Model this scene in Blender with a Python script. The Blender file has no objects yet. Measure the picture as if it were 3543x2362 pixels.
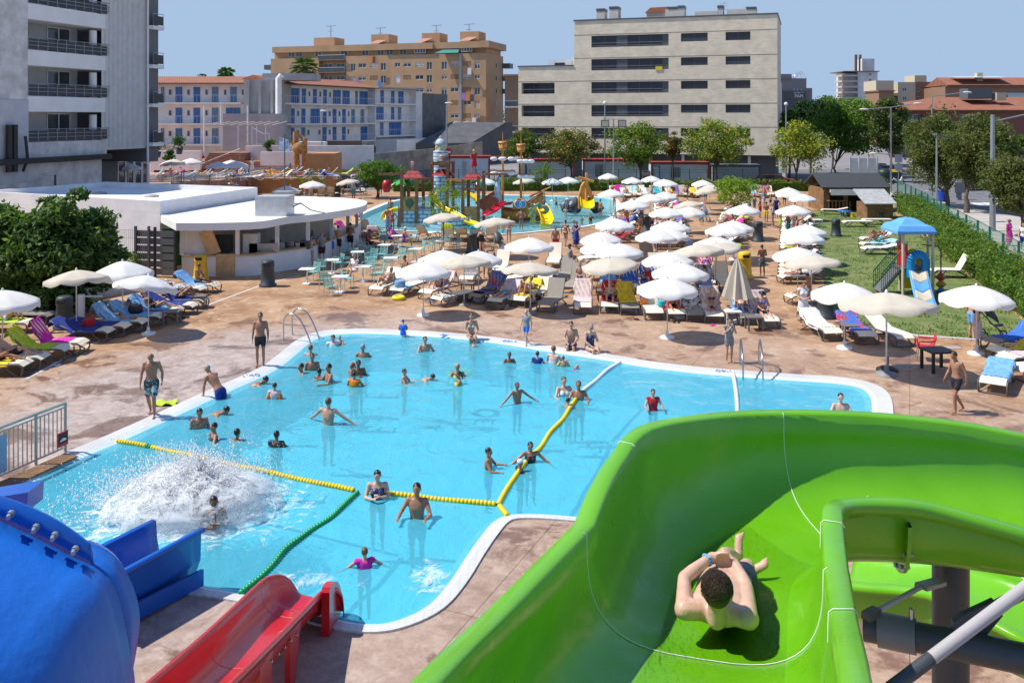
import bpy,bmesh,math,random
from mathutils import Vector,Matrix,noise
from mathutils.geometry import tessellate_polygon
R_=math.radians
rnd=random.Random(7)
SC=bpy.context.scene
COL=SC.collection
CAMZ=8.1
cd=bpy.data.cameras.new('camera');cam=bpy.data.objects.new('camera',cd);COL.objects.link(cam)
cam.location=(0,0,CAMZ);cam.rotation_euler=(R_(90),0,0)
cd.sensor_width=36;cd.lens=31.4;cd.shift_y=-0.2185;cd.clip_start=.1;cd.clip_end=6000
SC.camera=cam
FS,CX,HZ=31.4/36*3543,1771.5,407.0
SUNV=Vector((-1.6,0.06,2.35)).normalized()
elev=math.asin(SUNV.z)
w=bpy.data.worlds.new('World');SC.world=w;w.use_nodes=True
nt=w.node_tree;sky=nt.nodes.new('ShaderNodeTexSky');sky.sky_type='NISHITA';sky.sun_disc=False
sky.sun_elevation=elev;sky.sun_rotation=math.atan2(SUNV.x,SUNV.y);sky.air_density=.75;sky.dust_density=.05;sky.ozone_density=4.0
bg=nt.nodes['Background'];bg.inputs[1].default_value=0.135
sm=nt.nodes.new('ShaderNodeMixRGB');sm.blend_type='MULTIPLY';sm.inputs[0].default_value=1;sm.inputs[2].default_value=(.93,.86,.90,1);nt.links.new(sky.outputs[0],sm.inputs[1]);dk=nt.nodes.new('ShaderNodeMixRGB');dk.blend_type='DARKEN';dk.inputs[0].default_value=1;dk.inputs[2].default_value=(1.72,2.35,3.3,1);nt.links.new(sm.outputs[0],dk.inputs[1]);nt.links.new(dk.outputs[0],bg.inputs[0])
sd=bpy.data.lights.new('sun','SUN');sd.energy=3.3;sd.angle=R_(.55);sd.color=(1,.955,.88)
sun=bpy.data.objects.new('sun',sd);COL.objects.link(sun);sun.rotation_euler=SUNV.to_track_quat('Z','Y').to_euler()
SC.view_settings.view_transform='Standard';SC.view_settings.look='None';SC.view_settings.exposure=0.78;SC.view_settings.gamma=1
SC.cycles.max_bounces=6;SC.cycles.transparent_max_bounces=40;SC.cycles.diffuse_bounces=3;SC.cycles.glossy_bounces=3
SC.cycles.caustics_reflective=False;SC.cycles.caustics_refractive=False
REG=dict(A=(0,0,2.24),B=(850,0,2.24),C=(1750,0,2.24),D=(2643,150,2.6133),E=(0,600,2.24),F=(900,550,2.6138),G=(1200,430,2.6133),H=(1600,750,3.36),I=(2100,550,2.6129),J=(2650,700,2.0907),K=(0,1300,1.4767),L=(900,1100,1.7425),M=(1400,1350,1.0975),N=(2250,1800,3.484),O=(2800,1650,2.2019),Q=(400,1900,2.352),S=(300,430,3.36),T=(3050,400,3.1359),W=(0,0,.66384))
def uv(r,x,y):
 o=REG[r];return o[0]+x/o[2],o[1]+y/o[2]
def at(r,x,y,z=0.0):
 u,v=uv(r,x,y);Y=FS*(CAMZ-z)/(v-HZ);return Vector(((u-CX)*Y/FS,Y,z))
def atY(r,x,y,Y):
 u,v=uv(r,x,y);return Vector(((u-CX)*Y/FS,Y,CAMZ-(v-HZ)*Y/FS))
class MB:
 def __init__(s):s.v=[];s.f=[];s.m=[];s.sm=[];s.mi=0
 def add(s,vs,fs,smooth=False):
  b=len(s.v);s.v+=[tuple(p)for p in vs]
  for f in fs:s.f.append(tuple(i+b for i in f));s.m.append(s.mi);s.sm.append(smooth)
  return s
 def box(s,x0,x1,y0,y1,z0,z1):
  return s.add([(x0,y0,z0),(x1,y0,z0),(x1,y1,z0),(x0,y1,z0),(x0,y0,z1),(x1,y0,z1),(x1,y1,z1),(x0,y1,z1)],[(0,3,2,1),(4,5,6,7),(0,1,5,4),(1,2,6,5),(2,3,7,6),(3,0,4,7)])
 def bc(s,c,sx,sy,sz,rz=0):
  M=Matrix.Rotation(rz,3,'Z');c=Vector(c)
  vs=[c+M@Vector((a*sx/2,b*sy/2,d*sz/2))for d in(-1,1)for a,b in((-1,-1),(1,-1),(1,1),(-1,1))]
  return s.add(vs,[(0,3,2,1),(4,5,6,7),(0,1,5,4),(1,2,6,5),(2,3,7,6),(3,0,4,7)])
 def beam(s,p,q,wd,h,up=(0,0,1)):
  p=Vector(p);q=Vector(q);d=(q-p).normalized();u=Vector(up)
  x=d.cross(u)
  if x.length<1e-4:x=d.cross(Vector((0,1,0)))
  x.normalize();u=x.cross(d)
  vs=[e+x*a*wd/2+u*b*h/2 for e in(p,q)for a,b in((-1,-1),(1,-1),(1,1),(-1,1))]
  return s.add(vs,[(0,3,2,1),(4,5,6,7),(0,1,5,4),(1,2,6,5),(2,3,7,6),(3,0,4,7)])
 def tube(s,pts,r,n=8,closed=False,cap=True):
  pts=[Vector(p)for p in pts];k=len(pts);rs=r if isinstance(r,(list,tuple))else[r]*k
  vs=[];up=None
  for i,p in enumerate(pts):
   if closed:d=pts[(i+1)%k]-pts[i-1]
   else:d=pts[min(i+1,k-1)]-pts[max(i-1,0)]
   d.normalize()
   if up is None:up=Vector((0,0,1))if abs(d.z)<.9 else Vector((0,1,0))
   x=d.cross(up)
   if x.length<1e-5:x=d.cross(Vector((1,.1,0)))
   x.normalize();up=x.cross(d).normalized()
   for j in range(n):
    a=2*math.pi*j/n;vs.append(p+(x*math.cos(a)+up*math.sin(a))*rs[i])
  fs=[]
  for i in range(k if closed else k-1):
   for j in range(n):
    a,b=i*n+j,i*n+(j+1)%n;c,d2=((i+1)%k)*n+(j+1)%n,((i+1)%k)*n+j
    fs.append((a,b,c,d2))
  s.add(vs,fs,True)
  if cap and not closed:
   s.add(vs[:n],[tuple(range(n))[::-1]]);s.add(vs[-n:],[tuple(range(n))])
  return s
 def cyl(s,p,q,r,r2=None,n=12):return s.tube([p,q],[r,r if r2 is None else r2],n)
 def lathe(s,prof,n=16,c=(0,0,0),smooth=True):
  vs=[(c[0]+r*math.cos(2*math.pi*j/n),c[1]+r*math.sin(2*math.pi*j/n),c[2]+z)for r,z in prof for j in range(n)]
  fs=[(i*n+j,i*n+(j+1)%n,(i+1)*n+(j+1)%n,(i+1)*n+j)for i in range(len(prof)-1)for j in range(n)]
  s.add(vs,fs,smooth)
  if prof[0][0]>1e-3:s.add(vs[:n],[tuple(range(n))[::-1]])
  if prof[-1][0]>1e-3:s.add(vs[-n:],[tuple(range(n))])
  return s
 def ball(s,c,rx,ry=None,rz=None,n=12,m=8,M=None):
  ry=rx if ry is None else ry;rz=rx if rz is None else rz;c=Vector(c);vs=[]
  for i in range(m+1):
   t=math.pi*i/m
   for j in range(n):
    a=2*math.pi*j/n;q=Vector((rx*math.sin(t)*math.cos(a),ry*math.sin(t)*math.sin(a),-rz*math.cos(t)))
    vs.append(c+(M@q if M else q))
  return s.add(vs,[(i*n+j,i*n+(j+1)%n,(i+1)*n+(j+1)%n,(i+1)*n+j)for i in range(m)for j in range(n)],True)
 def prism(s,poly,z0,z1):
  n=len(poly);vs=[(p[0],p[1],z0)for p in poly]+[(p[0],p[1],z1)for p in poly]
  return s.add(vs,[tuple(range(n))[::-1],tuple(range(n,2*n))]+[(i,(i+1)%n,(i+1)%n+n,i+n)for i in range(n)])
 def extrude(s,poly,d):
  poly=[Vector(p)for p in poly];d=Vector(d);n=len(poly)
  return s.add(poly+[p+d for p in poly],[tuple(range(n))[::-1],tuple(range(n,2*n))]+[(i,(i+1)%n,(i+1)%n+n,i+n)for i in range(n)])
 def grid(s,rows,smooth=True,closed=False):
  n=len(rows[0]);vs=[p for r in rows for p in r];k=n if closed else n-1
  return s.add(vs,[(i*n+j,i*n+(j+1)%n,(i+1)*n+(j+1)%n,(i+1)*n+j)for i in range(len(rows)-1)for j in range(k)],smooth)
 def poly(s,outer,holes=(),z=0):
  ls=[[Vector((p[0],p[1],0))for p in outer]]+[[Vector((p[0],p[1],0))for p in h]for h in holes]
  tr=tessellate_polygon(ls);allp=[p for l in ls for p in l];fs=[]
  for t in tr:
   a,b,c=(allp[i]for i in t);fs.append(t if(b-a).cross(c-a).z>0 else t[::-1])
  return s.add([(p.x,p.y,z)for p in allp],fs)
 def mesh(s,name,mats):
  me=bpy.data.meshes.new(name);me.from_pydata(s.v,[],s.f)
  for m in(mats if isinstance(mats,(list,tuple))else[mats]):me.materials.append(m)
  me.polygons.foreach_set('material_index',s.m);me.polygons.foreach_set('use_smooth',s.sm);me.update();return me
 def build(s,name,mats,parent=None,smooth=None):
  o=bpy.data.objects.new(name,s.mesh(name,mats));COL.objects.link(o)
  if parent:o.parent=parent
  return o
def tag(o,label=None,cat=None,group=None,kind=None):
 if label:o['label']=label
 if cat:o['category']=cat
 if group:o['group']=group
 if kind:o['kind']=kind
 return o
def thing(name,label,cat,loc=(0,0,0),rz=0.0,group=None,sc=1.0):
 o=bpy.data.objects.new(name,None);COL.objects.link(o);o.location=loc;o.rotation_euler=(0,0,rz);o.scale=(sc,)*3
 o.empty_display_size=.1
 return tag(o,label,cat,group)
def struct(name,mb,m,kind='structure'):return tag(mb.build(name,m),kind=kind)
KIDS={}
def dup(root,loc,rz=0.0,label=None,group=None,cat=None,sc=None,cm=None):
 """copy of a thing with its parts and sub-parts; cm: {part name: material} replacements"""
 r=root.copy();COL.objects.link(r);r.location=loc;r.rotation_euler=(0,0,rz)
 if sc is not None:r.scale=(sc,)*3
 if label:r['label']=label
 if group:r['group']=group
 if cat:r['category']=cat
 if root not in KIDS:
  KIDS[root]=[(c,[g for g in bpy.data.objects if g.parent==c])for c in bpy.data.objects if c.parent==root]
 for ch,gs in KIDS[root]:
  c=ch.copy();COL.objects.link(c);c.parent=r
  if cm:
   for k in cm:
    if ch.name.split('.')[0]==k:c.material_slots[0].link='OBJECT';c.material_slots[0].material=cm[k]
  for g in gs:d=g.copy();COL.objects.link(d);d.parent=c
 return r
def crom(pts,n=6,closed=False):
 pts=[Vector(p)for p in pts];k=len(pts);out=[]
 for i in range(k if closed else k-1):
  if closed:a,b,c,d=pts[i-1],pts[i],pts[(i+1)%k],pts[(i+2)%k]
  else:a,b,c,d=pts[max(i-1,0)],pts[i],pts[i+1],pts[min(i+2,k-1)]
  for j in range(n):
   t=j/n;out.append(.5*((2*b)+(c-a)*t+(2*a-5*b+4*c-d)*t*t+(3*b-a-3*c+d)*t**3))
 if not closed:out.append(pts[-1])
 return out
MATS={}
def N(t,ty,**k):
 n=t.nodes.new('ShaderNode'+ty)
 for a,b in k.items():
  if a=='op':n.operation=b
  elif a=='inp':
   for i,vv in b.items():n.inputs[i].default_value=vv
  else:setattr(n,a,b)
 return n
def C4(c):return(c[0],c[1],c[2],1)
def mat(name,col,rough=.6,var=.12,scale=2.0,bump=0.0,bscale=20.0,metal=0.0,col2=None,coat=0.0,alpha=1.0,emit=None,spec=.5,detail=4,lo=.35,hi=.65):
 if name in MATS:return MATS[name]
 m=bpy.data.materials.new(name);m.use_nodes=True;t=m.node_tree;p=t.nodes['Principled BSDF'];L=t.links.new
 p.inputs['Roughness'].default_value=rough;p.inputs['Metallic'].default_value=metal;p.inputs['Coat Weight'].default_value=coat
 p.inputs['Alpha'].default_value=alpha;p.inputs['Specular IOR Level'].default_value=spec;p.inputs['Coat Roughness'].default_value=.08
 p.inputs['Base Color'].default_value=C4(col)
 if var or col2 or bump:tc=N(t,'TexCoord')
 if var or col2:
  nz=N(t,'TexNoise',inp={'Scale':scale,'Detail':detail,'Roughness':.6});L(tc.outputs['Object'],nz.inputs['Vector'])
  rp=N(t,'ValToRGB');rp.color_ramp.elements[0].position=lo;rp.color_ramp.elements[1].position=hi
  c2=col2 or tuple(min(1,c*(1+var))for c in col);c1=col if col2 else tuple(c*(1-var)for c in col)
  rp.color_ramp.elements[0].color=C4(c1);rp.color_ramp.elements[1].color=C4(c2)
  L(nz.outputs[0],rp.inputs[0]);L(rp.outputs[0],p.inputs['Base Color'])
 if bump:
  nb=N(t,'TexNoise',inp={'Scale':bscale,'Detail':3});L(tc.outputs['Object'],nb.inputs['Vector'])
  b=N(t,'Bump',inp={'Strength':bump,'Distance':.02});L(nb.outputs[0],b.inputs['Height']);L(b.outputs[0],p.inputs['Normal'])
 if emit:p.inputs['Emission Color'].default_value=C4(emit);p.inputs['Emission Strength'].default_value=1
 MATS[name]=m;return m
def leafmat(name,col,var=.35):
 m=mat(name,col,.55,var,1.3,spec=.3);t=m.node_tree
 if 'tl' in t.nodes:return m
 p=t.nodes['Principled BSDF'];out=t.nodes['Material Output']
 tr=N(t,'BsdfTranslucent');tr.name='tl';tr.inputs[0].default_value=C4((col[0]*1.5,col[1]*1.6,col[2]*.8))
 mx=N(t,'MixShader',inp={0:.42});t.links.new(p.outputs[0],mx.inputs[1]);t.links.new(tr.outputs[0],mx.inputs[2]);t.links.new(mx.outputs[0],out.inputs[0])
 return m
def tilemat(name,col,mortar,sx,sz,ms=.02,rough=.7,col2=None,xz=True,off=.5,bump=.3):
 """brick / tile pattern in object x,z (walls) or x,y (floors), sizes in metres"""
 if name in MATS:return MATS[name]
 m=bpy.data.materials.new(name);m.use_nodes=True;t=m.node_tree;p=t.nodes['Principled BSDF'];L=t.links.new
 p.inputs['Roughness'].default_value=rough
 tc=N(t,'TexCoord');se=N(t,'SeparateXYZ');cb=N(t,'CombineXYZ');L(tc.outputs['Object'],se.inputs[0])
 if xz=='sum':
  ad=N(t,'Math',op='ADD');L(se.outputs[0],ad.inputs[0]);L(se.outputs[1],ad.inputs[1]);L(ad.outputs[0],cb.inputs[0]);L(se.outputs[2],cb.inputs[1])
 else:L(se.outputs[0],cb.inputs[0]);L(se.outputs[2 if xz else 1],cb.inputs[1])
 b=N(t,'TexBrick',inp={'Scale':1,'Mortar Size':ms,'Brick Width':sx,'Row Height':sz});b.offset=off
 c2=col2 or tuple(c*.86 for c in col)
 b.inputs['Color1'].default_value=C4(col);b.inputs['Color2'].default_value=C4(c2);b.inputs['Mortar'].default_value=C4(mortar)
 L(cb.outputs[0],b.inputs['Vector'])
 nz=N(t,'TexNoise',inp={'Scale':.7,'Detail':5});L(tc.outputs['Object'],nz.inputs['Vector'])
 mr=N(t,'MapRange',inp={1:.3,2:.7,3:.86,4:1.06});L(nz.outputs[0],mr.inputs[0])
 mx=N(t,'MixRGB',blend_type='MULTIPLY',inp={0:1});L(b.outputs[0],mx.inputs[1]);L(mr.outputs[0],mx.inputs[2]);L(mx.outputs[0],p.inputs['Base Color'])
 if bump:
  bp=N(t,'Bump',inp={'Strength':bump,'Distance':.01});bp.invert=True;L(b.outputs[1],bp.inputs['Height']);L(bp.outputs[0],p.inputs['Normal'])
 MATS[name]=m;return m
def plain(name,col,rough=.6,**k):return mat(name,col,rough,var=k.pop('var',.06),**k)
white=plain('white_paint',(.78,.78,.77),.5);wplas=plain('white_plastic',(.8,.8,.78),.35)
steel=mat('steel',(.5,.5,.5),.25,.05,metal=1.0);galv=mat('galvanised',(.38,.39,.4),.45,.1,metal=.6)
dgrey=plain('dark_grey',(.07,.072,.075),.5);black=plain('black',(.015,.015,.017),.5);midgrey=plain('mid_grey',(.22,.22,.23),.6)
glass=mat('window_glass',(.05,.06,.075),.08,.2,1.0,spec=.8);
wood=mat('wood',(.36,.17,.06),.55,.3,3,bump=.2);dwood=mat('dark_wood',(.16,.075,.04),.6,.25,3)
trunkm=mat('bark',(.12,.09,.065),.9,.3,6,bump=.5)
def ttext(s,size,m,parent,loc,rot=(R_(90),0,0),name='lettering',ext=.01):
 cu=bpy.data.curves.new(name,'FONT');cu.body=s;cu.size=size;cu.extrude=ext;cu.align_x='CENTER';cu.align_y='CENTER';cu.resolution_u=2
 tmp=bpy.data.objects.new('tmp',cu);COL.objects.link(tmp);dg=bpy.context.evaluated_depsgraph_get();me=bpy.data.meshes.new_from_object(tmp.evaluated_get(dg));bpy.data.objects.remove(tmp)
 me.materials.clear();me.materials.append(m);o=bpy.data.objects.new(name,me);COL.objects.link(o);o.location=loc;o.rotation_euler=rot
 if parent:o.parent=parent
 return o
def deck_material():
 m=bpy.data.materials.new('stamped_concrete');m.use_nodes=True;t=m.node_tree;p=t.nodes['Principled BSDF'];L=t.links.new
 tc=N(t,'TexCoord');p.inputs['Roughness'].default_value=.7
 def noi(sc,de,ro,dist=0):
  n=N(t,'TexNoise',inp={'Scale':sc,'Detail':de,'Roughness':ro,'Distortion':dist});L(tc.outputs['Object'],n.inputs['Vector']);return n
 def ramp(src,a,b,ca=(0,0,0),cb=(1,1,1)):
  r=N(t,'ValToRGB');r.color_ramp.elements[0].position=a;r.color_ramp.elements[1].position=b
  r.color_ramp.elements[0].color=C4(ca);r.color_ramp.elements[1].color=C4(cb);L(src,r.inputs[0]);return r.outputs[0]
 def mix(f,a,b,ty='MIX'):
  x=N(t,'MixRGB',blend_type=ty);L(f,x.inputs[0])if not isinstance(f,float)else setattr(x.inputs[0],'default_value',f)
  for i,q in((1,a),(2,b)):
   if isinstance(q,tuple):x.inputs[i].default_value=C4(q)
   else:L(q,x.inputs[i])
  return x.outputs[0]
 base=ramp(noi(.35,8,.65,.5).outputs[0],.36,.62,(.30,.15,.065),(.46,.28,.15))
 pale=ramp(noi(1.3,8,.7,1.2).outputs[0],.5,.68)
 c=mix(pale,base,(.55,.39,.26))
 se=N(t,'SeparateXYZ');L(tc.outputs['Object'],se.inputs[0])
 def sub(o,k,mul):
  a=N(t,'Math',op='SUBTRACT',inp={1:k});L(o,a.inputs[0]);b=N(t,'Math',op='MULTIPLY',inp={1:mul});L(a.outputs[0],b.inputs[0]);return b.outputs[0]
 x=sub(se.outputs[0],0.0,1/14.5);y=sub(se.outputs[1],24.0,1/13.5)
 def sq(o):a=N(t,'Math',op='MULTIPLY');L(o,a.inputs[0]);L(o,a.inputs[1]);return a.outputs[0]
 ad=N(t,'Math',op='ADD');L(sq(x),ad.inputs[0]);L(sq(y),ad.inputs[1])
 nn=noi(.5,6,.7,1.0);a2=N(t,'Math',op='ADD');L(ad.outputs[0],a2 .inputs[0]);L(nn.outputs[0],a2 .inputs[1])
 ring=ramp(a2 .outputs[0],1.25/1.0*.9,1.95,(1,1,1),(0,0,0))if False else None
 mr=N(t,'MapRange',inp={1:1.25,2:1.8,3:.95,4:0.0});L(a2 .outputs[0],mr.inputs[0])
 lf=N(t,'MapRange',inp={1:-9.0,2:3.0,3:1.0,4:.38});L(se.outputs[0],lf.inputs[0])
 wl_=N(t,'Math',op='MULTIPLY');L(mr.outputs[0],wl_.inputs[0]);L(lf.outputs[0],wl_.inputs[1]);mr=wl_
 worn=ramp(noi(2.2,10,.75,.8).outputs[0],.38,.6,(.29,.22,.195),(.48,.40,.36))
 c=mix(mr.outputs[0],c,worn)
 wet=N(t,'MapRange',inp={1:.53,2:.60,3:0.0,4:1.0});L(noi(.55,7,.65,.6).outputs[0],wet.inputs[0])
 mr2=N(t,'MapRange',inp={1:1.6,2:3.2,3:1.0,4:0.0});L(a2 .outputs[0],mr2 .inputs[0])
 wm=N(t,'Math',op='MULTIPLY');L(wet.outputs[0],wm.inputs[0]);L(mr2 .outputs[0],wm.inputs[1])
 c=mix(wm.outputs[0],c,mix(1.0,c,(.56,.45,.38),'MULTIPLY'))
 fine=ramp(noi(9,6,.7).outputs[0],.3,.7,(.82,.82,.82),(1.08,1.08,1.08));c=mix(1.0,c,fine,'MULTIPLY')
 b=N(t,'TexBrick',inp={'Scale':1,'Mortar Size':.009,'Brick Width':6.5,'Row Height':6.5});b.offset=0
 mp=N(t,'Mapping');mp.inputs['Rotation'].default_value=(0,0,R_(24));L(tc.outputs['Object'],mp.inputs[0]);L(mp.outputs[0],b.inputs['Vector'])
 c=mix(b.outputs[1],c,mix(1.0,c,(.5,.46,.44),'MULTIPLY'))
 L(c,p.inputs['Base Color'])
 rr=N(t,'MapRange',inp={1:0.0,2:1.0,3:.72,4:.3});L(wm.outputs[0],rr.inputs[0]);L(rr.outputs[0],p.inputs['Roughness'])
 bp=N(t,'Bump',inp={'Strength':.35,'Distance':.02});L(noi(3.5,8,.7).outputs[0],bp.inputs['Height']);L(bp.outputs[0],p.inputs['Normal'])
 return m
M_deck=deck_material()
pp=[(0,1128),(130,1068),(268,1010),(400,950),(520,895),(620,850),(672,812),(706,784),(745,768),(800,763),(870,763),(1000,770),(1090,778),(1180,790),(1290,808),(1400,824),(1480,838),(1560,848),(1640,856),(1800,868),(1900,874),(1960,881),(1993,892),(2010,912),(2014,945),(2010,1020),(1990,1120),(1900,1190),(1700,1215),(1500,1205),(1335,1190),(1240,1183),(1180,1184),(1148,1196),(1122,1225),(1090,1270),(1055,1325),(1015,1375),(975,1405),(920,1428),(870,1438),(815,1436),(760,1425),(660,1398),(560,1370),(440,1350),(300,1330),(150,1300),(0,1262)]
def gpt(x,y,z=0):return at('W',x,y,z)
edge=[gpt(*q)for q in pp]
edge.append(Vector((edge[-1].x-2.5,edge[-1].y+.8,0)));edge.append(Vector((edge[0].x-2.0,edge[0].y-2.2,0)))
edge=crom(edge,4,True)
def area(p):return sum(p[i-1].x*p[i].y-p[i].x*p[i-1].y for i in range(len(p)))/2
if area(edge)<0:edge=edge[::-1]
def offset(p,d,d2=None):
 n=len(p);out=[]
 for i in range(n):
  t=(p[(i+1)%n]-p[i-1]);t.z=0;t.normalize();e=d if d2 is None or p[i].x<-7.5 else d2+(d-d2)*min(1,max(0,(p[i].y-18.6)/1.5));out.append(Vector((p[i].x+t.y*e,p[i].y-t.x*e,p[i].z)))
 return out
outer1=offset(edge,.42,.2)
kp=[(830,497),(862,480),(912,462),(985,452),(1060,448),(1160,449),(1290,452),(1390,455),(1412,464),(1413,485),(1392,505),(1340,520),(1255,529),(1150,538),(1020,534),(900,528),(838,519)]
kedge=crom([gpt(*q)for q in kp],4,True)
if area(kedge)<0:kedge=kedge[::-1]
kouter=offset(kedge,.45)
DX0,DX1,DY0,DY1=-46,36,2.0,99.5
mb=MB().poly([(DX0,DY0),(DX1,DY0),(DX1,DY1),(DX0,DY1)],[outer1[::-1],kouter[::-1]],0)
struct('pool_deck',mb,M_deck)
M_ground=mat('street_ground',(.2,.19,.18),.85,col2=(.27,.25,.235),scale=.2)
big=[(-2500,-60),(2500,-60),(2500,4500),(-2500,4500)]
mb=MB().poly(big,[[(DX0,DY0),(DX0,DY1),(DX1,DY1),(DX1,DY0)]],-.01);struct('ground',mb,M_ground)
M_cop=tilemat('coping_tiles',(.70,.70,.67),(.55,.55,.53),.13,.05,.012,.5,xz=False,off=0)
M_edge=plain('pool_edge_render',(.62,.76,.78),.4)
def ring(a,b,za,zb):return MB().grid([[Vector((p.x,p.y,za))for p in a],[Vector((p.x,p.y,zb))for p in b]],False,True)
mb=ring(outer1,edge,.035,.02);mb.grid([[Vector((p.x,p.y,-.02))for p in outer1],[Vector((p.x,p.y,.035))for p in outer1]],False,True)
struct('pool_coping',mb,M_cop)
def floor_material(name,c1,c2,sc):
 m=bpy.data.materials.new(name);m.use_nodes=True;t=m.node_tree;p=t.nodes['Principled BSDF'];L=t.links.new
 tc=N(t,'TexCoord');nz=N(t,'TexNoise',inp={'Scale':sc,'Detail':4,'Distortion':1.0});L(tc.outputs['Object'],nz.inputs['Vector'])
 r=N(t,'ValToRGB');r.color_ramp.elements[0].position=.3;r.color_ramp.elements[1].position=.7
 r.color_ramp.elements[0].color=C4(c1);r.color_ramp.elements[1].color=C4(c2);L(nz.outputs[0],r.inputs[0]);L(r.outputs[0],p.inputs['Base Color'])
 p.inputs['Roughness'].default_value=.6;return m
M_pf=floor_material('pool_floor_paint',(.18,.66,.84),(.26,.74,.90),.35)
step=offset(edge,-.30)
mb=ring(edge,step,.02,-.10);mb.grid([[Vector((p.x,p.y,-.10))for p in step],[Vector((p.x,p.y,-1.4))for p in step]],False,True)
mb.m=[0]*len(edge)+[1]*len(edge);mb.mi=1;mb.poly(step,(),-1.4);struct('pool_basin',mb,[M_edge,M_pf])
M_kf=floor_material('shallow_pool_paint',(.30,.68,.76),(.44,.78,.80),.5)
mb=ring(kouter,kedge,.05,.03);struct('shallow_pool_coping',mb,white)
mb=ring(kedge,kedge,.03,-.35);mb.poly(kedge,(),-.35);struct('shallow_pool_basin',mb,M_kf)
def water_material(name,tint,bs,st,milk,col=(.11,.60,.76)):
 m=bpy.data.materials.new(name);m.use_nodes=True;t=m.node_tree;t.nodes.remove(t.nodes['Principled BSDF']);L=t.links.new;out=t.nodes['Material Output']
 tc=N(t,'TexCoord');mp=N(t,'Mapping');mp.inputs['Scale'].default_value=(1,.8,1);L(tc.outputs['Object'],mp.inputs[0])
 n1=N(t,'TexNoise',inp={'Scale':bs,'Detail':6,'Roughness':.6,'Distortion':1.2});n2=N(t,'TexNoise',inp={'Scale':bs*.28,'Detail':2})
 L(mp.outputs[0],n1 .inputs['Vector']);L(mp.outputs[0],n2 .inputs['Vector'])
 ad=N(t,'Math',op='ADD');L(n1 .outputs[0],ad.inputs[0]);L(n2 .outputs[0],ad.inputs[1])
 bp=N(t,'Bump',inp={'Strength':st,'Distance':.12});L(ad.outputs[0],bp.inputs['Height'])
 gl=N(t,'BsdfGlossy',inp={'Roughness':.04});L(bp.outputs[0],gl.inputs['Normal'])
 tr=N(t,'BsdfTransparent');tr.inputs[0].default_value=C4(tint)
 df=N(t,'BsdfDiffuse');df.inputs[0].default_value=C4(col);L(bp.outputs[0],df.inputs['Normal'])
 mx0=N(t,'MixShader',inp={0:milk});L(tr.outputs[0],mx0 .inputs[1]);L(df.outputs[0],mx0 .inputs[2])
 fr=N(t,'Fresnel',inp={'IOR':1.33});L(bp.outputs[0],fr.inputs['Normal'])
 mx=N(t,'MixShader');L(fr.outputs[0],mx.inputs[0]);L(mx0 .outputs[0],mx.inputs[1]);L(gl.outputs[0],mx.inputs[2]);L(mx.outputs[0],out.inputs[0]);return m
M_wat=water_material('pool_water',(.62,.95,1.0),1.5,.55,.52)
M_kwat=water_material('shallow_water',(.85,.98,1.0),2.2,.8,.25,(.30,.66,.72))
struct('pool_water',MB().poly(edge,(),-.03),M_wat)
struct('shallow_pool_water',MB().poly(kedge,(),-.06),M_kwat)
blue_ink=plain('blue_ink',(.1,.25,.5),.5)
for(x,y,rz,where)in((1172,783,R_(170),'back edge of the pool'),(1664,851,R_(174),'right back edge near the ladder'),(575,862,R_(28),'left edge of the pool')):
 o=ttext("1'40",.34,blue_ink,None,gpt(x,y,.04),(0,0,rz),"depth_marking",.002);tag(o,"blue 1'40 depth figure on the white %s"%where,'depth marking','depth figures on the pool edge')
M_grass=mat('lawn',(.08,.135,.02),.9,col2=(.20,.21,.07),scale=1.1,bump=.6,bscale=14,detail=8)
g=[gpt(x,y)for x,y in((1835,490),(1870,500),(1878,560),(1885,620),(1905,690),(1935,745),(2110,772),(2200,778),(2352,790))]+[Vector((21.5,34,0)),at('J',1867,860),at('J',1500,560),at('J',1130,240),at('J',950,100),gpt(2050,480),gpt(1990,462)]
struct('lawn',MB().poly(g,(),.004),M_grass);LAWN=g
lk=[(a+Vector((0,0,.02)))for a in g[3:9]]
kb=MB()
for a,b in zip(lk[2:],lk[3:]):kb.beam(a,b,.14,.04)
struct('lawn_kerb',kb,plain('pale_kerb',(.6,.58,.55),.7))
wl=MB()
for pts in([(372,802),(590,730),(600,642),(690,632)],[(1300,570),(1500,574),(1560,575)]):
 q=[gpt(x,y,.006)for x,y in(pts if pts[0][0]>400 else[(60,870),(210,790),(420,722),(600,655),(690,632)])]
 for a,b in zip(q,q[1:]):wl.beam(a,b,.12,.006)
struct('drain_strip',wl,plain('drain_white',(.62,.58,.54),.6))
asph=mat('asphalt',(.13,.13,.135),.85,col2=(.18,.18,.185),scale=1.2)
struct('road',MB().poly([(-110,100.5),(41,100.5),(41,40),(60,40),(75,95),(160,110),(160,142),(60,140),(-110,122)],(),.002),asph)
pav=mat('pavement_slabs',(.40,.36,.32),.85,col2=(.48,.44,.40),scale=.8)
struct('pavement',MB().prism([(24.5,40),(40.5,40),(40.8,66),(41,99),(33,99),(36.5,82),(31.5,62)],-.008,.11),pav)
struct('far_pavement',MB().prism([(60.5,60),(110,92),(110,104),(75,94.5)],-.008,.12),pav)
mk=MB()
for i in range(6):
 c=at('T',1060+i*118,965-i*2);mk.bc((c.x,c.y,.012),.9,3.0,.008,R_(-14))
for i in range(9):mk.bc((42+i*4.5,96+i*3.2,.012),2.4,.12,.008,R_(36))
struct('road_marking',mk,plain('road_white',(.7,.7,.68),.6))
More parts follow.
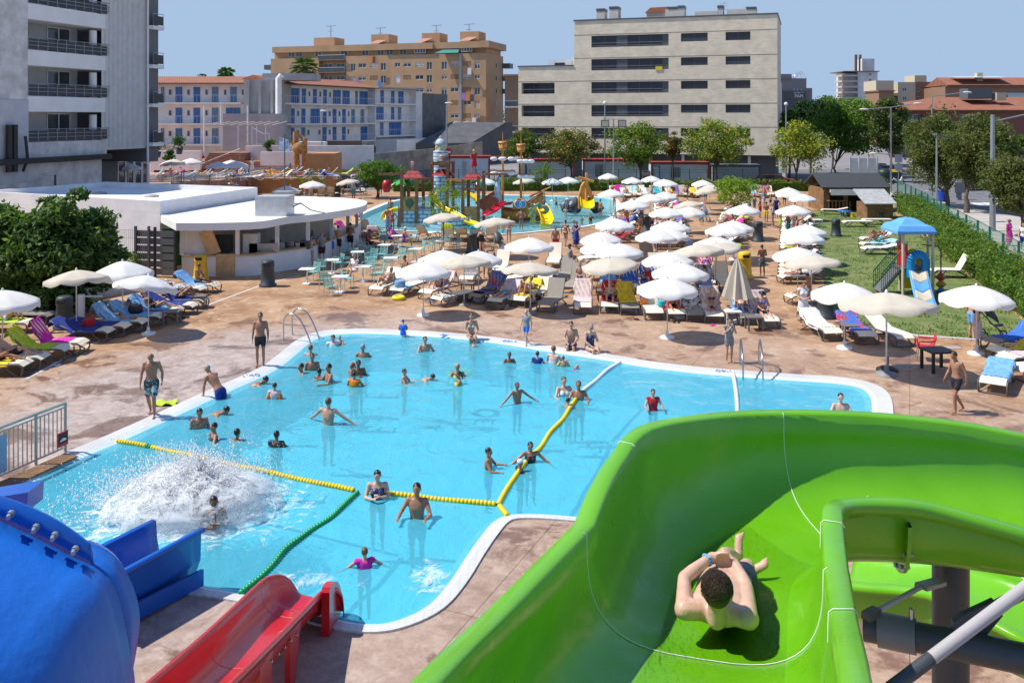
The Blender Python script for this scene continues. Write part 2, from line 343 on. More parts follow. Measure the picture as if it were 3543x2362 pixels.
class Plane:
 def __init__(s,P,ang):s.P=Vector(P);s.d=Vector((math.cos(ang),math.sin(ang)));s.ang=ang
 def hit(s,r,x,y):
  u,v=uv(r,x,y);k=(u-CX)/FS
  t=(s.P.x*s.d.y-s.P.y*s.d.x)/(k*s.d.y-s.d.x);ss=((k*t-s.P.x)*s.d.x+(t-s.P.y)*s.d.y)
  return ss,CAMZ-(v-HZ)/FS*t
 def root(s,name,label,cat,group=None):return thing(name,label,cat,(s.P.x,s.P.y,0),s.ang,group)
def wall(mb,x0,x1,z0,z1,ops=(),dep=.25,y=0.0):
 """facade sheet in local x,z with recessed openings"""
 xs=sorted({x0,x1,*[min(max(q,x0),x1)for o in ops for q in(o[0],o[1])]});zs=sorted({z0,z1,*[min(max(q,z0),z1)for o in ops for q in(o[2],o[3])]})
 for a,b in zip(xs,xs[1:]):
  for c,d in zip(zs,zs[1:]):
   mx,mz=(a+b)/2,(c+d)/2
   if not any(o[0]<mx<o[1]and o[2]<mz<o[3]for o in ops):mb.add([(a,y,c),(b,y,c),(b,y,d),(a,y,d)],[(0,1,2,3)])
 for a,b,c,d in[o[:4]for o in ops]:
  e=y+dep;mb.add([(a,y,c),(b,y,c),(b,y,d),(a,y,d),(a,e,c),(b,e,c),(b,e,d),(a,e,d)],[(0,4,5,1),(1,5,6,2),(2,6,7,3),(3,7,4,0)])
 return mb
def window(parent,x0,x1,z0,z1,y,mats,nm='window',mull=1,fr=.06,shut=0.0,pane2=None):
 """frame (slot 0), glass (slot 1), optional roller shutter (slot 2) as one part"""
 mb=MB();t=.05
 mb.box(x0,x1,y-t,y,z0,z0+fr);mb.box(x0,x1,y-t,y,z1-fr,z1);mb.box(x0,x0+fr,y-t,y,z0+fr,z1-fr);mb.box(x1-fr,x1,y-t,y,z0+fr,z1-fr)
 for i in range(mull):xm=x0+(x1-x0)*(i+1)/(mull+1);mb.box(xm-fr/2,xm+fr/2,y-t-.005,y,z0+fr,z1-fr)
 mb.mi=1;mb.add([(x0,y+.01,z0),(x1,y+.01,z0),(x1,y+.01,z1),(x0,y+.01,z1)],[(0,1,2,3)])
 if shut>0:mb.mi=2;mb.box(x0+fr,x1-fr,y-t*.6,y-.005,z1-fr-(z1-z0-2*fr)*shut,z1-fr)
 return mb.build(nm,mats,parent)
def rail(parent,p0,p1,h,m,gap=.3,top=.04,mid=False,nm='railing',bar=.02,solid=None):
 p0=Vector(p0);p1=Vector(p1);d=p1-p0;n=max(1,int(d.length/gap));mb=MB();U=Vector((0,0,h))
 mb.beam(p0+U,p1+U,top,top)
 for i in range(n+1):q=p0+d*i/n;mb.beam(q,q+U*.98,bar,bar,(0,1,0))
 if mid:
  for k in mid:mb.beam(p0+U*k,p1+U*k,top*.6,top*.6)
 ms=[m]
 if solid:ms.append(solid);mb.mi=1;mb.beam(p0+U*.45,p1+U*.45,.012,h*.75)
 return mb.build(nm,ms,parent)
M_brick=tilemat('cream_face_brick',(.93,.80,.60),(.82,.71,.54),.62,.20,.02,.8,xz='sum')
M_shut=mat('roller_blind',(.045,.05,.06),.5,.1,3);M_frame=plain('dark_frame',(.10,.11,.12),.4)
b=Plane(((1986.6-CX)*121/FS,121),math.atan2(-8.6,25.8));rt=b.root('apartment_block','cream brick apartment block with long dark recessed windows, tallest in the middle','building')
def op(p,r,x0,x1,y0,y1):a=p.hit(r,x0,y1);c=p.hit(r,x1,y0);return(a[0],c[0],a[1],c[1])
ops=[];Wd=b.hit('C',2105,122)[0];Ht=b.hit('C',1300,140)[1];zb=3.3
fl=[(15.3+i*0-i*3.05,17.35-i*3.05)for i in range(5)]
r0=b.hit('C',960,362)[1];
rows=[(b.hit('C',960,y1)[1],b.hit('C',960,y0)[1])for y0,y1 in((272,362),(455,543),(634,722),(815,903),(993,1080))]
for z0,z1 in rows:
 ops+=[(b.hit('C',663,400)[0],b.hit('C',1262,400)[0],z0,z1),(b.hit('C',1357,400)[0],b.hit('C',1565,400)[0],z0+.45,z1),(b.hit('C',1703,400)[0],b.hit('C',1896,400)[0],z0+.45,z1)]
mb=MB();wall(mb,0,Wd,zb,Ht,ops,.35)
mb.box(0,Wd,14,14.2,zb,Ht);dd=14.0
mb.add([(Wd,0,zb),(Wd,dd,zb),(Wd,dd,Ht),(Wd,0,Ht)],[(0,1,2,3)]);mb.add([(0,dd,zb),(0,0,zb),(0,0,Ht),(0,dd,Ht)],[(0,1,2,3)])
Lx=b.hit('C',97,600)[0];Lh=b.hit('C',300,517)[1];lops=[(b.hit('C',122,700)[0],b.hit('C',378,700)[0],z0,z1)for z0,z1 in rows[2:]]
wall(mb,Lx,-.003,zb,Lh,lops,.9);mb.add([(Lx,dd,zb),(Lx,0,zb),(Lx,0,Lh),(Lx,dd,Lh)],[(0,1,2,3)])
mb.build('wall',M_brick,rt)
mb=MB()
for z0,z1 in rows:mb.box(Lx if z1<Lh else.01,Wd,-.012,-.002,z1+.12,z1+.20)
mb.build('string_course',plain('joint_grey',(.25,.24,.22),.7),rt)
mb=MB();mb.box(-.1,Wd+.1,-.1,dd,Ht,Ht+.18);mb.box(Lx-.1,-.1,-.1,dd,Lh,Lh+.15);mb.build('roof',M_frame,rt)
mb=MB();mb.box(Lx+.2,Wd-.3,1.5,dd,0,zb);mb.build('ground_floor',plain('ground_floor_grey',(.12,.12,.125),.6),rt)
mb=MB()
for i in range(9):mb.bc((Lx+1.5+i*4.2,.6,1.6),.35,.35,3.2)
mb.build('pillar',M_brick,rt)
for k,o in enumerate(ops):
 big_=k%3==0;a,c,z0,z1=o;f=lambda x:b.hit('C',x,400)[0]
 if big_:
  window(rt,a,f(858),z0,z1,.3,[M_frame,M_shut,M_shut],mull=1,shut=.8);
  MB().box(f(858),f(942),.12,.3,z0,z1).build('panel',M_frame,rt)
  window(rt,f(942),f(1215),z0,z1,.3,[M_frame,M_shut,M_shut],mull=2,shut=.75)
  MB().box(f(1215),c,.2,.3,z0,z1).build('panel',M_frame,rt)
  g_=MB();g_.beam((a+.1,.05,z0+.55),(f(1215),.05,z0+.55),.05,.05);g_.beam((a+.1,.05,z0+.2),(f(1215),.05,z0+.2),.04,.04);g_.build('railing',galv,rt)
 else:window(rt,a,c,z0,z1,.3,[M_frame,glass,M_shut],mull=1,shut=[.8,.55,1,.75,.9][(k//3+k)%5])
for k,o in enumerate(lops):window(rt,*o,.85,[M_frame,glass,M_shut],mull=2,shut=[0,.9,.6][k]);MB().beam((o[0],.06,o[2]+.6),(o[1],.06,o[2]+.6),.05,.05).build('railing',galv,rt)
mb=MB()
for x0,x1,y0,y1,q in((687,750,98,150,3),(787,857,82,150,3),(1225,1322,82,140,4),(1322,1375,75,140,3),(1455,1640,96,130,5),(1635,1677,75,130,3),(1706,1860,80,125,5),(1860,1937,82,125,3)):
 a=b.hit('C',x0,y1);c=b.hit('C',x1,y0);mb.box(a[0],c[0],1.2,1.2+q*.6,Ht,c[1]+.3)
mb.build('roof_house',plain('roof_render',(.62,.57,.50),.8),rt)
mb=MB()
for x0,x1,y0,y1 in((685,752,76,98),(785,859,60,82),(1242,1322,62,82),(1322,1376,53,75),(1632,1679,52,75),(1858,1938,63,82)):
 a=b.hit('C',x0,y1);c=b.hit('C',x1,y0);mb.box(a[0],c[0],1.15,3.0,a[1]+.3,c[1]+.3)
mb.build('chimney',M_frame,rt)
mb=MB();a=b.hit('C',1075,143);c=b.hit('C',1225,100);mb.box(a[0],c[0],1.6,5,Ht,c[1]+.3);mb.build('roof_room',plain('roof_render2',(.55,.42,.33),.8),rt)
mb=MB();mb.extrude([(a[0]-.2,1.5,c[1]+.25),(a[0]+.5,1.5,c[1]+.9),(c[0]+.4,1.5,c[1]+.95),(c[0]+.3,1.5,c[1]+.25)],(0,3.6,0));mb.build('tiled_roof',plain('terracotta',(.40,.15,.08),.8),rt)
mb=MB();a=b.hit('C',295,517);c=b.hit('C',482,455);mb.box(a[0],c[0],2,6,Lh,c[1]);a=b.hit('C',487,517);c=b.hit('C',528,440);mb.box(a[0],c[0],2,4,Lh,c[1]);mb.build('penthouse',white,rt)
a=b.hit('C',348,517);c=b.hit('C',428,492);window(rt,a[0],c[0],a[1]+.1,c[1]+.2,1.98,[M_frame,glass],mull=1)
mb=MB()
for x,y in((1680,0),(1862,35)):a=b.hit('C',x,y);mb.beam((a[0],2,Ht),(a[0],2,a[1]),.05,.05,(0,1,0));[mb.beam((a[0]-.5,2,a[1]-.2-i*.4),(a[0]+.5,2,a[1]-.2-i*.4),.04,.04)for i in range(3)]
mb.build('antenna',galv,rt)
yel=plain('yellow_cloth',(.8,.6,.05),.8)
a=b.hit('C',1190,528);tag(MB().box(a[0]-.5,a[0]+.4,-.08,-.03,a[1]-.3,a[1]+.2).build('towel',yel),'yellow and blue cloth hanging over the second row of long windows','towel').matrix_world=rt.matrix_world if False else Matrix.Translation((b.P.x,b.P.y,0))@Matrix.Rotation(b.ang,4,'Z')
M_tan=mat('tan_render',(.50,.31,.17),.85,.10,.25);M_tand=plain('tan_dark',(.30,.19,.12),.85)
b=Plane(((937-CX)*217/FS,217),-R_(17.5));rt=b.root('tan_apartment_slab','long tan apartment slab with drying racks, green awning and rooftop lift houses','building')
Wd=b.hit('B',1862,600)[0];H1=b.hit('B',1000,432)[1];Ht=b.hit('B',1000,345)[1];Ha=b.hit('B',1000,392)[1];Hp=b.hit('B',300,455)[1]
FH=2.95;wx=[(342,372,0),(812,852,1),(873,933,1),(965,1025,1),(1045,1088,1),(1155,1197,1),(1222,1282,1),(1315,1378,1),(1402,1445,1),(1517,1560,1),(1588,1650,1),(1683,1747,1),(1772,1816,1)]
zt=b.hit('B',1250,485)[1];ops=[]
for i in range(7):
 for x0,x1,s_ in wx:
  if i>1 and x0<800:continue
  z1=zt-i*FH;ops.append((b.hit('B',x0,500)[0],b.hit('B',x1,500)[0],z1-(2.1 if x1-x0<46 and(i+x0)%3 else 1.35)+.3,z1,i,x0))
bal=(b.hit('B',567,500)[0],b.hit('B',775,500)[0],2,b.hit('B',700,440)[1]+1.2)
mb=MB();wall(mb,0,bal[0],0,Hp,[o for o in ops if o[1]<bal[0]],.2);wall(mb,bal[1],Wd,0,H1,[o for o in ops if o[0]>bal[1]],.2)
mb.add([(bal[0],0,0),(bal[0],1.6,0),(bal[0],1.6,H1),(bal[0],0,H1)],[(0,1,2,3)]);mb.box(bal[0],bal[1],1.6,1.8,0,Ht)
sd_=12.5;mb.add([(Wd,0,0),(Wd,sd_,0),(Wd,sd_,H1),(Wd,0,H1)],[(0,1,2,3)]);mb.box(.3,Wd-.3,1.2,sd_-1,H1-1,Ha+.3)
mb.add([(0,0,Hp),(bal[0],0,Hp),(bal[0],2,Hp),(0,2,Hp)],[(0,1,2,3)]);mb.add([(bal[1],0,H1),(Wd,0,H1),(Wd,sd_,H1),(bal[1],2,H1)],[(0,1,2,3)])
mb.build('wall',M_tan,rt)
mb=MB()
for a,c,e in((205,1075,.9),(1070,1455,.5),(1415,1730,.8),(1700,1845,.4)):mb.box(b.hit('B',a,380)[0],b.hit('B',c,380)[0]-.02,e-.9,sd_-.6,Ha,Ht+.02*e)
mb.box(b.hit('B',1830,380)[0],Wd+.9,-.7,sd_-.4,Ha,Ht+.1);mb.build('parapet',M_tan,rt)
mb=MB()
for x0,x1,y0,q in((478,640,295,5),(928,1065,270,5),(1325,1465,260,5),(1625,1770,248,5)):
 a=b.hit('B',x0,350);c=b.hit('B',x1,y0);mb.box(a[0],c[0],3,8,Ht-.5,c[1]+.4)
mb.build('lift_house',M_tan,rt)
mb=MB()
for x0,x1,y0,y1 in((938,1052,303,338),(1290,1410,290,325),(1640,1762,278,317)):
 a=b.hit('B',x0,y1);c=b.hit('B',x1,y0);mb.add([(a[0],.8,a[1]),(c[0]-1.2,.8,a[1]),(c[0],2.9,c[1]),(a[0]+1.2,2.9,c[1])],[(0,1,2,3)])
mb.build('lean_to_roof',plain('weathered_tile',(.42,.22,.17),.8),rt)
WF=plain('white_frame',(.68,.68,.68),.5);M_rs=plain('roller_shutter',(.52,.42,.33),.7);lat=plain('lattice',(.22,.17,.13),.8)
for o in ops:
 i,x0=o[4],o[5]
 if x0 in(1588,1683,965,1222)and(i+(x0>1600))%2==1 and i<6:
  mb=MB();n=6
  for k in range(n+1):mb.box(o[0]+(o[1]-o[0])*k/n-.05,o[0]+(o[1]-o[0])*k/n+.05,.02,.12,o[2],o[3])
  for k in range(5):z=o[2]+(o[3]-o[2])*k/4;mb.box(o[0],o[1],.03,.11,z-.05,z+.05)
  mb.mi=1;mb.box(o[0],o[1],.17,.2,o[2],o[3]);mb.build('lattice_vent',[M_tan,black],rt)
 else:window(rt,*o[:4],.15,[WF,glass,M_rs if(x0%5)else WF],fr=.10,shut=[0,.45,0,.95,.3,0,.8][(i*3+x0)%7])
for i in range(5):
 z=bal[3]-1.9-i*FH;MB().box(bal[0],bal[1],-.5,1.6,z-.2,z).build('balcony',M_tand,rt)
 rail(rt,(bal[0],-.45,z),(bal[1],-.45,z),1.05,WF,3,.1,solid=plain('smoked_glass',(.07,.09,.10),.2))
 for q in(.22,.68):x=bal[0]+(bal[1]-bal[0])*q;window(rt,x-1.0,x+1.3,z+.05,z+2.1,1.55,[WF,glass],mull=1,fr=.1)
for i in range(3):
 for sx in(-1.9,Wd):
  z=b.hit('B',1900,490 if sx>0 else 490)[1]-i*FH*1.02-.4;yb=sd_-.2 if sx>0 else.5
  MB().box(sx,sx+1.9,yb-.6 if sx>0 else 0,yb+2,z-.15,z+1.0).build('balcony',M_frame,rt)
for i in range(6):z=b.hit('B',1935,490)[1]-i*FH;MB().box(Wd-.01,Wd+.03,7,7.6,z-.6,z+.6).build('slot_window',glass,rt)
mb=MB()
for i in range(11):a=b.hit('B',1230+i*48 if i<9 else 800+i*8,400);
a0=b.hit('B',1258,425);a1=b.hit('B',1760,425);mb.box(a0[0],a1[0],.1,1.3,H1-.05,H1+1.6)
window(rt,b.hit('B',1308,420)[0],b.hit('B',1395,420)[0],H1+.3,H1+2.2,.05,[WF,glass],mull=3,fr=.1);window(rt,b.hit('B',1670,420)[0],b.hit('B',1755,420)[0],H1+.4,H1+2.6,.05,[WF,glass],mull=3,fr=.1)
for x in(335,395,545,745,910,1030,1100,1205):a=b.hit('B',x,425)[0];window(rt,a-.9,a+.9,H1+.1,H1+1.5,1.15,[WF,glass],mull=1,fr=.1)
a=b.hit('B',1480,418);c=b.hit('B',1665,380);mb=MB();mb.add([(a[0],-1.5,a[1]),(c[0],-1.5,a[1]),(c[0]-.4,.2,c[1]),(a[0]+1.8,.2,c[1])],[(0,1,2,3)]);mb.build('awning',plain('green_awning',(.02,.22,.20),.7),rt)
mb=MB();a=b.hit('B',1665,430)[0];mb.box(a-.25,a+.35,-.25,-.02,3,H1);mb.build('drain_pipe',galv,rt)
mb=MB()
for x,y in((580,190),(970,205),(1412,185),(1672,175)):a=b.hit('B',x,y);mb.beam((a[0],5,Ht),(a[0],5,a[1]),.12,.12,(0,1,0));mb.beam((a[0]-1.2,5,a[1]),(a[0]+1.4,5,a[1]+.1),.1,.1);mb.beam((a[0]-.7,5,a[1]-1.2),(a[0]+.7,5,a[1]-1.2),.08,.08)
mb.build('antenna',plain('antenna_grey',(.2,.2,.2),.5),rt)
cl=[plain('cloth_%s'%n_,c_,.9)for n_,c_ in(('white',(.75,.75,.75)),('blue',(.1,.25,.55)),('violet',(.4,.2,.6)),('orange',(.7,.25,.05)),('dark',(.08,.08,.12)))]
for k,(x,y)in enumerate(((1510,830),(1530,830),(1700,735),(1730,742),(1765,745),(1780,922),(850,640),(880,640),(985,450),(1005,452),(1745,540),(1052,640))):
 a=b.hit('B',x,y);o=MB().box(-.45,.45,-.02,.02,-1.2,.3).build('laundry',cl[k%5]);p=Matrix.Translation((b.P.x,b.P.y,0))@Matrix.Rotation(b.ang,4,'Z')@Vector((a[0],-.9,a[1]));o.location=p;o.rotation_euler.z=b.ang
 tag(o,['white','blue','violet','orange','dark'][k%5]+' laundry hanging from a line on the tan apartment slab','laundry','washing hung on the tan slab')
M_hw=mat('hotel_white',(.86,.83,.77),.8,.10,.5);M_bs=plain('blue_shutter',(.05,.17,.44),.5);M_bs2=plain('pale_blue_shutter',(.15,.27,.42),.6);M_terra=tilemat('roof_tiles',(.42,.16,.085),(.2,.08,.05),.3,.4,.05,.85,xz=False)
def hotel_floor(rt,b,reg,items,xa,xb,zf,yb=1.4,gapr=.45,hh=2.15):
 for k,(kind,x0,x1)in enumerate(items):
  a,c=b.hit(reg,x0,800)[0],b.hit(reg,x1,800)[0]
  if kind=='d':
   mb=MB();n=2 if c-a<1.6 else 4
   for j in range(n):mb.box(a+(c-a)*j/n+.03,a+(c-a)*(j+1)/n-.03,yb-.06-.03*(j%2),yb-.01,zf,zf+hh)
   mb.build('shutter_door',M_bs if(k+int(x0))%3 or n==4 else M_bs2,rt)
  else:window(rt,a,c,zf+1.0,zf+1.85,yb-.02,[WF,glass],mull=0,fr=.08)
 mb=MB();mb.box(xa,xb,0,yb,zf-.22,zf);mb.build('balcony',M_hw,rt)
 rail(rt,(xa+.05,.05,zf),(xb-.05,.05,zf),1.0,WF,gapr,.05,bar=.025)
b=Plane(((545-CX)*123/FS-14,123),0.0);rt=b.root('shuttered_hotel','white three-storey hotel with blue shutter doors, balconies and low tiled roof','building')
xa,xb=6.0,b.hit('A',1865,800)[0];zs=[b.hit('A',1500,y)[1]for y in(795,957,1118)];Hr=b.hit('A',1500,650)[1]
mb=MB();mb.box(xa,xb+.3,1.4,9,0,Hr);mb.build('wall',M_hw,rt)
mb=MB();mb.extrude([(xa-.4,-.3,Hr),(xa-.4,-.3,Hr+.12),(xa-.4,4.5,Hr+1.2),(xa-.4,9.5,Hr+.1),(xa-.4,9.5,Hr)],(xb-xa+3.5,0,0));mb.build('roof',M_terra,rt)
dl=[('d',1330,1385),('d',1470,1525),('d',1615,1668),('d',1758,1812),('w',1275,1305),('w',1420,1447),('w',1562,1588),('w',1708,1734),('w',1848,1875),('d',1215,1245)]
for z in zs:hotel_floor(rt,b,'A',dl if z!=zs[1]else dl[:3]+[('d',1725,1840)]+dl[4:7],xa,xb,z)
bw=Plane(((970.5-CX)*123/FS,123),math.atan2(.909,.417));M2=(Matrix.Translation((b.P.x,b.P.y,0))@Matrix.Rotation(b.ang,4,'Z')).inverted()@Matrix.Translation((bw.P.x,bw.P.y,0))@Matrix.Rotation(bw.ang,4,'Z')
rw=thing('shuttered_wing','hotel wing with blue shutter doors seen at an angle beside a grey stair wall','building',(bw.P.x,bw.P.y,0),bw.ang)
Wd=bw.hit('B',1008,750)[0];Hr=bw.hit('B',600,668)[1];zs=[bw.hit('B',600,y)[1]for y in(805,957,1102)]
W3=bw.hit('B',1320,750)[0];z3=[bw.hit('B',1150,y)[1]for y in(803,930,1050)];H3=bw.hit('B',1150,690)[1]
mb=MB();mb.box(0,Wd,1.4,9,0,Hr);mb.box(-.2,0,0,1.4,0,Hr);mb.box(Wd,W3,1.2,8,0,H3);mb.box(Wd-.1,Wd+.1,0,1.4,zs[2]-1,Hr);mb.box(W3,W3+2.2,0,8,0,H3-.2);mb.build('wall',M_hw,rw)
mb=MB();mb.box(Wd,W3+2,-4,0,0,z3[2]-.6);mb.build('annex',M_hw,rw)
mb=MB();mb.extrude([(-.4,-.4,Hr),(-.4,-.4,Hr+.12),(-.4,4.5,Hr+1.3),(-.4,9.5,Hr)],(Wd+.6,0,0));mb.build('roof',M_terra,rw)
mb=MB();mb.box(Wd+.3,W3+2.3,-.3,8.2,H3,H3+.25);mb.build('eave',plain('old_cornice',(.42,.40,.38),.8),rw)
mb=MB();mb.box(W3+2.2,W3+11,-.2,8,0,H3-.5);mb.build('grey_side_wall',mat('streaked_grey',(.17,.165,.16),.85,.2,.6),rw)
dr=[[('d',315,352),('d',408,476),('d',495,526),('d',580,609),('d',660,686),('d',735,793),('d',808,862),('d',905,925),('d',938,1000),('w',372,392),('w',545,562),('w',627,645),('w',703,720),('w',275,290)],[('d',313,350),('d',405,440),('d',492,523),('d',562,632),('d',658,685),('d',732,760),('d',805,832),('d',875,902),('d',946,973),('w',367,388),('w',456,476),('w',700,718),('w',775,792),('w',848,862)],[('d',313,348),('d',403,438),('d',490,522),('d',655,685),('d',732,760),('d',803,831),('d',946,998),('w',453,474),('w',535,555),('w',620,640),('w',700,718),('w',845,860)]]
for z,it in zip(zs,dr):hotel_floor(rw,bw,'B',it,0,Wd,z,gapr=.5)
d3=[[('d',1033,1058),('d',1090,1117),('d',1173,1198),('d',1228,1268)],[('d',1033,1115),('d',1173,1196),('d',1225,1250)],[('d',1030,1056),('d',1088,1114),('d',1158,1250)]]
for z,it in zip(z3,d3):hotel_floor(rw,bw,'B',it,Wd+.2,W3,z,yb=1.2,gapr=.6)
sb=thing('stair_wall','blank grey stair wall with vertical ribs between the two hotel wings','wall',(0,0,0))
M_gr=mat('grey_render',(.42,.41,.40),.85,.12,.4)
x0=(843-CX)*121/FS;x1=(968-CX)*121/FS;z1=CAMZ+(407-277)*121/FS
mb=MB();mb.box(x0,x1,121,128,0,z1);[mb.box(x0+(x1-x0)*q,x0+(x1-x0)*q+.3,120.3,121,0,z1)for q in(.12,.45,.78)];mb.box(x0-1.5,x1+1,117,120.9,0,z1-4.6);mb.build('wall',M_gr,sb)
mb=MB();a=atY('B',262,610,119.5);mb.tube([(a.x+.3,119.5,a.z+.4),(a.x-.1,119.5,a.z),(a.x-.1,119.5,a.z-8.4)],.42,10);mb.build('duct',white,sb)
mb=MB();mb.box(x1-2.5,x1+4.5,121.5,126,z1,z1+.9);mb.build('roof_tank',M_gr,sb)
TK=1.13;b=Plane((-29*TK,58*TK),math.atan2(.959,.284));rt=b.root('balcony_tower','grey tower block with long white curved balconies and metal stair screen on the left','building')
M_tg=mat('tower_grey',(.52,.50,.49),.85,.08,.4);M_tw=mat('tower_white',(.88,.87,.85),.8,col2=(.80,.79,.76),scale=.8);M_st=mat('stained_white',(.48,.46,.44),.9,col2=(.78,.76,.73),scale=.9,detail=8)
s0=b.hit('A',215,800)[0];s1=b.hit('A',780,800)[0];sE=b.hit('A',912,800)[0];DEP=2.2
lev=[b.hit('A',500,y)[1]for y in(1090,765,400,62)];FHt=3.0
lv=[lev[0]+i*(lev[3]-lev[0])/3 for i in range(-1,5)];lv.append(lv[-1]+.8)
mb=MB();mb.box(s0-6,s1,DEP,11,0,lv[-1]+1);mb.build('wall',M_tg,rt)
mb=MB();mb.box(s0-6,s0,0,DEP,lv[1]-1.6,lv[-1]+1);mb.build('corner_wall',M_st,rt)
mb=MB();mb.box(s0-6,s0-.05,-.12,-.005,lv[0]+.4,lv[2]-.35);mb.build('wall_cladding',plain('pale_cladding',(.5,.51,.53),.6),rt)
for i,z in enumerate(lv[1:5]):
 mb=MB();arc=[(s0-.02,0),(s1,0)]+[(s1+(sE-s1)*math.sin(q*.314*1.0*math.pi/2/1.57),DEP*.9*(1-math.cos(q*math.pi/10)))for q in range(1,6)]+[(sE,DEP+2.5),(s0-.02,DEP+2.5)]
 mb.prism(arc,z-1.15,z-.05);mb.build('balcony',M_tw if i else M_st,rt)
 a=crom([(s0+.05,.06,z),(s1,.06,z),(s1+(sE-s1)*.75,.5,z),(sE-.05,DEP+.6,z)],4)
 m_=MB()
 for k in(.32,.62,.95):m_.tube([p+Vector((0,0,k*.9))for p in a],.03,5)
 for q in range(9):x=s0+.1+(s1-s0)*q/8;m_.beam((x,.06,z),(x,.06,z+.86),.04,.04,(0,1,0))
 m_.mi=1;m_.grid([[p+Vector((0,.04,.02))for p in a],[p+Vector((0,.04,.75))for p in a]]);m_.build('railing',[galv,plain('dark_infill',(.05,.05,.055),.5)],rt)
 f=lambda x:b.hit('A',x,800)[0]
 dx=s0+(s1-s0)*.56;window(rt,dx,dx+2.3,z-.02,z+2.0,DEP-.02,[white,glass],mull=1,fr=.08)
 window(rt,s0+.3,s0+1.3,z+.6,z+2.0,DEP-.02,[white,glass],mull=0,fr=.1)
 mb=MB();mb.cyl((s1-.2,.55,z-.1),(s1-.2,.55,z+1.9),.28,n=14);mb.build('column',M_tw,rt)
mb=MB();mb.box(s0-6,s1+.3,-.8,-.3,lv[1]-1.5,lv[1]-1.12);mb.build('fascia',black,rt)
mb=MB();wall(mb,s0-6,s1,0,lv[1]-1.5,[(s0-2.6,s0-.2,.2,2.2),(s0+.9,s0+3.2,.2,2.2),(s0+4.2,s0+6.6,.2,2.2)],.2,y=-.1);mb.build('ground_wall',M_st,rt)
for x in(s0-2.6,s0+.9,s0+4.2):window(rt,x,x+2.35,.2,2.2,.1,[white,glass],mull=1,fr=.1)
mb=MB()
for q in(-2.0,-1.55):mb.cyl((s0+q,-.45,lv[1]-2.0),(s0+q,-.45,lv[1]+1.2),.2,n=10)
mb.tube([(s0-.7,-.5,lv[1]+.4),(s0-.5,-.5,lv[1]-1.2),(s0-1.0,-.6,lv[1]-2.0)],.1,8);mb.build('pipe',black,rt)
q0=sE-1.0;q1=b.hit('A',1228,500)[0]
qs=b.hit('A',1145,500)[0]
mb=MB();mb.box(s1,qs+6,DEP+3.0,12,lv[0]-1.2,lv[-1]+1);mb.box(qs,q1,.02,12,lv[1]-2.0,lv[4]+2.2);mb.build('rear_wall',plain('rear_grey',(.16,.16,.17),.8),rt)
mb=MB();mb.box(sE-2,q1+.4,-.5,12,lv[4]+2.2,lv[4]+2.8);mb.build('cornice',M_tw,rt)
mb=MB();n=36
for i in range(n):x=sE-1.5+(qs-sE+1.5)*i/(n-1);mb.box(x-.035,x+.035,.15,.22,lv[1]-.8,lv[4]+2.1)
for z in(lv[1]-.8,lv[2]+.4,lv[4]+.6):mb.box(sE-1.5,qs,.22,.30,z-.05,z+.05)
mb.build('stair_screen',plain('screen_grey',(.80,.79,.76),.5),rt)
mb=MB()
for i in range(1,5):
 mb.beam((sE,1.4,lv[i]),(qs-.6,1.4,lv[i]+1.5),.9,.14);mb.beam((qs-.6,2.4,lv[i]+1.5),(sE,2.4,lv[i]+2.9),.9,.14);mb.beam((sE,1.0,lv[i]+1),(qs-.6,1.0,lv[i]+2.5),.05,.05)
mb.build('stair',plain('stair_grey',(.4,.38,.37),.7),rt)
for i in range(1,5):
 z=lv[i]-.4;MB().box(qs,q1+.1,-.5,.6,z-.3,z).build('balcony',M_tw,rt);rail(rt,(qs+.1,-.46,z),(q1+.05,-.46,z),1.0,galv,1.2,.05,solid=plain('dark_infill',(.05,.05,.055),.5))
 0
mb=MB();mb.cyl((qs,.0,0),(qs,.0,lv[4]+2),.1);mb.build('post',white,rt)
c0=atY('S',360,500,76);c1=atY('S',735,500,82)
e=thing('glazed_entrance','white framed glass entrance below the stair screen','doorway',(c0 .x,76,1.9),math.atan2(6,c1 .x-c0 .x));L_=math.hypot(6,c1 .x-c0 .x)
MB().box(0,L_,.1,4,0,3.2).build('wall',M_tg,e)
for i in range(4):window(e,L_*i/4+.05,L_*(i+1)/4-.05,.2,2.5,.05,[white,glass],mull=0,fr=.12,nm='glazing')
def simple_block(name,label,reg,x0,x1,y0,Y,depth,m,rows=(),cols=(),base=0.0,rm=None,winm=None,ang=0.0,wh=1.2):
 P=atY(reg,x0,y0,Y);Q=atY(reg,x1,y0,Y);t_=thing(name,label,'building',(P.x,Y,base),ang)
 W_=Q.x-P.x;H_=P.z-base;ops=[(W_*a,W_*c,z-wh,z)for z in rows for a,c in cols]
 mb=MB();wall(mb,0,W_,0,H_,ops,.15);mb.add([(W_,0,0),(W_,depth,0),(W_,depth,H_),(W_,0,H_)],[(0,1,2,3)]);mb.add([(0,depth,0),(0,0,0),(0,0,H_),(0,depth,H_)],[(0,1,2,3)]);mb.add([(0,0,H_),(W_,0,H_),(W_,depth,H_),(0,depth,H_)],[(0,1,2,3)]);mb.build('wall',m,t_)
 for o in ops:window(t_,*o,.12,[WF,glass],mull=1,fr=.1)
 if rm:MB().box(-.3,W_+.3,-.3,depth,H_,H_+.35).build('roof',rm,t_)
 return t_,W_,H_
t_,W_,H_=simple_block('narrow_brown_building','narrow brown building with white balconies in the gap beside the cream block','B',2008,2115,590,190,10,M_tand,rm=M_tan)
for i in range(4):z=H_-9.5-i*5.3+3;MB().box(-.2,W_+.2,-1.4,0,z-.3,z+.05).build('balcony',white,t_);rail(t_,(0,-1.3,z),(W_,-1.3,z),1.2,WF,2,.1,solid=glass)
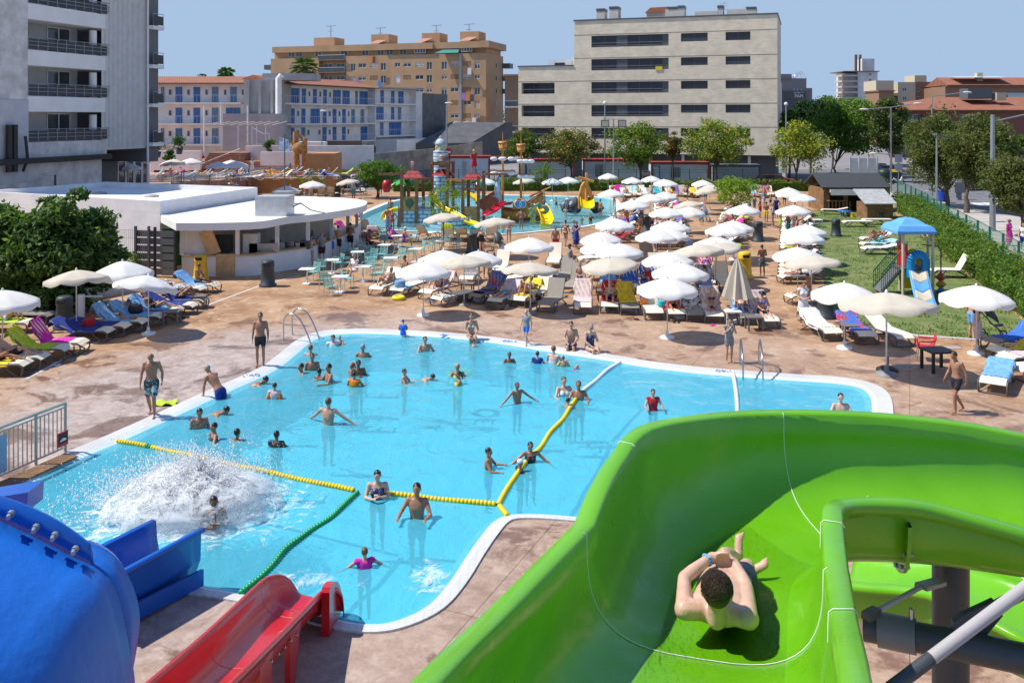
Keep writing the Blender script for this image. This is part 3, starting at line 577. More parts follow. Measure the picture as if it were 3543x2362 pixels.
M_pg=plain('papi_grey',(.22,.21,.22),.7);M_pd=plain('papi_dark',(.08,.08,.09),.6)
t_,W_,H_=simple_block('grey_hotel','grey hotel with white roof tanks and a dark sign panel, above the green trees','D',158,385,318,300,14,M_pg,rows=(17.7,),cols=((.48,.53),(.62,.67),(.77,.82)),rm=None,wh=.6)
mb=MB();mb.box(-1,W_*.38,-1,10,H_,H_+1.4);mb.box(W_+.01,W_+2.6,2,12,0,H_-3.2);mb.build('upper_block',M_pg,t_)
mb=MB();mb.box(0,W_*.95,-.6,-.05,0,16.9);mb.build('sign_panel',M_pd,t_)
mb=MB();[mb.lathe([(.45,0),(.45,1.1),(.1,1.4)],12,(W_*.42+i*1.0,3,H_))for i in range(3)];mb.build('water_tank',white,t_)
mb=MB();[mb.beam((W_*.8+i*1.5,4,H_),(W_*.8+i*.6,4,H_+2+i*.3),.08,.08,(0,1,0))for i in range(3)];[mb.beam((W_*.7,4,H_+1.4+i*.4),(W_*.98,4,H_+1.5+i*.4),.06,.06)for i in range(3)];mb.build('antenna',galv,t_)
glow=plain('letter_white',(.85,.85,.85),.5)
ttext('PAPI',1.5,glow,t_,(W_*.67,-.75,15.2));ttext('HOTEL ***',.75,glow,t_,(W_*.67,-.75,16.3))
M_br2=plain('roof_brown',(.20,.14,.12),.8);M_wt=mat('peeling_white',(.5,.5,.5),.9,col2=(.74,.74,.75),scale=.15,detail=8)
P=atY('D',790,268,400)
t_,W_,H_=simple_block('white_tower_block','tall white tower block with peeling paint and stacked left balconies','D',850,1028,258,400,18,M_wt,rows=(28,25.5,23,20.5,18),cols=((.57,.70),),wh=1.2)
mb=MB();mb.box(W_*.35,W_*.98,3,12,H_,H_+6);mb.build('roof_house',M_wt,t_);MB().box(-7,W_+.5,-1,16,H_-.1,H_+.3).build('roof',M_br2,t_)
for i in range(7):MB().box(-7.5,-.1,-1,8,H_-2.2-i*2.5,H_-1.4-i*2.5).build('balcony',plain('tan_bal',(.5,.42,.36),.8),t_)
MB().box(-6,-.05,2,10,0,H_-.6).build('side_wall',M_wt,t_)
mb=MB();[mb.box(W_*q,W_*q+1,5,6,H_,H_+8)for q in(.08,.3)];mb.build('chimney',M_br2,t_)
M_cr=plain('cream_render',(.52,.46,.34),.85);M_br=plain('brown_brick',(.27,.16,.10),.85);M_rb=plain('red_brick',(.20,.085,.065),.85)
t_,W_,H_=simple_block('cream_house','cream block with corner balconies left of the long red roof','D',1212,1370,352,260,12,M_cr,rows=(16.8,14.2,11.6),cols=((.25,.5),),wh=1.1)
for i in range(4):MB().box(-4,-.1,-.5,6,H_-4-i*2.7,H_-3.2-i*2.7).build('balcony',M_cr,t_)
t2,W_,H_=simple_block('brown_lift_block','brown block with small square windows and cream lift tower on its roof','D',1370,1640,350,263,14,M_br,rows=(16.8,14.2),cols=((.02,.16),(.25,.35),(.62,.85)),wh=1.1)
MB().box(W_*.08,W_*.48,2,9,H_,H_+2).build('lift_tower',M_cr,t2)
t_,W_,H_=simple_block('low_brown_house','small brown house with curved tiled eave behind the dark tree','D',1040,1175,438,255,10,M_br,rm=M_terra)
MB().box(-.4,W_+.4,1,10,H_+.35,H_+3.2).build('upper_wall',M_cr,t_)
P=atY('D',1640,470,250);Q=atY('D',2700,470,250);W_=Q.x-P.x;ze=atY('D',1640,385,250).z;zr=atY('D',1800,315,258).z
t_=thing('long_terracotta_row','long brown apartment row with orange tiled roof on the far right skyline','building',(P.x,250,0))
ops=[(x,x+3,ze-8.6,ze-3.6)for x in(6,18,30,38,50,60,70)]
mb=MB();wall(mb,0,W_,0,ze,ops,.3);mb.add([(0,14,0),(0,0,0),(0,0,ze),(0,14,ze)],[(0,1,2,3)]);mb.build('wall',M_br,t_)
for o in ops:window(t_,*o,.25,[WF,glass],mull=1,fr=.15)
MB().extrude([(0,-1.2,ze-.2),(0,-1.2,ze+.2),(0,5,zr),(0,14,zr-3),(0,14,ze-.2)],(W_,0,0)).build('roof',M_terra,t_)
MB().box(0,W_,-1.6,-.02,ze-11,ze-8.8).build('balcony',plain('row_balcony',(.45,.42,.40),.7),t_)
for x in(10,28,44,52,66):mb=MB();mb.box(x,x+1.6,2,3.6,zr-3,zr+1.2);mb.build('chimney',M_cr,t_)
mb=MB();mb.add([(3,-.8,ze+2.3),(17,-.8,ze+2.3),(17,4,zr+.3),(3,4,zr+.3)],[(0,1,2,3)]);mb.build('roof_glazing',plain('pale_glazing',(.55,.62,.62),.3),t_)
mb=MB();mb.add([(17,-2.6,ze-4.8),(31,-2.6,ze-4.8),(31,-.1,ze-2),(17,-.1,ze-2)],[(0,1,2,3)]);mb.build('awning',plain('white_awning',(.7,.68,.62),.8),t_)
P=atY('D',1140,600,180);Q=atY('D',2700,600,180);W_=Q.x-P.x;ze=atY('D',1640,603,180).z;zr=atY('D',1640,488,188).z
t_=thing('red_brick_row','red brick apartment row with orange pantile roof and dormer slots behind the plane trees','building',(P.x,180,0))
ops=[(x,x+4.5,z,z+2.2)for x in(2,14,27,39,52,64,76)for z in(ze-3.1,ze-6.4,ze-9.7)]
mb=MB();wall(mb,0,W_,0,ze,ops,.9);mb.build('wall',M_rb,t_)
for o in ops:window(t_,*o,.85,[WF,glass],mull=2,fr=.1);
for z in(ze-3.2,ze-6.5,ze-9.8):
 for x in(1,38,62):MB().box(x,x+12,-1,-.01,z-.9,z-.1).build('balcony',plain('pale_balcony',(.42,.45,.46),.5),t_)
hip=13.0
mb=MB();mb.add([(-1.2,-1.2,ze),(W_,-1.2,ze),(W_,8,zr),(hip,8,zr),(-1.2,16,ze)],[(0,1,2,3),(0,3,4)]);mb.add([(-1.2,-1.2,ze-.3),(W_,-1.2,ze-.3),(W_,-1.2,ze),(-1.2,-1.2,ze)],[(0,1,2,3)]);mb.build('roof',M_terra,t_)
for x in(17,31,57):
 MB().box(x,x+5,2.5,6,ze+2.3,ze+4.4).build('dormer',M_frame,t_);MB().box(x+5.6,x+7.6,2,4,ze+2,zr+.8).build('chimney',M_cr,t_)
mb=MB();mb.add([(37,2.5,zr-.8),(49,2.5,zr-.8),(47,9,zr+2.2),(36,9,zr+2.2)],[(0,1,2,3)]);mb.build('glass_canopy',plain('pale_glazing',(.55,.62,.62),.3),t_)
mb=MB();[mb.add([(66+i*11,-3,ze-3.8),(73+i*11,-3,ze-3.8),(73+i*11,-.1,ze-.8),(66+i*11,-.1,ze-.8)],[(0,1,2,3)])for i in range(2)];mb.build('awning',plain('striped_awning',(.48,.42,.33),.8),t_)
M_wr=mat('white_render',(.84,.83,.80),.75,col2=(.70,.70,.71),scale=.8,detail=8,lo=.3,hi=.55);M_rf=mat('white_roof',(.78,.77,.75),.7,col2=(.72,.69,.65),scale=.3,detail=8,lo=.5,hi=.8)
Ln=Vector((0,0,0))
def roofpt(r,x,y,z):p=at(r,x,y,z);return(p.x,p.y)
an=thing('white_annex','flat-roofed white annex with raised parapet and a small window beside the fig tree','building')
za=3.6;A_=[roofpt('E',1240,215,za),roofpt('E',1995,108,za),roofpt('E',825,65,za),roofpt('E',-150,138,za)];A_=[A_[3],A_[0],A_[1],A_[2]]
mb=MB();n=4
mb.prism(A_,0,2.95);
ctr=Vector((sum(p[0]for p in A_)/4,sum(p[1]for p in A_)/4));inn=[tuple(Vector(p)+(ctr-Vector(p)).normalized()*.35)for p in A_]
mb.build('wall',M_wr,an)
mb=MB();[mb.add([(*A_[i],2.955),(*A_[(i+1)%4],2.955),(*A_[(i+1)%4],za),(*A_[i],za),(*inn[i],3.2),(*inn[(i+1)%4],3.2),(*inn[(i+1)%4],za),(*inn[i],za)],[(0,1,2,3),(3,2,6,7),(4,7,6,5)])for i in range(4)];mb.build('parapet',M_wr,an)
MB().poly(inn,(),3.25).build('roof',M_rf,an)
for x,y in((775,160),(1175,182),(1095,107)):p=at('E',x,y,3.25);MB().lathe([(.45,.02),(.4,.10),(.05,.16)],12,(p.x,p.y,3.25)).build('roof_vent',plain('vent_grey',(.35,.33,.3),.7),an)
a=Vector(A_[0]);c=Vector(A_[1]);d=(c-a);ang=math.atan2(d.y,d.x);t=(d.length-4.6)
w_=MB();w_.box(t,t+1.15,-.04,.0,.95,1.65);w_.mi=1;w_.box(t+.08,t+1.07,-.07,-.045,1.03,1.57);o=w_.build('window',[white,glass],an);o.location=(a.x,a.y,.7);o.rotation_euler.z=ang
bar=thing('pool_bar','white open bar with wide curved canopy roof and wooden counter top','building')
zr=2.85
ro=crom([Vector((*roofpt(*q,zr),0))for q in(('E',1365,385),('E',1650,384),('E',2016,372),('F',250,523),('F',500,500),('F',760,462),('F',920,428),('F',968,396),('F',930,373),('F',780,354),('F',450,340))],4)
ro=[(p.x,p.y)for p in ro]+[roofpt('F',0,328,zr),roofpt('E',1995,205,zr),roofpt('E',1245,325,zr)]
mb=MB();mb.prism(ro,zr-.38,zr);mb.build('canopy_roof',M_rf,bar)
fr_=crom([at(*q)for q in(('E',1408,800),('E',1680,800),('E',1980,792),('F',150,1022),('F',380,985),('F',560,935),('F',720,870),('F',850,790),('F',915,700),('F',900,660))],4)
def wallstrip(pts,th,z0,z1):
 ins=[]
 for i,p in enumerate(pts):q=pts[min(i+1,len(pts)-1)]-pts[max(i-1,0)];q.normalize();ins.append(p+Vector((-q.y,q.x,0))*th)
 m_=MB();rows=[[Vector((p.x,p.y,z0))for p in pts],[Vector((p.x,p.y,z1))for p in pts],[Vector((p.x,p.y,z1))for p in ins],[Vector((p.x,p.y,z0))for p in ins]]
 m_.grid(rows,False);m_.add([r[0]for r in rows],[(0,1,2,3)]);m_.add([r[-1]for r in rows],[(3,2,1,0)]);return m_
wallstrip(fr_,.15,0,1.02).build('counter_wall',M_wr,bar)
M_ct=mat('counter_wood',(.55,.36,.19),.5,.2,2)
ct=[p+Vector((0,-.06,0))for p in fr_];wallstrip(ct,.62,1.02,1.09).build('counter_top',M_ct,bar)
ic=[p+Vector((-.4,1.25,0))for p in fr_[:30]];wallstrip(ic,.7,0,.9).build('back_counter',plain('cabinet_grey',(.30,.29,.29),.5),bar)
wallstrip(ic,.72,.9,.96).build('back_worktop',plain('worktop',(.5,.45,.38),.4),bar)
bk=[p+Vector((-.6,4.2,0))for p in fr_[:22]];wallstrip(bk,.2,0,zr-.4).build('rear_wall',plain('bar_inner',(.45,.44,.43),.7),bar)
for i in(0,6,12,17,22,26,29,32,35):
 p=fr_[i]+Vector((.0,.1,0));MB().box(p.x-.09,p.x+.09,p.y-.09,p.y+.09,1.09,zr-.38).build('column',M_wr if i<20 else plain('pale_blue_post',(.45,.55,.60),.5),bar)
p=at('E',1408,795);MB().box(p.x-.1,p.x+1.4,p.y,p.y+.2,1.09,zr-.38).build('end_wall',M_wr,bar)
p=at('E',1680,797);q=at('E',1830,793);m_=MB();m_.box(p.x,q.x,p.y-.14,p.y-.02,.05,1.15);m_.build('gate',mat('pine_board',(.52,.35,.17),.6,.15,3),bar)
MB().beam((p.x-.1,p.y-.05,1.15),(p.x-.5,p.y-.2,2.3),.06,.7,(1,0,0)).build('gate_flap',M_ct,bar)
for(x,y,w1,h1,m1)in((1880,560,.75,1.0,white),(1985,590,1.5,.5,steel),(1610,520,1.4,.9,dgrey)):
 p=at('E',x,800);MB().box(p.x-w1/2,p.x+w1/2,p.y+1.3,p.y+1.9,1.0,1.0+h1).build('appliance',m1,bar)
for(x,z_,m1)in((60,1.3,black),(200,1.25,steel),(300,1.2,steel),(340,1.3,dgrey),(120,1.2,white)):
 p=at('F',x,1020);MB().box(p.x-.25,p.x+.25,p.y+1.5,p.y+1.95,.96,z_+.1).build('appliance',m1,bar)
p=at('F',300,800);MB().box(p.x-.15,p.x+1.9,p.y-2.2,p.y-2.0,1.3,2.3).build('menu_board',plain('board_grey',(.3,.33,.35),.5),bar)
u_=thing('roof_ventilation_unit','galvanised box ventilation unit standing on the curved bar roof','ventilation unit',(*roofpt('F',95,520,zr),zr),R_(-4))
MB().box(-.85,.85,0,1.4,.0,1.05).build('casing',mat('galv_sheet',(.55,.56,.57),.35,.1,3,metal=.3),u_)
m_=MB();[m_.box(-.8+i*1.55,-.75+i*1.55,.1,1.3,-.0,.1)for i in range(2)];m_.tube([(.85,1.2,.4),(1.2,1.3,.6),(1.6,1.9,.15),(2.6,1.2,.06)],.03,5);m_.build('cable',black,u_)
u_=thing('roof_fan_cowl','small square chimney cowl on the bar roof behind the ventilation unit','roof cowl',(*roofpt('F',215,408,zr),zr))
MB().box(-.3,.3,-.3,.3,0,.45).build('duct',M_wr,u_);MB().box(-.5,.5,-.5,.5,.5,.78).build('cap',plain('cowl_grey',(.30,.28,.26),.7),u_)
f_=thing('roof_flag','pale blue and white flag on a thin mast rising from the bar roof','flag',(*roofpt('F',222,360,zr),zr))
MB().cyl((0,0,.5),(0,0,4.1),.04).build('pole',dgrey,f_)
m_=MB();m_.grid([[(0+i*.16-.35,.08*math.sin(i*1.4),4.0-j*.2-.05*i)for i in range(5)]for j in range(5)]);m_.build('cloth',plain('flag_cloth',(.35,.45,.6),.8,var=.5,scale=4),f_)
gt=thing('slatted_gate','tall dark slatted gate with white gaps between annex and bar','gate',tuple(at('E',1050,800)),R_(-12))
m_=MB();[m_.box(.03,2.2,0,.05,.15+i*.38,.46+i*.38)for i in range(6)];m_.build('slat_panel',M_frame,gt);m_=MB();[m_.box(x,x+.09,-.05,.09,0,2.55)for x in(-.05,1.05,2.2)];m_.build('post',black,gt)
gs=thing('green_screen','artificial green hedge screen on low brown wall left of the bar','screen',tuple(at('E',1255,790)),R_(5))
MB().box(.0,1.5,0,.25,0,.5).build('plinth',plain('brown_plinth',(.40,.27,.2),.8),gs);MB().box(0,1.5,.03,.15,.5,2.4).build('panel',mat('astro',(.01,.10,.02),.95,.4,20,bump=1,bscale=40),gs)
wf=thing('wire_fence','grey welded wire fence in front of the white annex beside the gate','fence',tuple(at('E',835,800)),R_(-6))
m_=MB();[m_.beam((x*.11,0,.1),(x*.11,0,2.4),.012,.012,(0,1,0))for x in range(22)];[m_.beam((0,0,z),(2.4,0,z),.012,.012)for z in(.2,.8,1.4,2.0,2.4)];m_.build('mesh',galv,wf)
for x in(1.5,2.2):MB().box(x-.05,x+.05,-.06,.06,0,2.6).build('post',M_frame,wf)
TZ=1.9
tf=[at('S',x,y,TZ)for x,y in((-400,705),(360,692),(700,690),(1110,686),(1415,660),(1600,642),(1860,600),(2110,582),(2352,560),(2900,540))]
tp=[(p.x,p.y)for p in tf]+[(-19,121),(-60,121)]
M_ter=mat('terrace_tiles',(.42,.22,.15),.8,col2=(.50,.30,.22),scale=1)
struct('terrace',MB().prism(tp,.0,TZ),M_ter)
for a,c in zip(tf[1:],tf[2:]):
 L_=(c-a).length;t_=thing('terrace_balustrade','glass and steel balustrade panel along the front of the upper terrace','balustrade',tuple(a),math.atan2(c.y-a.y,c.x-a.x),'balustrade panels of the upper terrace')
 m_=MB();n=max(1,int(L_/2.2));[m_.box(L_*i/n-.04,L_*i/n+.04,-.25,-.17,-1.2,1.05)for i in range(n+1)];m_.build('post',galv,t_)
 gl_=mat('balustrade_glass',(.5,.55,.58),.1,.05,alpha=.35);MB().box(.05,L_-.05,-.2,-.19,.1,.85).build('glass_panel',gl_,t_)
rp=thing('terrace_ramp','sloping concrete ramp with steel railing below the upper terrace','ramp')
q0=at('B',0,1435,.3);q1=at('B',450,1330,1.5);q0=Vector((q0 .x-6,q0 .y-2.0,-.0));
m_=MB();m_.extrude([(q0 .x,q0 .y,q0 .z+.0),(q0 .x,q0 .y,.55),(q1 .x,q1 .y,1.75),(q1 .x,q1 .y,0)],(.3,2.2,0));m_.build('slab',plain('concrete',(.42,.42,.40),.85),rp)
m_=MB();n=12
for i in range(n+1):p=Vector((q0 .x,q0 .y,.55)).lerp(Vector((q1 .x,q1 .y,1.75)),i/n);m_.beam(p,p+Vector((0,0,1.05)),.05,.05,(0,1,0))
for k in(.55,1.0):m_.beam((q0 .x,q0 .y,.55+k),(q1 .x,q1 .y,1.75+k),.05,.05)
m_.build('railing',galv,rp)
ow=thing('orange_wall','orange rendered wall block at the right end of the terrace','wall');p=atY('B',465,1310,96);q=atY('B',690,1190,96)
M_or=mat('orange_render',(.48,.24,.10),.8,.1,.6);MB().box(p.x,q.x,96,100,0,q.z).build('wall',M_or,ow);MB().box(p.x-6,p.x-.01,95.6,97,0,1.6).build('low_wall',M_or,ow)
pk=thing('palm_trunk_gate','tall carved palm trunk frame standing at the terrace end','wooden frame');p=atY('B',390,1325,98);q=atY('B',460,1325,98)
M_pt=mat('carved_trunk',(.42,.21,.07),.7,.4,3,bump=.5)
h_=atY('B',390,1020,98).z
m_=MB();m_.tube([(p.x,98,0),(p.x+.05,98,h_*.5),(p.x-.05,98,h_)],[.33,.36,.3],10);m_.build('post',M_pt,pk);m_=MB();m_.tube([(q.x,98,0),(q.x-.05,98,h_*.5),(q.x,98,h_-.7)],[.3,.3,.26],10);m_.build('post',M_pt,pk)
m_=MB();m_.ball(((p.x+q.x)/2-.1,97.8,h_*.72),.75,.3,.7,12,8);m_.tube([(p.x-.6,98,h_*.85),(p.x+.4,98,h_*.62)],.14,6);m_.tube([(p.x,98,h_-.2),(q.x+.1,98,h_-.9)],.16,6);m_.build('carving',M_pt,pk)
stp=thing('terrace_steps','wide brown steps rising at the back of the upper terrace','steps')
M_sp=mat('brown_step',(.30,.14,.085),.75,.15,1);P0=atY('S',1400,500,104);P1=atY('S',1845,500,104)
for i in range(9):MB().box(P0 .x-(5-i*.55 if i<5 else 0),P1 .x+(8-i*1.2 if i<5 else 0),101+i*.45,110,TZ+i*.23,TZ+(i+1)*.23-.003).build('step',M_sp,stp)
MB().tube([(P0 .x+.3,100.6,TZ+.9),(P0 .x+4,103.4,TZ+2.6),(P0 .x+4,103.4,TZ+1.2)],.04,6).build('handrail',white,stp)
tw_=thing('terrace_back_wall','low white planter wall at the back of the upper terrace','wall');p=atY('S',740,380,101);q=atY('S',1320,310,101)
MB().box(p.x,q.x,101,101.5,TZ,q.z).build('wall',M_hw,tw_)
p=atY('S',1845,250,106);q=atY('S',2352,245,106);MB().box(p.x,q.x+10,106,106.5,TZ,p.z).build('wall',M_hw,tw_)
p=atY('B',100,1180,101.5);q=atY('B',605,1130,108);MB().box(p.x,q.x,102.2,102.6,TZ,p.z).build('raised_wall',M_hw,tw_)
pg=thing('terrace_pergola','thin white pergola with slatted roof in front of the shuttered hotel','pergola');p=atY('S',1370,12,108);q=atY('S',2160,48,108)
m_=MB();[m_.beam((p.x+(q.x-p.x)*i/8,108,p.z),(p.x+(q.x-p.x)*i/8+.2,114,p.z+.4),.12,.08)for i in range(9)];m_.beam((p.x,108,p.z),(q.x,108,q.z+.3),.15,.12);m_.build('roof',plain('pergola_beige',(.55,.5,.44),.7),pg)
for i,x in enumerate((1370,1560,1760,1975,2080)):a=atY('S',x,60,108);MB().box(a.x-.05,a.x+.05,107.95,108.05,3.6,p.z).build('post',white,pg)
for x in(1583,1714,1920):
 a=atY('A',x,820,112);t_=thing('mast','thin white mast standing before the shuttered hotel','mast',(a.x,112,0),0,'white masts before the hotel');MB().cyl((0,0,3.8),(0,0,a.z),.09).build('pole',white,t_)
gb=thing('glass_windbreak','white framed angular glass windbreak on the terrace wall','windbreak');p=atY('S',1920,235,105.5);q=atY('S',2120,110,105.5)
m_=MB();pts=[(p.x,105.5,p.z),(p.x,105.5,p.z+2.0),(p.x+1.3,105.5,q.z),(q.x,105.5,q.z),(q.x,105.5,p.z)];[m_.beam(a,b_,.1,.1)for a,b_ in zip(pts,pts[1:]+pts[:1])];m_.build('frame',white,gb)
MB().add([Vector(x)for x in pts],[(0,1,2,3,4)]).build('glass_panel',mat('balustrade_glass',(.5,.55,.58),.1),gb)
st=thing('external_stair','steep white external staircase beside the tower entrance','staircase');p=atY('S',890,60,95);q=atY('S',1040,235,95)
m_=MB();[m_.box(p.x+(q.x-p.x)*i/12,p.x+(q.x-p.x)*i/12+.5,94.5,95.6,p.z-2.6+(q.z-p.z+2.3)*i/12,p.z-2.5+(q.z-p.z+2.3)*i/12)for i in range(13)];m_.build('treads',white,st)
m_=MB();[m_.beam((p.x,94.4,p.z-2.4+k),(q.x,94.4,q.z-.2+k),.05,.05)for k in(.5,1.1)];m_.build('handrail',galv,st)
sw=thing('street_wall','long weathered grey wall with faded graffiti behind the parked cars','wall')
M_cw=mat('weathered_wall',(.20,.185,.16),.9,col2=(.36,.34,.31),scale=.7,detail=9);
p=atY('B',895,1200,121);q=atY('B',1480,1150,134);r_=atY('B',1835,1100,140)
m_=MB();m_.extrude([(p.x,121,0),(q.x,134,0),(q.x,134,q.z),(p.x,121,p.z)],(-.1,.3,0));m_.extrude([(q.x,134,0),(r_.x,140,0),(r_.x,140,r_.z),(q.x,134,q.z)],(-.1,.3,0));m_.build('wall',M_cw,sw)
p=atY('B',620,1092,118);q=atY('B',893,1090,120);t_=thing('dark_wall_block','dark grey rendered wall block beside the hotel wing','wall');MB().box(p.x,q.x,118.5,121,0,p.z).build('wall',plain('dark_render',(.13,.12,.11),.9),t_)
p=atY('B',345,1100,116);q=atY('B',615,1130,116);MB().box(p.x,q.x,116,117.5,0,p.z).build('low_block',M_hw,t_)
wh=thing('warehouse','grey warehouse with steep dark sheet roof beyond the street wall','building');p=atY('B',1330,1110,150);q=atY('B',1555,950,160)
m_=MB();m_.extrude([(p.x,148,0),(p.x,148,p.z),(p.x+5.8,160,q.z),(p.x+7,166,q.z),(p.x+7,166,0)],(9,3,0));m_.build('roof',mat('dark_sheet',(.10,.10,.105),.7,.2,.5),wh)
p=atY('B',1555,990,165);q=atY('B',1830,1100,165);m_=MB();m_.box(p.x,q.x,165,172,0,p.z);m_.build('wall',M_cw,wh)
for x in(1620,1710):a=atY('B',x,1100,158);m_=MB();m_.ball((a.x,162,a.z-.5),3.3,3,4.2,14,8);m_.build('canopy',plain('tarp',(.24,.235,.21),.8),wh)
M_cab=mat('cabin_panel',(.62,.66,.70),.6,.06,1);M_red=plain('red_trim',(.38,.03,.02),.5)
def cabin(reg,x0,x1,yt,Y,label,trim=M_red,door=None,win=None,grey=False):
 p=atY(reg,x0,yt,Y);q=atY(reg,x1,yt,Y);t_=thing('site_cabin',label,'cabin',(p.x,Y,0),0);W_=q.x-p.x;H_=p.z
 MB().box(.1,W_-.1,.05,2.4,.1,H_-.1).build('body',M_cab if not grey else mat('corrugated',(.45,.47,.48),.5,.15,6),t_)
 m_=MB();m_.box(0,.2,0,.04,0,H_);m_.box(W_-.2,W_,0,.04,0,H_);m_.box(.2,W_-.2,0,.04,H_-.2,H_);m_.box(-.05,W_+.05,-.05,2.5,H_,H_+.08);m_.build('frame',trim,t_)
 if grey:m_=MB();[m_.box(.3+i*.3,.42+i*.3,.0,.06,.15,H_-.25)for i in range(int((W_-.5)/.3))];m_.build('ribs',MATS['corrugated'],t_)
 if win:
  a,c=atY(reg,win[0],0,Y).x-p.x,atY(reg,win[1],0,Y).x-p.x;m_=MB();m_.box(a,c,.0,.045,1.0,H_-.55);m_.mi=1;[m_.box(a+(c-a)*i/7-.02,a+(c-a)*i/7+.02,-.06,-.01,.95,H_-.5)for i in range(8)];m_.build('window',[glass,white],t_)
 if door:a,c=atY(reg,door[0],0,Y).x-p.x,atY(reg,door[1],0,Y).x-p.x;m_=MB();m_.box(a,c,-.01,.045,.1,H_-.35);m_.mi=1;m_.box(a+.1,c-.1,-.02,-.012,.15,H_-.45);m_.build('door',[M_frame,M_cab],t_)
 return t_
cabin('B',1570,1893,1215,108,'white site cabin with red trim and barred window, leftmost behind the pirate playground',win=(1678,1712))
cabin('C',100,535,1240,108,'white site cabin behind the second masts of the water playground')
cabin('C',597,1055,1240,107,'white site cabin with red frame and upright barred window',win=(692,755))
cabin('C',1125,1580,1262,106,'white site cabin with a dark door outline and barred window',door=(1135,1195),win=(1277,1355))
cabin('C',1602,1975,1282,105,'grey corrugated container right of the white cabins',trim=M_frame,grey=True)
M_kw=mat('kiosk_boards',(.24,.125,.055),.7,.3,2,bump=.3);M_kr=plain('shingle',(.045,.05,.055),.85)
kY=at('D',700,1560).y;kb_=at('D',540,1520);kc=at('D',1080,1520);Y0=kb_.y
kk=thing('wooden_kiosk','open wooden kiosk with dark pitched roof and rolled awning on the lawn','kiosk',(kb_.x,Y0,0));W_=5.4*1.0;s_=FS/Y0
zE=CAMZ-(uv('D',0,1300)[1]-HZ)*Y0/FS;zR=CAMZ-(uv('D',0,1172)[1]-HZ)*(Y0+2)/FS;W_=atY('D',1090,1500,Y0).x-kb_.x
m_=MB();m_.box(0,.12,0,4,0,zE-.1);m_.box(W_-.12,W_,0,4,0,zE-.1);m_.box(.12,W_-.12,3.9,4,0,zE-.1);m_.build('wall',M_kw,kk)
m_=MB();m_.box(.12,W_*.10,0,.1,0,zE-.1);m_.box(W_*.33,W_*.40,0,.1,0,zE-.1);m_.box(W_*.62,W_*.70,0,.1,0,zE-.1);m_.box(W_*.1,W_*.33,0,.1,zE-.5,zE-.1);m_.build('front_boards',M_kw,kk)
m_=MB();m_.extrude([(-.3,-.5,zE-.1),(-.3,-.5,zE+.02),(-.3,2,zR),(-.3,4.5,zE+.02),(-.3,4.5,zE-.1),(-.3,2,zR-.15)],(W_+.6,0,0));m_.build('roof',M_kr,kk)
m_=MB();m_.box(W_*.07,W_*.96,-.65,-.35,zE-.42,zE-.18);m_.add([(W_*.07,-.7,zE-.65),(W_*.96,-.7,zE-.65),(W_*.96,-.66,zE-.2),(W_*.07,-.66,zE-.2)],[(0,1,2,3)]);m_.build('awning',plain('cream_awning',(.66,.64,.56),.8),kk)
m_=MB();m_.box(W_*.05,W_*.36,-.5,-.05,.9,.98);[m_.box(W_*.05+i*.3,W_*.05+i*.3+.1,-.45,-.4,0,.9)for i in range(7)];m_.build('counter',M_kw,kk)
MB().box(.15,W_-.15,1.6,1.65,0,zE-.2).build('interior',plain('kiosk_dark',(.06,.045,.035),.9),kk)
sh_p=at('D',935,1590);sh=thing('wooden_shed','low wooden playhouse shed with grey sheet roof in front of the kiosk','shed',tuple(sh_p));w2=at('D',1168,1590).x-sh_p.x;h2=CAMZ-(uv('D',0,1450)[1]-HZ)*sh_p.y/FS
MB().box(0,w2,0,2.2,0,h2).build('wall',M_kw,sh);m_=MB();m_.extrude([(-.3,-.3,h2-.05),(-.3,-.3,h2+.03),(-.3,2.2,h2+1.0),(-.3,2.2,h2+.9)],(w2+.5,0,0));m_.build('roof',mat('grey_sheet',(.38,.38,.37),.7,.2,4),sh)
m_=MB();m_.box(w2*.42,w2*.62,-.04,-.01,h2*.1,h2*.42);m_.mi=1;m_.box(w2*.36,w2*.42,-.06,-.01,h2*.02,h2*.5);m_.box(w2*.62,w2*.68,-.06,-.01,h2*.02,h2*.5);m_.build('window',[glass,M_kw],sh)
p=atY('D',775,1180,86);q=atY('D',1030,1038,86);bb=thing('white_billboard','blank white panelled screen standing behind the wooden kiosk','billboard',(p.x,86,0));W_=q.x-p.x
MB().box(.1,W_-.1,0,.1,p.z-.6,q.z).build('panel',wplas,bb);
for i in range(4):MB().box(.0+i*(W_-.1)/3,.12+i*(W_-.1)/3,-.05,-.005,0,q.z+.1).build('post',M_cab if i in(0,3)else white,bb)
fp=[at('T',x,y,2.0)for x,y in((175,690),(260,740),(320,765),(370,790),(435,820),(500,855),(570,900),(645,935),(725,985),(830,1025),(920,1075),(1045,1135),(1175,1205),(1320,1275),(1490,1360),(1700,1450))]
M_gf=plain('fence_green',(.02,.13,.09),.5);M_gn=mat('green_netting',(.03,.20,.13),.8,.1,alpha=.42)
fn=thing('green_fence','green posted mesh fence with windbreak netting between hedge and pavement','fence')
for a in fp:MB().box(a.x-.05,a.x+.05,a.y-.05,a.y+.05,0,2.0).build('post',M_gf,fn)
for i,(a,c)in enumerate(zip(fp,fp[1:])):
 m_=MB();m_.add([(a.x,a.y,.1),(c.x,c.y,.1),(c.x,c.y,1.95),(a.x,a.y,1.95)],[(0,1,2,3)]);m_.mi=1;m_.beam((a.x,a.y,1.97),(c.x,c.y,1.97),.03,.03);m_.beam((a.x,a.y,1.0),(c.x,c.y,1.0),.02,.02);m_.build('mesh_panel',[M_gn,M_gf],fn)
bf=thing('back_fence','thin green wire fence behind the back hedge','fence');
for i in range(26):MB().box(-14+i*2.0-.04,-14+i*2.0+.04,100.6,100.68,0,2.3).build('post',M_gf,bf)
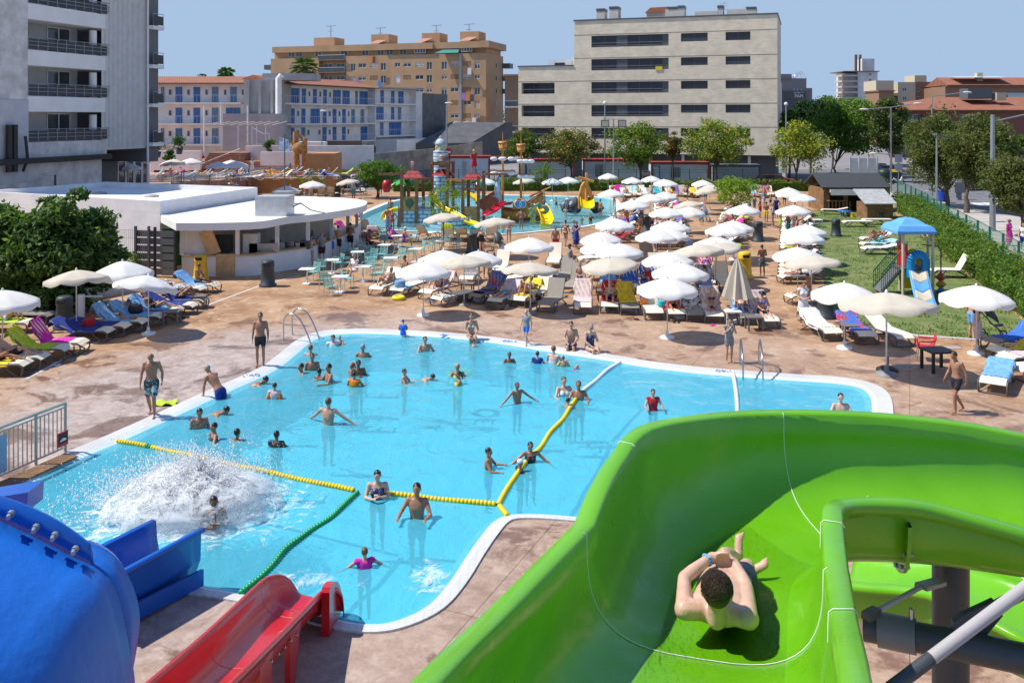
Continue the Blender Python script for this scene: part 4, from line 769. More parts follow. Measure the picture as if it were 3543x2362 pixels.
m_=MB();[m_.beam((-14,100.64,z),(36,100.64,z),.02,.02)for z in(.5,1.2,1.9,2.2)];m_.build('wire',M_gf,bf)
def lamp(label,reg,xb,yb,yt,heads,r=.09,m=galv,name='street_lamp',Y=None):
 P=at(reg,xb,yb)if Y is None else Vector((atY(reg,xb,yb,Y).x,Y,0));zt=CAMZ-(uv(reg,xb,yt)[1]-HZ)*P.y/FS
 t_=thing(name,label,'street lamp',(P.x,P.y,0));MB().cyl((0,0,0),(0,0,zt),r*1.25,r*.75).build('pole',m,t_)
 for h in heads:
  if h[0]=='arm':
   MB().cyl((0,0,zt-h[3]),(h[1],0,zt-h[3]+h[2]),.05).build('arm',m,t_);x=h[1]+.25*(1 if h[1]>0 else-1)
   MB().ball((x,0,zt-h[3]+h[2]),.5,.18,.12,10,6).build('lamp_head',plain('lamp_cream',(.65,.63,.55),.4),t_)
  elif h[0]=='ball':MB().ball((0,0,zt),.22).build('lamp_head',wplas,t_)
  elif h[0]=='flood':
   for x in(-.95,.95):m_=MB();m_.box(x-.45,x+.45,-.25,.2,zt-.9,zt-.1);m_.mi=1;m_.box(x-.36,x+.36,-.28,-.255,zt-.8,zt-.2);m_.build('floodlight',[M_frame,plain('lamp_face',(.6,.55,.4),.3)],t_)
   MB().beam((-1.2,0,zt),(1.2,0,zt),.08,.08).build('crossbar',m,t_)
  elif h[0]=='panel':MB().beam((-.2,-.1,zt-.05),(.9,.2,zt-.35),.5,.12).build('lamp_head',M_frame,t_)
 return t_
lamp('slender lamp post with round white head left of the twin floodlights','C',768,1400,800,[('ball',)],Y=104)
lamp('grey post with two square floodlights in front of the brick block','C',835,1470,925,[('flood',)],Y=99.8)
lamp('green-grey lamp post with round head right of the brick block','D',200,1230,550,[('ball',)],Y=104)
lamp('grey post with a curved lamp in front of the dark plane tree','D',1148,1280,580,[('arm',-2.6,-.2,.0),('arm',2.6,.4,.0),('arm',-1.6,.1,5.0)],Y=95)
lamp('tall grey twin street lamp above the plane tree crown','D',1520,1400,480,[('arm',3.4,.4,.0)],Y=92)
lamp('thick grey pole at the far right with a long arm lamp','T',1205,1270,-10,[('arm',3.2,.7,.5)],r=.17)
lamp('grey post with a tilted floodlight rising from the right hedge','J',1235,150,-497,[('panel',)],r=.08)
lamp('grey lamp post before the hotel wing beside the street wall','B',590,1120,860,[('arm',.01,0,0)],Y=112,r=.08)
lamp('tall lamp post behind the lighthouse of the water playground','B',1558,1200,800,[('arm',.01,0,0)],Y=106,r=.11)
lamp('small dark lamp post behind the white annex roof','A',428,1530,1355,[('arm',-.2,.0,.0)],Y=63,r=.1,m=dgrey)
rl=thing('pool_railing','steel barred railing with small no-entry sign at the left pool edge','railing')
r0,r1=at('W',-130,1165),at('W',150,1040);dd_=r1-r0;n=int(dd_.length/.12);zt=1.05
zt=CAMZ-(uv('W',150,925)[1]-HZ)*r1 .y/FS
rm_=mat('railing_steel',(.42,.40,.37),.4,.1,metal=.5)
m_=MB();m_.beam(r0+Vector((0,0,zt)),r1+Vector((0,0,zt)),.07,.05);m_.beam(r0+Vector((0,0,.15)),r1+Vector((0,0,.15)),.04,.04);m_.beam(r0+Vector((0,0,zt-.1)),r1+Vector((0,0,zt-.1)),.03,.03);m_.build('rail',rm_,rl)
m_=MB();[m_.beam(r0+dd_*(i/n)+Vector((0,0,.15)),r0+dd_*(i/n)+Vector((0,0,zt-.1)),.02,.02,(0,1,0))for i in range(n)];m_.build('bars',rm_,rl)
for q in(0,.4,.73,1):MB().cyl(r0+dd_*q,r0+dd_*q+Vector((0,0,zt)),.035).build('post',rm_,rl)
ang=math.atan2(dd_.y,dd_.x)
s_=MB();s_.box(-.16,.16,-.04,-.02,-.17,.17);s_.mi=1;s_.box(-.13,.13,-.045,-.041,-.1,.14);s_.mi=2;s_.extrude([(-.09,-.05,-.02),(.0,-.05,.03),(.09,-.05,.0),(.09,-.05,-.04),(-.09,-.05,-.05)],(0,.004,0));o=s_.build('sign',[plain('sign_red',(.5,.02,.03),.5),black,white],rl);p=r0+dd_*.965;o.location=(p.x,p.y,.38);o.rotation_euler.z=ang
s_=MB();s_.box(-.9,.0,-.05,-.02,-.42,.42);o=s_.build('banner',plain('banner_blue',(.25,.38,.5),.6),rl);p=r0+dd_*.47;o.location=(p.x,p.y,.62);o.rotation_euler.z=ang
st_=MB();q0=r0-dd_*.1;q1=r1;st_.beam(q0+Vector((.25,-.2,.045)),q1+Vector((.25,-.25,.045)),.45,.03);tag(st_.build('wooden_step',M_kw),'brown wooden strip at the foot of the left pool railing','step')
def ladder(label,pts,dx):
 t_=thing('pool_ladder',label,'pool ladder')
 for k in(0,1):
  o=Vector(dx)*k;q=[Vector(p)+o for p in pts];MB().tube(crom(q,5),.028,8).build('handrail',steel,t_)
 m_=MB();a=Vector(pts[-1]);[m_.beam(a+Vector((0,0,-.25*i+.15)),a+Vector(dx)+Vector((0,0,-.25*i+.15)),.1,.03)for i in range(3)];m_.build('rungs',steel,t_)
a=gpt(652,783);e_=gpt(712,790);d_=(e_-a)
ladder('arched steel pool ladder at the back left corner',[a,a+Vector((0,0,.7)),a+d_*.2+Vector((0,0,1.0)),a+d_*.6+Vector((0,0,.85)),e_+Vector((0,0,.1)),e_+Vector((.1,-.1,-.5))],gpt(672,770)-a)
a=gpt(1700,838);e_=gpt(1706,868)
ladder('arched steel pool ladder at the right back edge',[a,a+Vector((0,0,.6)),a+(e_-a)*.4+Vector((0,0,.95)),e_+Vector((0,0,.5)),e_+Vector((0,-.1,-.6))],(.62,.02,0))
LG=dict(dark=leafmat('leaf_dark',(.045,.10,.018)),mid=leafmat('leaf_mid',(.085,.175,.02)),light=leafmat('leaf_light',(.17,.28,.035)),yel=leafmat('leaf_yellow',(.48,.42,.05)),olive=leafmat('leaf_olive',(.15,.15,.045)),brown=leafmat('leaf_brown',(.22,.095,.035)),lime=leafmat('leaf_lime',(.26,.36,.03)),fig=leafmat('leaf_fig',(.06,.12,.03)),figl=leafmat('leaf_fig_light',(.18,.26,.06)))
def leaves(mb,c,spread,n,size,r,ms,flat=.6):
 c=Vector(c)
 for _ in range(n):
  while True:
   q=Vector((r.uniform(-1,1),r.uniform(-1,1),r.uniform(-1,1)))
   if q.length<1:break
  p=c+Vector((q.x*spread[0],q.y*spread[1],q.z*spread[2]));s=size*r.uniform(.6,1.3)
  nrm=(q*.8+Vector((r.uniform(-1,1),r.uniform(-1,1),r.uniform(-.3,1.2)))).normalized();a=nrm.orthogonal().normalized();a.rotate(Matrix.Rotation(r.uniform(0,6.28),3,nrm));b=nrm.cross(a)*flat
  mb.mi=r.choices(range(len(ms)),ms)[0]
  mb.add([p-a*s*.5,p+b*s*.4-nrm*s*.08,p+a*s*.5,p-b*s*.4-nrm*s*.08],[(0,1,2,3)])
def tree(name,label,base,H,cr,rx,ry,rz,mats,w,nclump=60,per=70,size=.3,cat='tree',seed=1,trunk_r=.16,group=None,cs=.22,low=.0,limbs=7):
 """cr: crown centre offset; rx, ry, rz crown radii"""
 r=random.Random(seed);t_=thing(name,label,cat,tuple(base),0,group);C0=Vector(cr)
 mb=MB();cl=[]
 for i in range(nclump):
  while True:
   q=Vector((r.uniform(-1,1),r.uniform(-1,1),r.uniform(-1+low,1)))
   if.35<q.length<1:break
  q*=.78+.22*r.random();k=.85+.3*noise.noise(q*2.1+Vector((seed*3.7,0,0)))
  c=C0+Vector((q.x*rx*k,q.y*ry*k,q.z*rz*k));cl.append(c);s=cs*(rx+rz)/2*r.uniform(.7,1.35);leaves(mb,c,(s*1.2,s*1.2,s*.8),int(per*r.uniform(.6,1.3)),size,r,w)
 mb.build('crown',mats,t_)
 mb=MB();top=C0+Vector((0,0,-rz*.25));mid=Vector((0.05,0,max(.6,(C0 .z-rz)*.9)));mb.tube(crom([Vector((0,0,-.05)),mid*.5+Vector((.06,0,0)),mid,top],3),[trunk_r*(1.15-.8*i/9)for i in range(10)],8)
 for c in cl[::max(1,nclump//limbs)]:mb.tube([mid.lerp(top,.2*r.random()),mid.lerp(c,.5)+Vector((0,0,.15)),c],[trunk_r*.5,trunk_r*.3,trunk_r*.1],6)
 mb.build('trunk',trunkm,t_);return t_
def ptree(name,label,reg,xc,yc,x0,x1,y0,y1,Y,mats,w,**k):
 """crown fitted to a traced box at distance Y"""
 c=atY(reg,xc,yc,Y);a=atY(reg,x0,y1,Y);b_=atY(reg,x1,y0,Y);rx=(b_.x-a.x)/2*1.2;rz=(b_.z-a.z)/2*1.12;xt=k.pop('xt',xc);bx=atY(reg,xt,yc,Y).x
 return tree(name,label,(bx,Y,0),0,((a.x+b_.x)/2-bx,0,(a.z+b_.z)/2),rx,rx*k.pop('dy',.85),rz,mats,w,**k)
DK,MD,LT,YE,OL,BR,LM=(LG[k]for k in('dark','mid','light','yel','olive','brown','lime'))
ptree('street_tree','small green and brown street tree at the left end of its row','C',150,1100,-60,310,1000,1235,104,[DK,MD,LT,BR],[4,4,2,2.5],nclump=60,per=75,seed=3)
ptree('street_tree','olive street tree with brown seed heads before the cream block','C',480,1130,245,722,975,1290,103,[DK,MD,OL,BR,YE],[2,3,3,2.6,1.2],nclump=80,per=80,seed=4,xt=505)
ptree('street_tree','green street tree with yellow flower heads beside the twin floodlights','C',1010,1120,760,1270,950,1300,103,[DK,MD,LT,YE],[3,5,3,1.8],nclump=90,per=80,seed=5,xt=1040)
ptree('street_tree','low brown-tinged street tree squeezed between two greener ones','C',1290,1120,1200,1390,1010,1230,106,[DK,OL,BR],[3,3,3],nclump=40,per=60,seed=6)
ptree('street_tree','yellow flowering street tree with a tall tuft, in front of the right facade','C',1630,1100,1360,1905,900,1290,103,[DK,MD,LT,YE],[2.4,4,3.4,3.6],nclump=100,per=80,seed=7)
ptree('street_tree','bright yellow flowering tree beside the red car','D',330,930,30,610,730,1150,100,[DK,MD,LT,YE],[2,3,3,5.5],nclump=95,per=80,seed=8,xt=290)
ptree('broadleaf_tree','large feathery green tree behind the kiosk','D',780,760,470,1070,470,1060,122,[DK,MD,LT,LM],[2.5,5,4.5,.6],nclump=130,per=90,size=.42,seed=9,xt=640)
ptree('broadleaf_tree','second feathery green tree rising behind the large one','D',620,600,440,800,452,800,140,[DK,MD,LT],[3,5,3],nclump=80,per=80,size=.45,seed=10)
ptree('cedar_tree','dark blue-green cedar between the yellow tree and the large green one','D',420,640,270,620,470,850,130,[leafmat('leaf_cedar',(.015,.05,.03)),DK],[5,3],nclump=90,per=80,size=.4,seed=11)
ptree('broadleaf_tree','green tree peeking out beside the cream block wall','D',230,680,150,330,585,830,118,[MD,LT,DK],[5,3,3],nclump=40,per=70,size=.35,seed=12)
ptree('plane_tree','dark plane tree behind the lamp post left of the road','D',1150,750,985,1300,485,1010,112,[DK,leafmat('leaf_plane',(.15,.16,.05)),OL],[5,4,1],nclump=100,per=90,size=.4,seed=13)
ptree('broadleaf_tree','sparse grey-green tree between the two plane trees','D',1350,820,1265,1440,680,960,120,[OL,MD],[4,3],nclump=40,per=60,size=.35,seed=14)
PL=MATS['leaf_plane']
ptree('plane_tree','large olive plane tree over the pavement, its trunk beside the blue bin','D',1620,940,1270,1960,620,1320,80,[DK,PL,OL,MD],[3,5,4,1],nclump=170,per=100,size=.3,seed=15,xt=1655,trunk_r=.22)
ptree('plane_tree','olive plane tree overlapping the larger one from the right','D',1980,900,1650,2290,640,1290,75,[DK,PL,OL,MD],[3,5,4,1],nclump=160,per=100,size=.28,seed=16,xt=1830,trunk_r=.24)
ptree('plane_tree','olive plane tree cut by the right edge of the picture','D',2290,1240,2010,2560,990,1530,60,[DK,PL,OL],[3,5,4],nclump=130,per=100,size=.24,seed=17,xt=2330)
ptree('broadleaf_tree','distant green tree at the right edge below the brick row','D',2330,900,2250,2420,820,1010,120,[MD,DK,LT],[4,3,2],nclump=40,per=60,size=.4,seed=18)
ptree('sapling','bright lime sapling among the white umbrellas','I',1170,280,945,1400,118,440,at('I',1130,600).y,[LM,LT,MD],[5,3,2],nclump=60,per=42,size=.2,seed=19,xt=1130,trunk_r=.06,cs=.18)
ptree('sapling','loose light green sapling beside the cafe tables','F',1680,370,1480,1870,175,560,at('F',1640,790).y,[LT,LM,MD],[4,4,2],nclump=44,per=26,size=.15,seed=20,xt=1650,trunk_r=.045,cs=.15)
ptree('sapling','thin green sapling behind the bar roof','B',520,1380,395,650,1285,1485,at('B',530,1515).y,[LT,MD,YE],[4,3,1],nclump=34,per=26,size=.2,seed=21,trunk_r=.06,cs=.16)
ptree('sapling','slim pale green sapling in front of the white cabins','C',270,1310,155,395,1235,1400,98.2,[LT,MD],[4,3],nclump=34,per=30,size=.22,seed=22,trunk_r=.07,cs=.16)
ptree('pine_tree','rounded bright green pine beside the red water bucket','B',1010,1345,838,1205,1215,1470,at('B',1020,1535).y,[leafmat('leaf_pine',(.055,.13,.015)),MD,LT],[5,3,3],nclump=80,per=110,size=.2,seed=23,xt=1020,trunk_r=.16,cs=.2)
ptree('fig_tree','big dark-leaved fig tree beside the white annex','E',450,600,40,900,120,1200,37.5,[LG['fig'],LG['figl'],DK],[5,1.8,3],nclump=260,per=75,size=.32,seed=24,xt=420,trunk_r=.18,cs=.16)
ptree('fig_tree','lighter green fig tree cut by the left edge','E',60,600,-380,360,200,1150,37.0,[LG['figl'],MD,LG['fig']],[4,2,4],nclump=190,per=65,size=.32,seed=25,cs=.17,trunk_r=.18)
ptree('shrub','small leafy shrub in front of the wire fence by the gate','E',970,660,830,1135,585,740,at('E',980,800).y,[LT,MD,OL],[4,3,2],nclump=34,per=30,size=.14,seed=26,cat='shrub',trunk_r=.02)
bt=thing('bare_sapling','leafless young tree rising through a white umbrella','tree',tuple(at('I',1045,760)));r=random.Random(5);m_=MB();Hb=CAMZ-(uv('I',0,490)[1]-HZ)*bt.location.y/FS
m_.tube([(0,0,0),(.05,0,Hb*.5),(0,0,Hb*.62)],[.05,.04,.03],6);m_.build('trunk',trunkm,bt);m_=MB()
for i in range(14):
 a=r.uniform(0,6.28);e=r.uniform(.5,1.0);p=Vector((0,0,Hb*(.5+.12*r.random())));q=p+Vector((math.cos(a)*.5*e,math.sin(a)*.5*e,Hb*.2*e));m_.tube([p,q,q+Vector((math.cos(a)*.2,math.sin(a)*.2,Hb*.13))],[.018,.012,.006],4);m_.tube([q,q+Vector((r.uniform(-.3,.3),r.uniform(-.3,.3),.4))],[.009,.004],4)
m_.build('branches',trunkm,bt)
def palm(label,reg,x,y,Y,rad,n=34,h0=0,trunk=True,seed=1):
 c=atY(reg,x,y,Y);t_=thing('palm_tree',label,'palm tree',(c.x,Y,h0));r=random.Random(seed);z=c.z-h0
 MB().tube([(0,0,0),(.1,0,z*.5),(0,0,z)],[.4,.3,.28],8).build('trunk',trunkm,t_)
 m_=MB()
 for i in range(n):
  a=r.uniform(0,6.28);el=r.uniform(-.7,1.2);d=Vector((math.cos(a)*math.cos(el),math.sin(a)*math.cos(el),math.sin(el)));p=Vector((0,0,z))
  L_=rad*r.uniform(.8,1.1);e=p+d*L_*.65;m_.mi=0 if el>-.2 else 1
  m_.beam(p,e,.05,.05);
  for k in range(13):
   b=r.uniform(-1.2,1.2);s=d.cross(Vector((0,0,1))).normalized();v=(d*math.cos(b)+s*math.sin(b));tip=e+v*L_*.42+Vector((0,0,-L_*.16));q=s*.10+Vector((0,0,.13));m_.add([e-q,e+q,tip],[(0,1,2)])
 m_.build('crown',[LG['mid'],LG['olive']],t_);return t_
palm('tall fan palm rising in front of the tan slab','B',455,530,180,3.0,90,seed=2)
palm('small palm top showing above the hotel roof','A',1760,585,140,1.7,60,seed=3);palm('tiny palm tip left of the larger one above the hotel roof','A',1565,603,145,.9,30,seed=4)
def hedge(label,path,wd,h,size,dens,mats,ws,seed,name='hedge'):
 r=random.Random(seed);t_=thing(name,label,'hedge');mb=MB()
 core=MB()
 for a,b in zip(path,path[1:]):
  core.beam(a+Vector((0,0,h*.33)),b+Vector((0,0,h*.33)),wd*.7,h*.62)
  d=b-a;n=int(d.length*dens);s=Vector((-d.y,d.x,0)).normalized()
  for i in range(n):
   c=a+d*r.random()+s*r.uniform(-.5,.5)*wd;hh=h*(.9+.25*noise.noise(c*.6));c.z=r.random()**.55*hh
   leaves(mb,c,(.28,.28,.22),16,size,r,ws)
 mb.build('foliage',mats,t_);core.build('core',LG['mid'],t_);return t_
hedge('thick green hedge running along the right side of the lawn',[at('J',x,y)+Vector((1.1,.3,0))for x,y in((945,60),(1130,240),(1300,395),(1500,560),(1700,725),(1867,860),(2050,1010))],2.4,1.6,.16,60,[MD,LT,OL,DK,LM],[4,4,2,3,1],31)
hedge('dark green hedge behind the far row of umbrellas',[Vector((x,y,0))for x,y in((-13,98.2),(-4,99.0),(10,99.2),(22,99.2),(36,98.6))],1.8,1.35,.26,16,[MD,LT,OL,BR],[4,3,3,.7],32)
hedge('low hedge between the kiosk and the street',[Vector((x,y,0))for x,y in((31,92),(38,90))],2.0,2.2,.22,14,[MD,LT,OL,BR],[4,3,2,1],33)
r=random.Random(8);mb=MB()
for i in range(260):
 x=r.uniform(-420,520);c=(x,480+r.uniform(0,60),r.uniform(0,11)+3*noise.noise(Vector((x*.02,0,0))));leaves(mb,c,(9,6,4),26,3.2,r,[4,3,2])
tag(mb.build('distant_trees',[DK,MD,OL]),kind='stuff')
for reg,x,y,Y,s in(('S',825,250,90,1.0),('S',1075,200,92,1.1),('S',960,360,86,.7),('S',2125,240,104,.9)):
 c=atY(reg,x,y,Y);t_=thing('potted_plant',{825:'dark potted plant by the terrace staircase',1075:'bushy potted plant right of the terrace staircase',960:'small drooping potted plant behind the terrace umbrellas',2125:'potted plant on the white terrace wall'}[x],'potted plant',(c.x,Y,c.z-s*1.2));m_=MB();r=random.Random(int(x))
 [leaves(m_,(r.uniform(-.5,.5)*s,0,s*(.8+.9*r.random())),(.45*s,.45*s,.4*s),30,.3,r,[3,2])for _ in range(9)];m_.build('foliage',[DK,MD],t_);MB().lathe([(.25*s,0),(.38*s,.6*s),(.3*s,.6*s)],10).build('pot',dgrey,t_)
r=random.Random(12);mb=MB();gx=[p.x for p in LAWN];gy=[p.y for p in LAWN]
def inside(x,y):
 k=False
 for i in range(len(LAWN)):
  a,b=LAWN[i],LAWN[i-1]
  if(a.y>y)!=(b.y>y)and x<(b.x-a.x)*(y-a.y)/(b.y-a.y)+a.x:k=not k
 return k
for i in range(9000):
 x,y=r.uniform(min(gx),max(gx)),min(gy)+(max(gy)-min(gy))*r.random()**1.5
 if inside(x,y)and noise.noise(Vector((x*.4,y*.4,0)))>-.25:
  mb.mi=0 if noise.noise(Vector((x*.25,y*.25,5)))>-.05 else r.choice((0,1))
  for _ in range(4):a=r.uniform(0,6.28);c,s=math.cos(a)*.03,math.sin(a)*.03;qx,qy=x+r.gauss(0,.12),y+r.gauss(0,.12);mb.add([(qx-c,qy-s,.0),(qx+c,qy+s,.0),(qx+r.gauss(0,.03),qy+r.gauss(0,.03),r.uniform(.04,.09))],[(0,1,2)])
tag(mb.build('grass_tufts',[LG['mid'],LG['light']]),kind='stuff')
def car(label,P,rz,paint,van=False,L=4.3,name='parked_car',H=None):
 t_=thing(name,label,'van' if van else 'car',tuple(P),rz,'vehicles parked along the street');W=.86;H=H or(1.95 if van else 1.48)
 prof=[(-L/2,.35),(-L/2,.75),(-L/2+.08,.95),(-L/2+1.05,1.02 if not van else 1.15),(L/2-.35,1.02 if not van else 1.15),(L/2-.05,.9),(L/2,.4),(L/2-.3,.25),(-L/2+.3,.25)]
 m_=MB();n=len(prof)
 for sgn,y in((0,-W),(0,W)):pass
 vs=[]
 for y,k in((-W,.0),(-W*.96,.04),(W*.96,.04),(W,.0)):vs.append([(x,y,z+(.0 if abs(y)==W else.03))for x,z in prof])
 m_.grid([[Vector(p)for p in r_+[r_[0]]]for r_ in vs]);m_.add(vs[0],[tuple(range(n))]);m_.add(vs[-1],[tuple(range(n))[::-1]]);m_.build('body',paint,t_)
 x0,x1=(-L/2+.95,L/2-.2)if not van else(-L/2+.7,L/2-.1);zc=1.0 if not van else 1.15;a,b=(.75,.5)if not van else(.6,.15)
 c4=lambda z,xa,xb,y:[(xa,-y,z),(xb,-y,z),(xb,y,z),(xa,y,z)]
 m_=MB();lo=c4(zc,x0,x1,W*.93);hi=c4(H-.06,x0+a,x1-b,W*.74);m_.add(lo+hi,[(0,1,5,4),(1,2,6,5),(2,3,7,6),(3,0,4,7)]);m_.build('windows',glass,t_)
 m_=MB();m_.bc((0+(x0+a+x1-b)/2,0,H-.03),(x1-b)-(x0+a)+.1,W*1.5,.06)
 for sy in(-1,1):
  for xa,xb in((x0,x0+a),((x0+x1)/2,(x0+x1)/2+.02),(x1,x1-b)):m_.beam((xa,sy*W*.935,zc),(xb,sy*W*.75,H-.04),.07,.05,(0,1,0))
 m_.build('roof',paint,t_)
 for sx in(-1,1):
  for sy in(-1,1):
   w_=MB();w_.cyl((sx*L*.31,sy*(W-.18),.32),(sx*L*.31,sy*(W+.02),.32),.32,n=16);ww=w_.build('wheel',black,t_);MB().cyl((sx*L*.31,sy*(W+.02),.32),(sx*L*.31,sy*(W+.035),.32),.2,n=12).build('rim',galv,ww)
  for sy in(-1,1):MB().bc((sx*(L/2-.02),sy*.62,.72),.12,.38,.14).build('headlight' if sx<0 else 'tail_light',wplas if sx<0 else plain('tail_red',(.4,.01,.01),.3),t_)
 return t_
def paint(n,c):return mat('paint_'+n,c,.25,0,coat=.8)
Pk,Pg,Pr,Pw,Pb=paint('black',(.012,.013,.016)),paint('grey',(.12,.125,.13)),paint('red',(.42,.01,.015)),paint('silver',(.35,.36,.38)),paint('blue',(.03,.07,.13))
def cp(reg,x,Y):return(atY(reg,x,0,Y).x,Y,.005)
car('black parked car with red tail light by the terrace wall',cp('B',845,104.5),R_(180),Pk,L=4.6)
car('dark blue car half hidden behind the pine',cp('B',1150,106.5),R_(180),Pb)
car('dark parked van beside the lighthouse',cp('B',1380,105.5),R_(0),Pk,True,4.8)
car('grey car in front of the dark van',cp('B',1330,102.8),R_(180),Pg,L=4.6)
car('grey car behind the black parked car',cp('B',760,102.6),R_(0),Pg)
car('silver hatchback beyond the sail masts',cp('C',60,104),R_(180),Pw)
car('grey car between the second and third cabins',cp('C',1095,110.5),R_(90),Pg)
car('white car showing in a narrow gap behind the cabins',cp('C',1600,110.5),R_(90),paint('white',(.6,.6,.6)))
car('red hatchback parked behind the back hedge',cp('C',2085,103.2),R_(180),Pr,L=4.4)
car('grey saloon on the road behind the lamp post',cp('D',1215,128),R_(-80),Pw)
car('dark car under the large green tree',cp('D',1000,130),R_(-70),Pb)
car('second dark car beside the recycling bins',cp('D',1090,124),R_(-75),Pb)
car('dark car on the road under the plane trees',cp('D',1935,100),R_(20),Pk)
mo=thing('motor_scooter','white and black scooter parked beside the lamp post','scooter',cp('D',1205,108),0)
for x in(-.6,.62):MB().tube([(x+.26*math.cos(a*.628),0,.28+.26*math.sin(a*.628))for a in range(10)],.06,6,closed=True).build('wheel',black,mo)
m_=MB();m_.tube([(-.6,0,.5),(-.5,0,.75),(.1,0,.45),(.45,0,.5),(.6,0,.95)],[.1,.16,.14,.1,.08],8);m_.build('body',wplas,mo);m_=MB();m_.tube([(-.75,0,.85),(-.1,0,.82)],[.12,.14],8);m_.beam((.6,-.3,1.05),(.6,.3,1.05),.05,.05);m_.build('seat',black,mo)
rb_=thing('recycling_bin','dark green recycling bin with yellow lid on the pavement','recycling bin',cp('D',1160,112));MB().box(-1,.9,-.6,.6,.1,1.3).build('body',plain('bin_green',(.01,.06,.03),.5),rb_);m_=MB();m_.extrude([(-1.05,-.65,1.3),(-1.05,-.5,1.6),(-1.05,.5,1.6),(-1.05,.65,1.3)],(2.0,0,0));m_.build('lid',plain('bin_yellow',(.7,.45,.02),.4),rb_)
rb_=thing('recycling_bin','tall dark recycling container beside the yellow-lidded bin','recycling bin',cp('D',1090,111));m_=MB();m_.lathe([(.8,.05),(.9,1.2),(.85,1.5),(.4,1.75),(.0,1.8)],16);m_.build('body',plain('bin_black',(.02,.035,.03),.5),rb_)
bb_=thing('litter_bin','blue paper bin beside the plane tree trunk','litter bin',tuple(at('T',665,945)));m_=MB();m_.lathe([(.35,0),(.42,.2),(.42,1.1),(.38,1.2)],14);m_.build('body',plain('blue_bin',(.01,.05,.35),.4),bb_);MB().lathe([(.44,1.1),(.44,1.22),(.1,1.3),(0,1.3)],14).build('lid',plain('blue_bin',(.01,.05,.35),.4),bb_)
ub=thing('utility_box','grey utility box on a short post on the pavement','utility box',tuple(at('T',840,915)));MB().box(-.55,.55,-.3,.3,.7,1.75).build('cabinet',midgrey,ub);MB().box(-.2,.2,-.15,.15,0,.7).build('base',midgrey,ub)
ts=thing('road_sign','round traffic sign seen from behind beside the scooter','road sign',cp('D',1217,106));MB().cyl((0,0,0),(0,0,3.6),.05).build('pole',galv,ts);m_=MB();m_.cyl((0,-.05,2.2),(0,-.02,2.2),.5,n=20);m_.box(-.45,.45,-.05,-.02,2.75,3.7);m_.build('sign_plate',galv,ts)
ns=thing('no_entry_sign','red no entry sign beside the playground lighthouse','road sign',(atY('B',1567,1180,102).x,102,0));zc=atY('B',1567,1180,102).z;MB().cyl((0,0,0),(0,0,zc),.05).build('pole',galv,ns);m_=MB();m_.cyl((0,-.08,zc),(0,-.05,zc),.5,n=20);m_.mi=1;m_.box(-.35,.35,-.10,-.085,zc-.09,zc+.09);m_.build('sign_plate',[plain('sign_red',(.5,.02,.03),.5),white],ns)
ch=thing('coach','violet coach with pink lettering patches parked behind the fence','coach',(36.6,50,0),R_(75));M_vi=plain('coach_violet',(.16,.10,.28),.4)
MB().box(-7,7,-1.2,1.2,.35,1.9).build('body',M_vi,ch);MB().box(-6.9,6.9,-1.19,1.19,1.9,2.9).build('windows',glass,ch);MB().box(-7,7,-1.2,1.2,2.9,3.2).build('roof',M_vi,ch)
M_pk=plain('coach_pink',(.6,.22,.45),.5)
for x in(-4,0,4.4):MB().box(x,x+1.5,1.2,1.215,.5,1.8).build('panel',M_pk,ch)
for x in(-4.6,4.6):
 for y in(-1.15,1.0):MB().cyl((x,y,.5),(x,y+.2,.5),.5,n=18).build('wheel',black,ch)
import sys
def hull_to_mesh(mb,name,voxel,smooth=4,mats=None,adapt=0.0):
 """fuse overlapping volumes into one continuous surface"""
 me=mb.mesh('tmp',white);o=bpy.data.objects.new('tmp',me);COL.objects.link(o)
 r=o.modifiers.new('r','REMESH');r.mode='VOXEL';r.voxel_size=voxel;r.use_smooth_shade=True
 if smooth:s=o.modifiers.new('s','SMOOTH');s.iterations=smooth;s.factor=.5
 dg=bpy.context.evaluated_depsgraph_get();out=bpy.data.meshes.new_from_object(o.evaluated_get(dg));out.name=name
 bpy.data.objects.remove(o);bpy.data.meshes.remove(me);out.materials.clear();out.materials.append(mats or white);return out
def ecap(mb,p,q,r0,r1,side=None,flat=1.0,n=10):
 """tapered capsule p->q, radii r0,r1, cross-section widened along side by 1, thinned by flat"""
 p=Vector(p);q=Vector(q);d=q-p;L_=d.length
 if L_<1e-5:return mb.ball(p,r0)
 d.normalize();s=Vector(side)if side is not None else d.orthogonal();s=(s-d*s.dot(d)).normalized();t=d.cross(s);rings=[]
 for k in(-1,-.85,-.5,0):c=p+d*r0*k*.9;rr=r0*math.sqrt(max(0,1-k*k));rings.append((c,rr))
 m_=3
 for i in range(1,m_):f=i/m_;rings.append((p.lerp(q,f),r0+(r1-r0)*f))
 for k in(0,.5,.85,1):c=q+d*r1*k*.9;rr=r1*math.sqrt(max(0,1-k*k));rings.append((c,rr))
 vs=[c+(s*math.cos(6.2832*j/n)+t*math.sin(6.2832*j/n)*flat)*max(rr,.0005)for c,rr in rings for j in range(n)]
 return mb.add(vs,[(i*n+j,i*n+(j+1)%n,(i+1)*n+(j+1)%n,(i+1)*n+j)for i in range(len(rings)-1)for j in range(n)]+[tuple(range(n))[::-1],tuple(range((len(rings)-1)*n,len(rings)*n))])
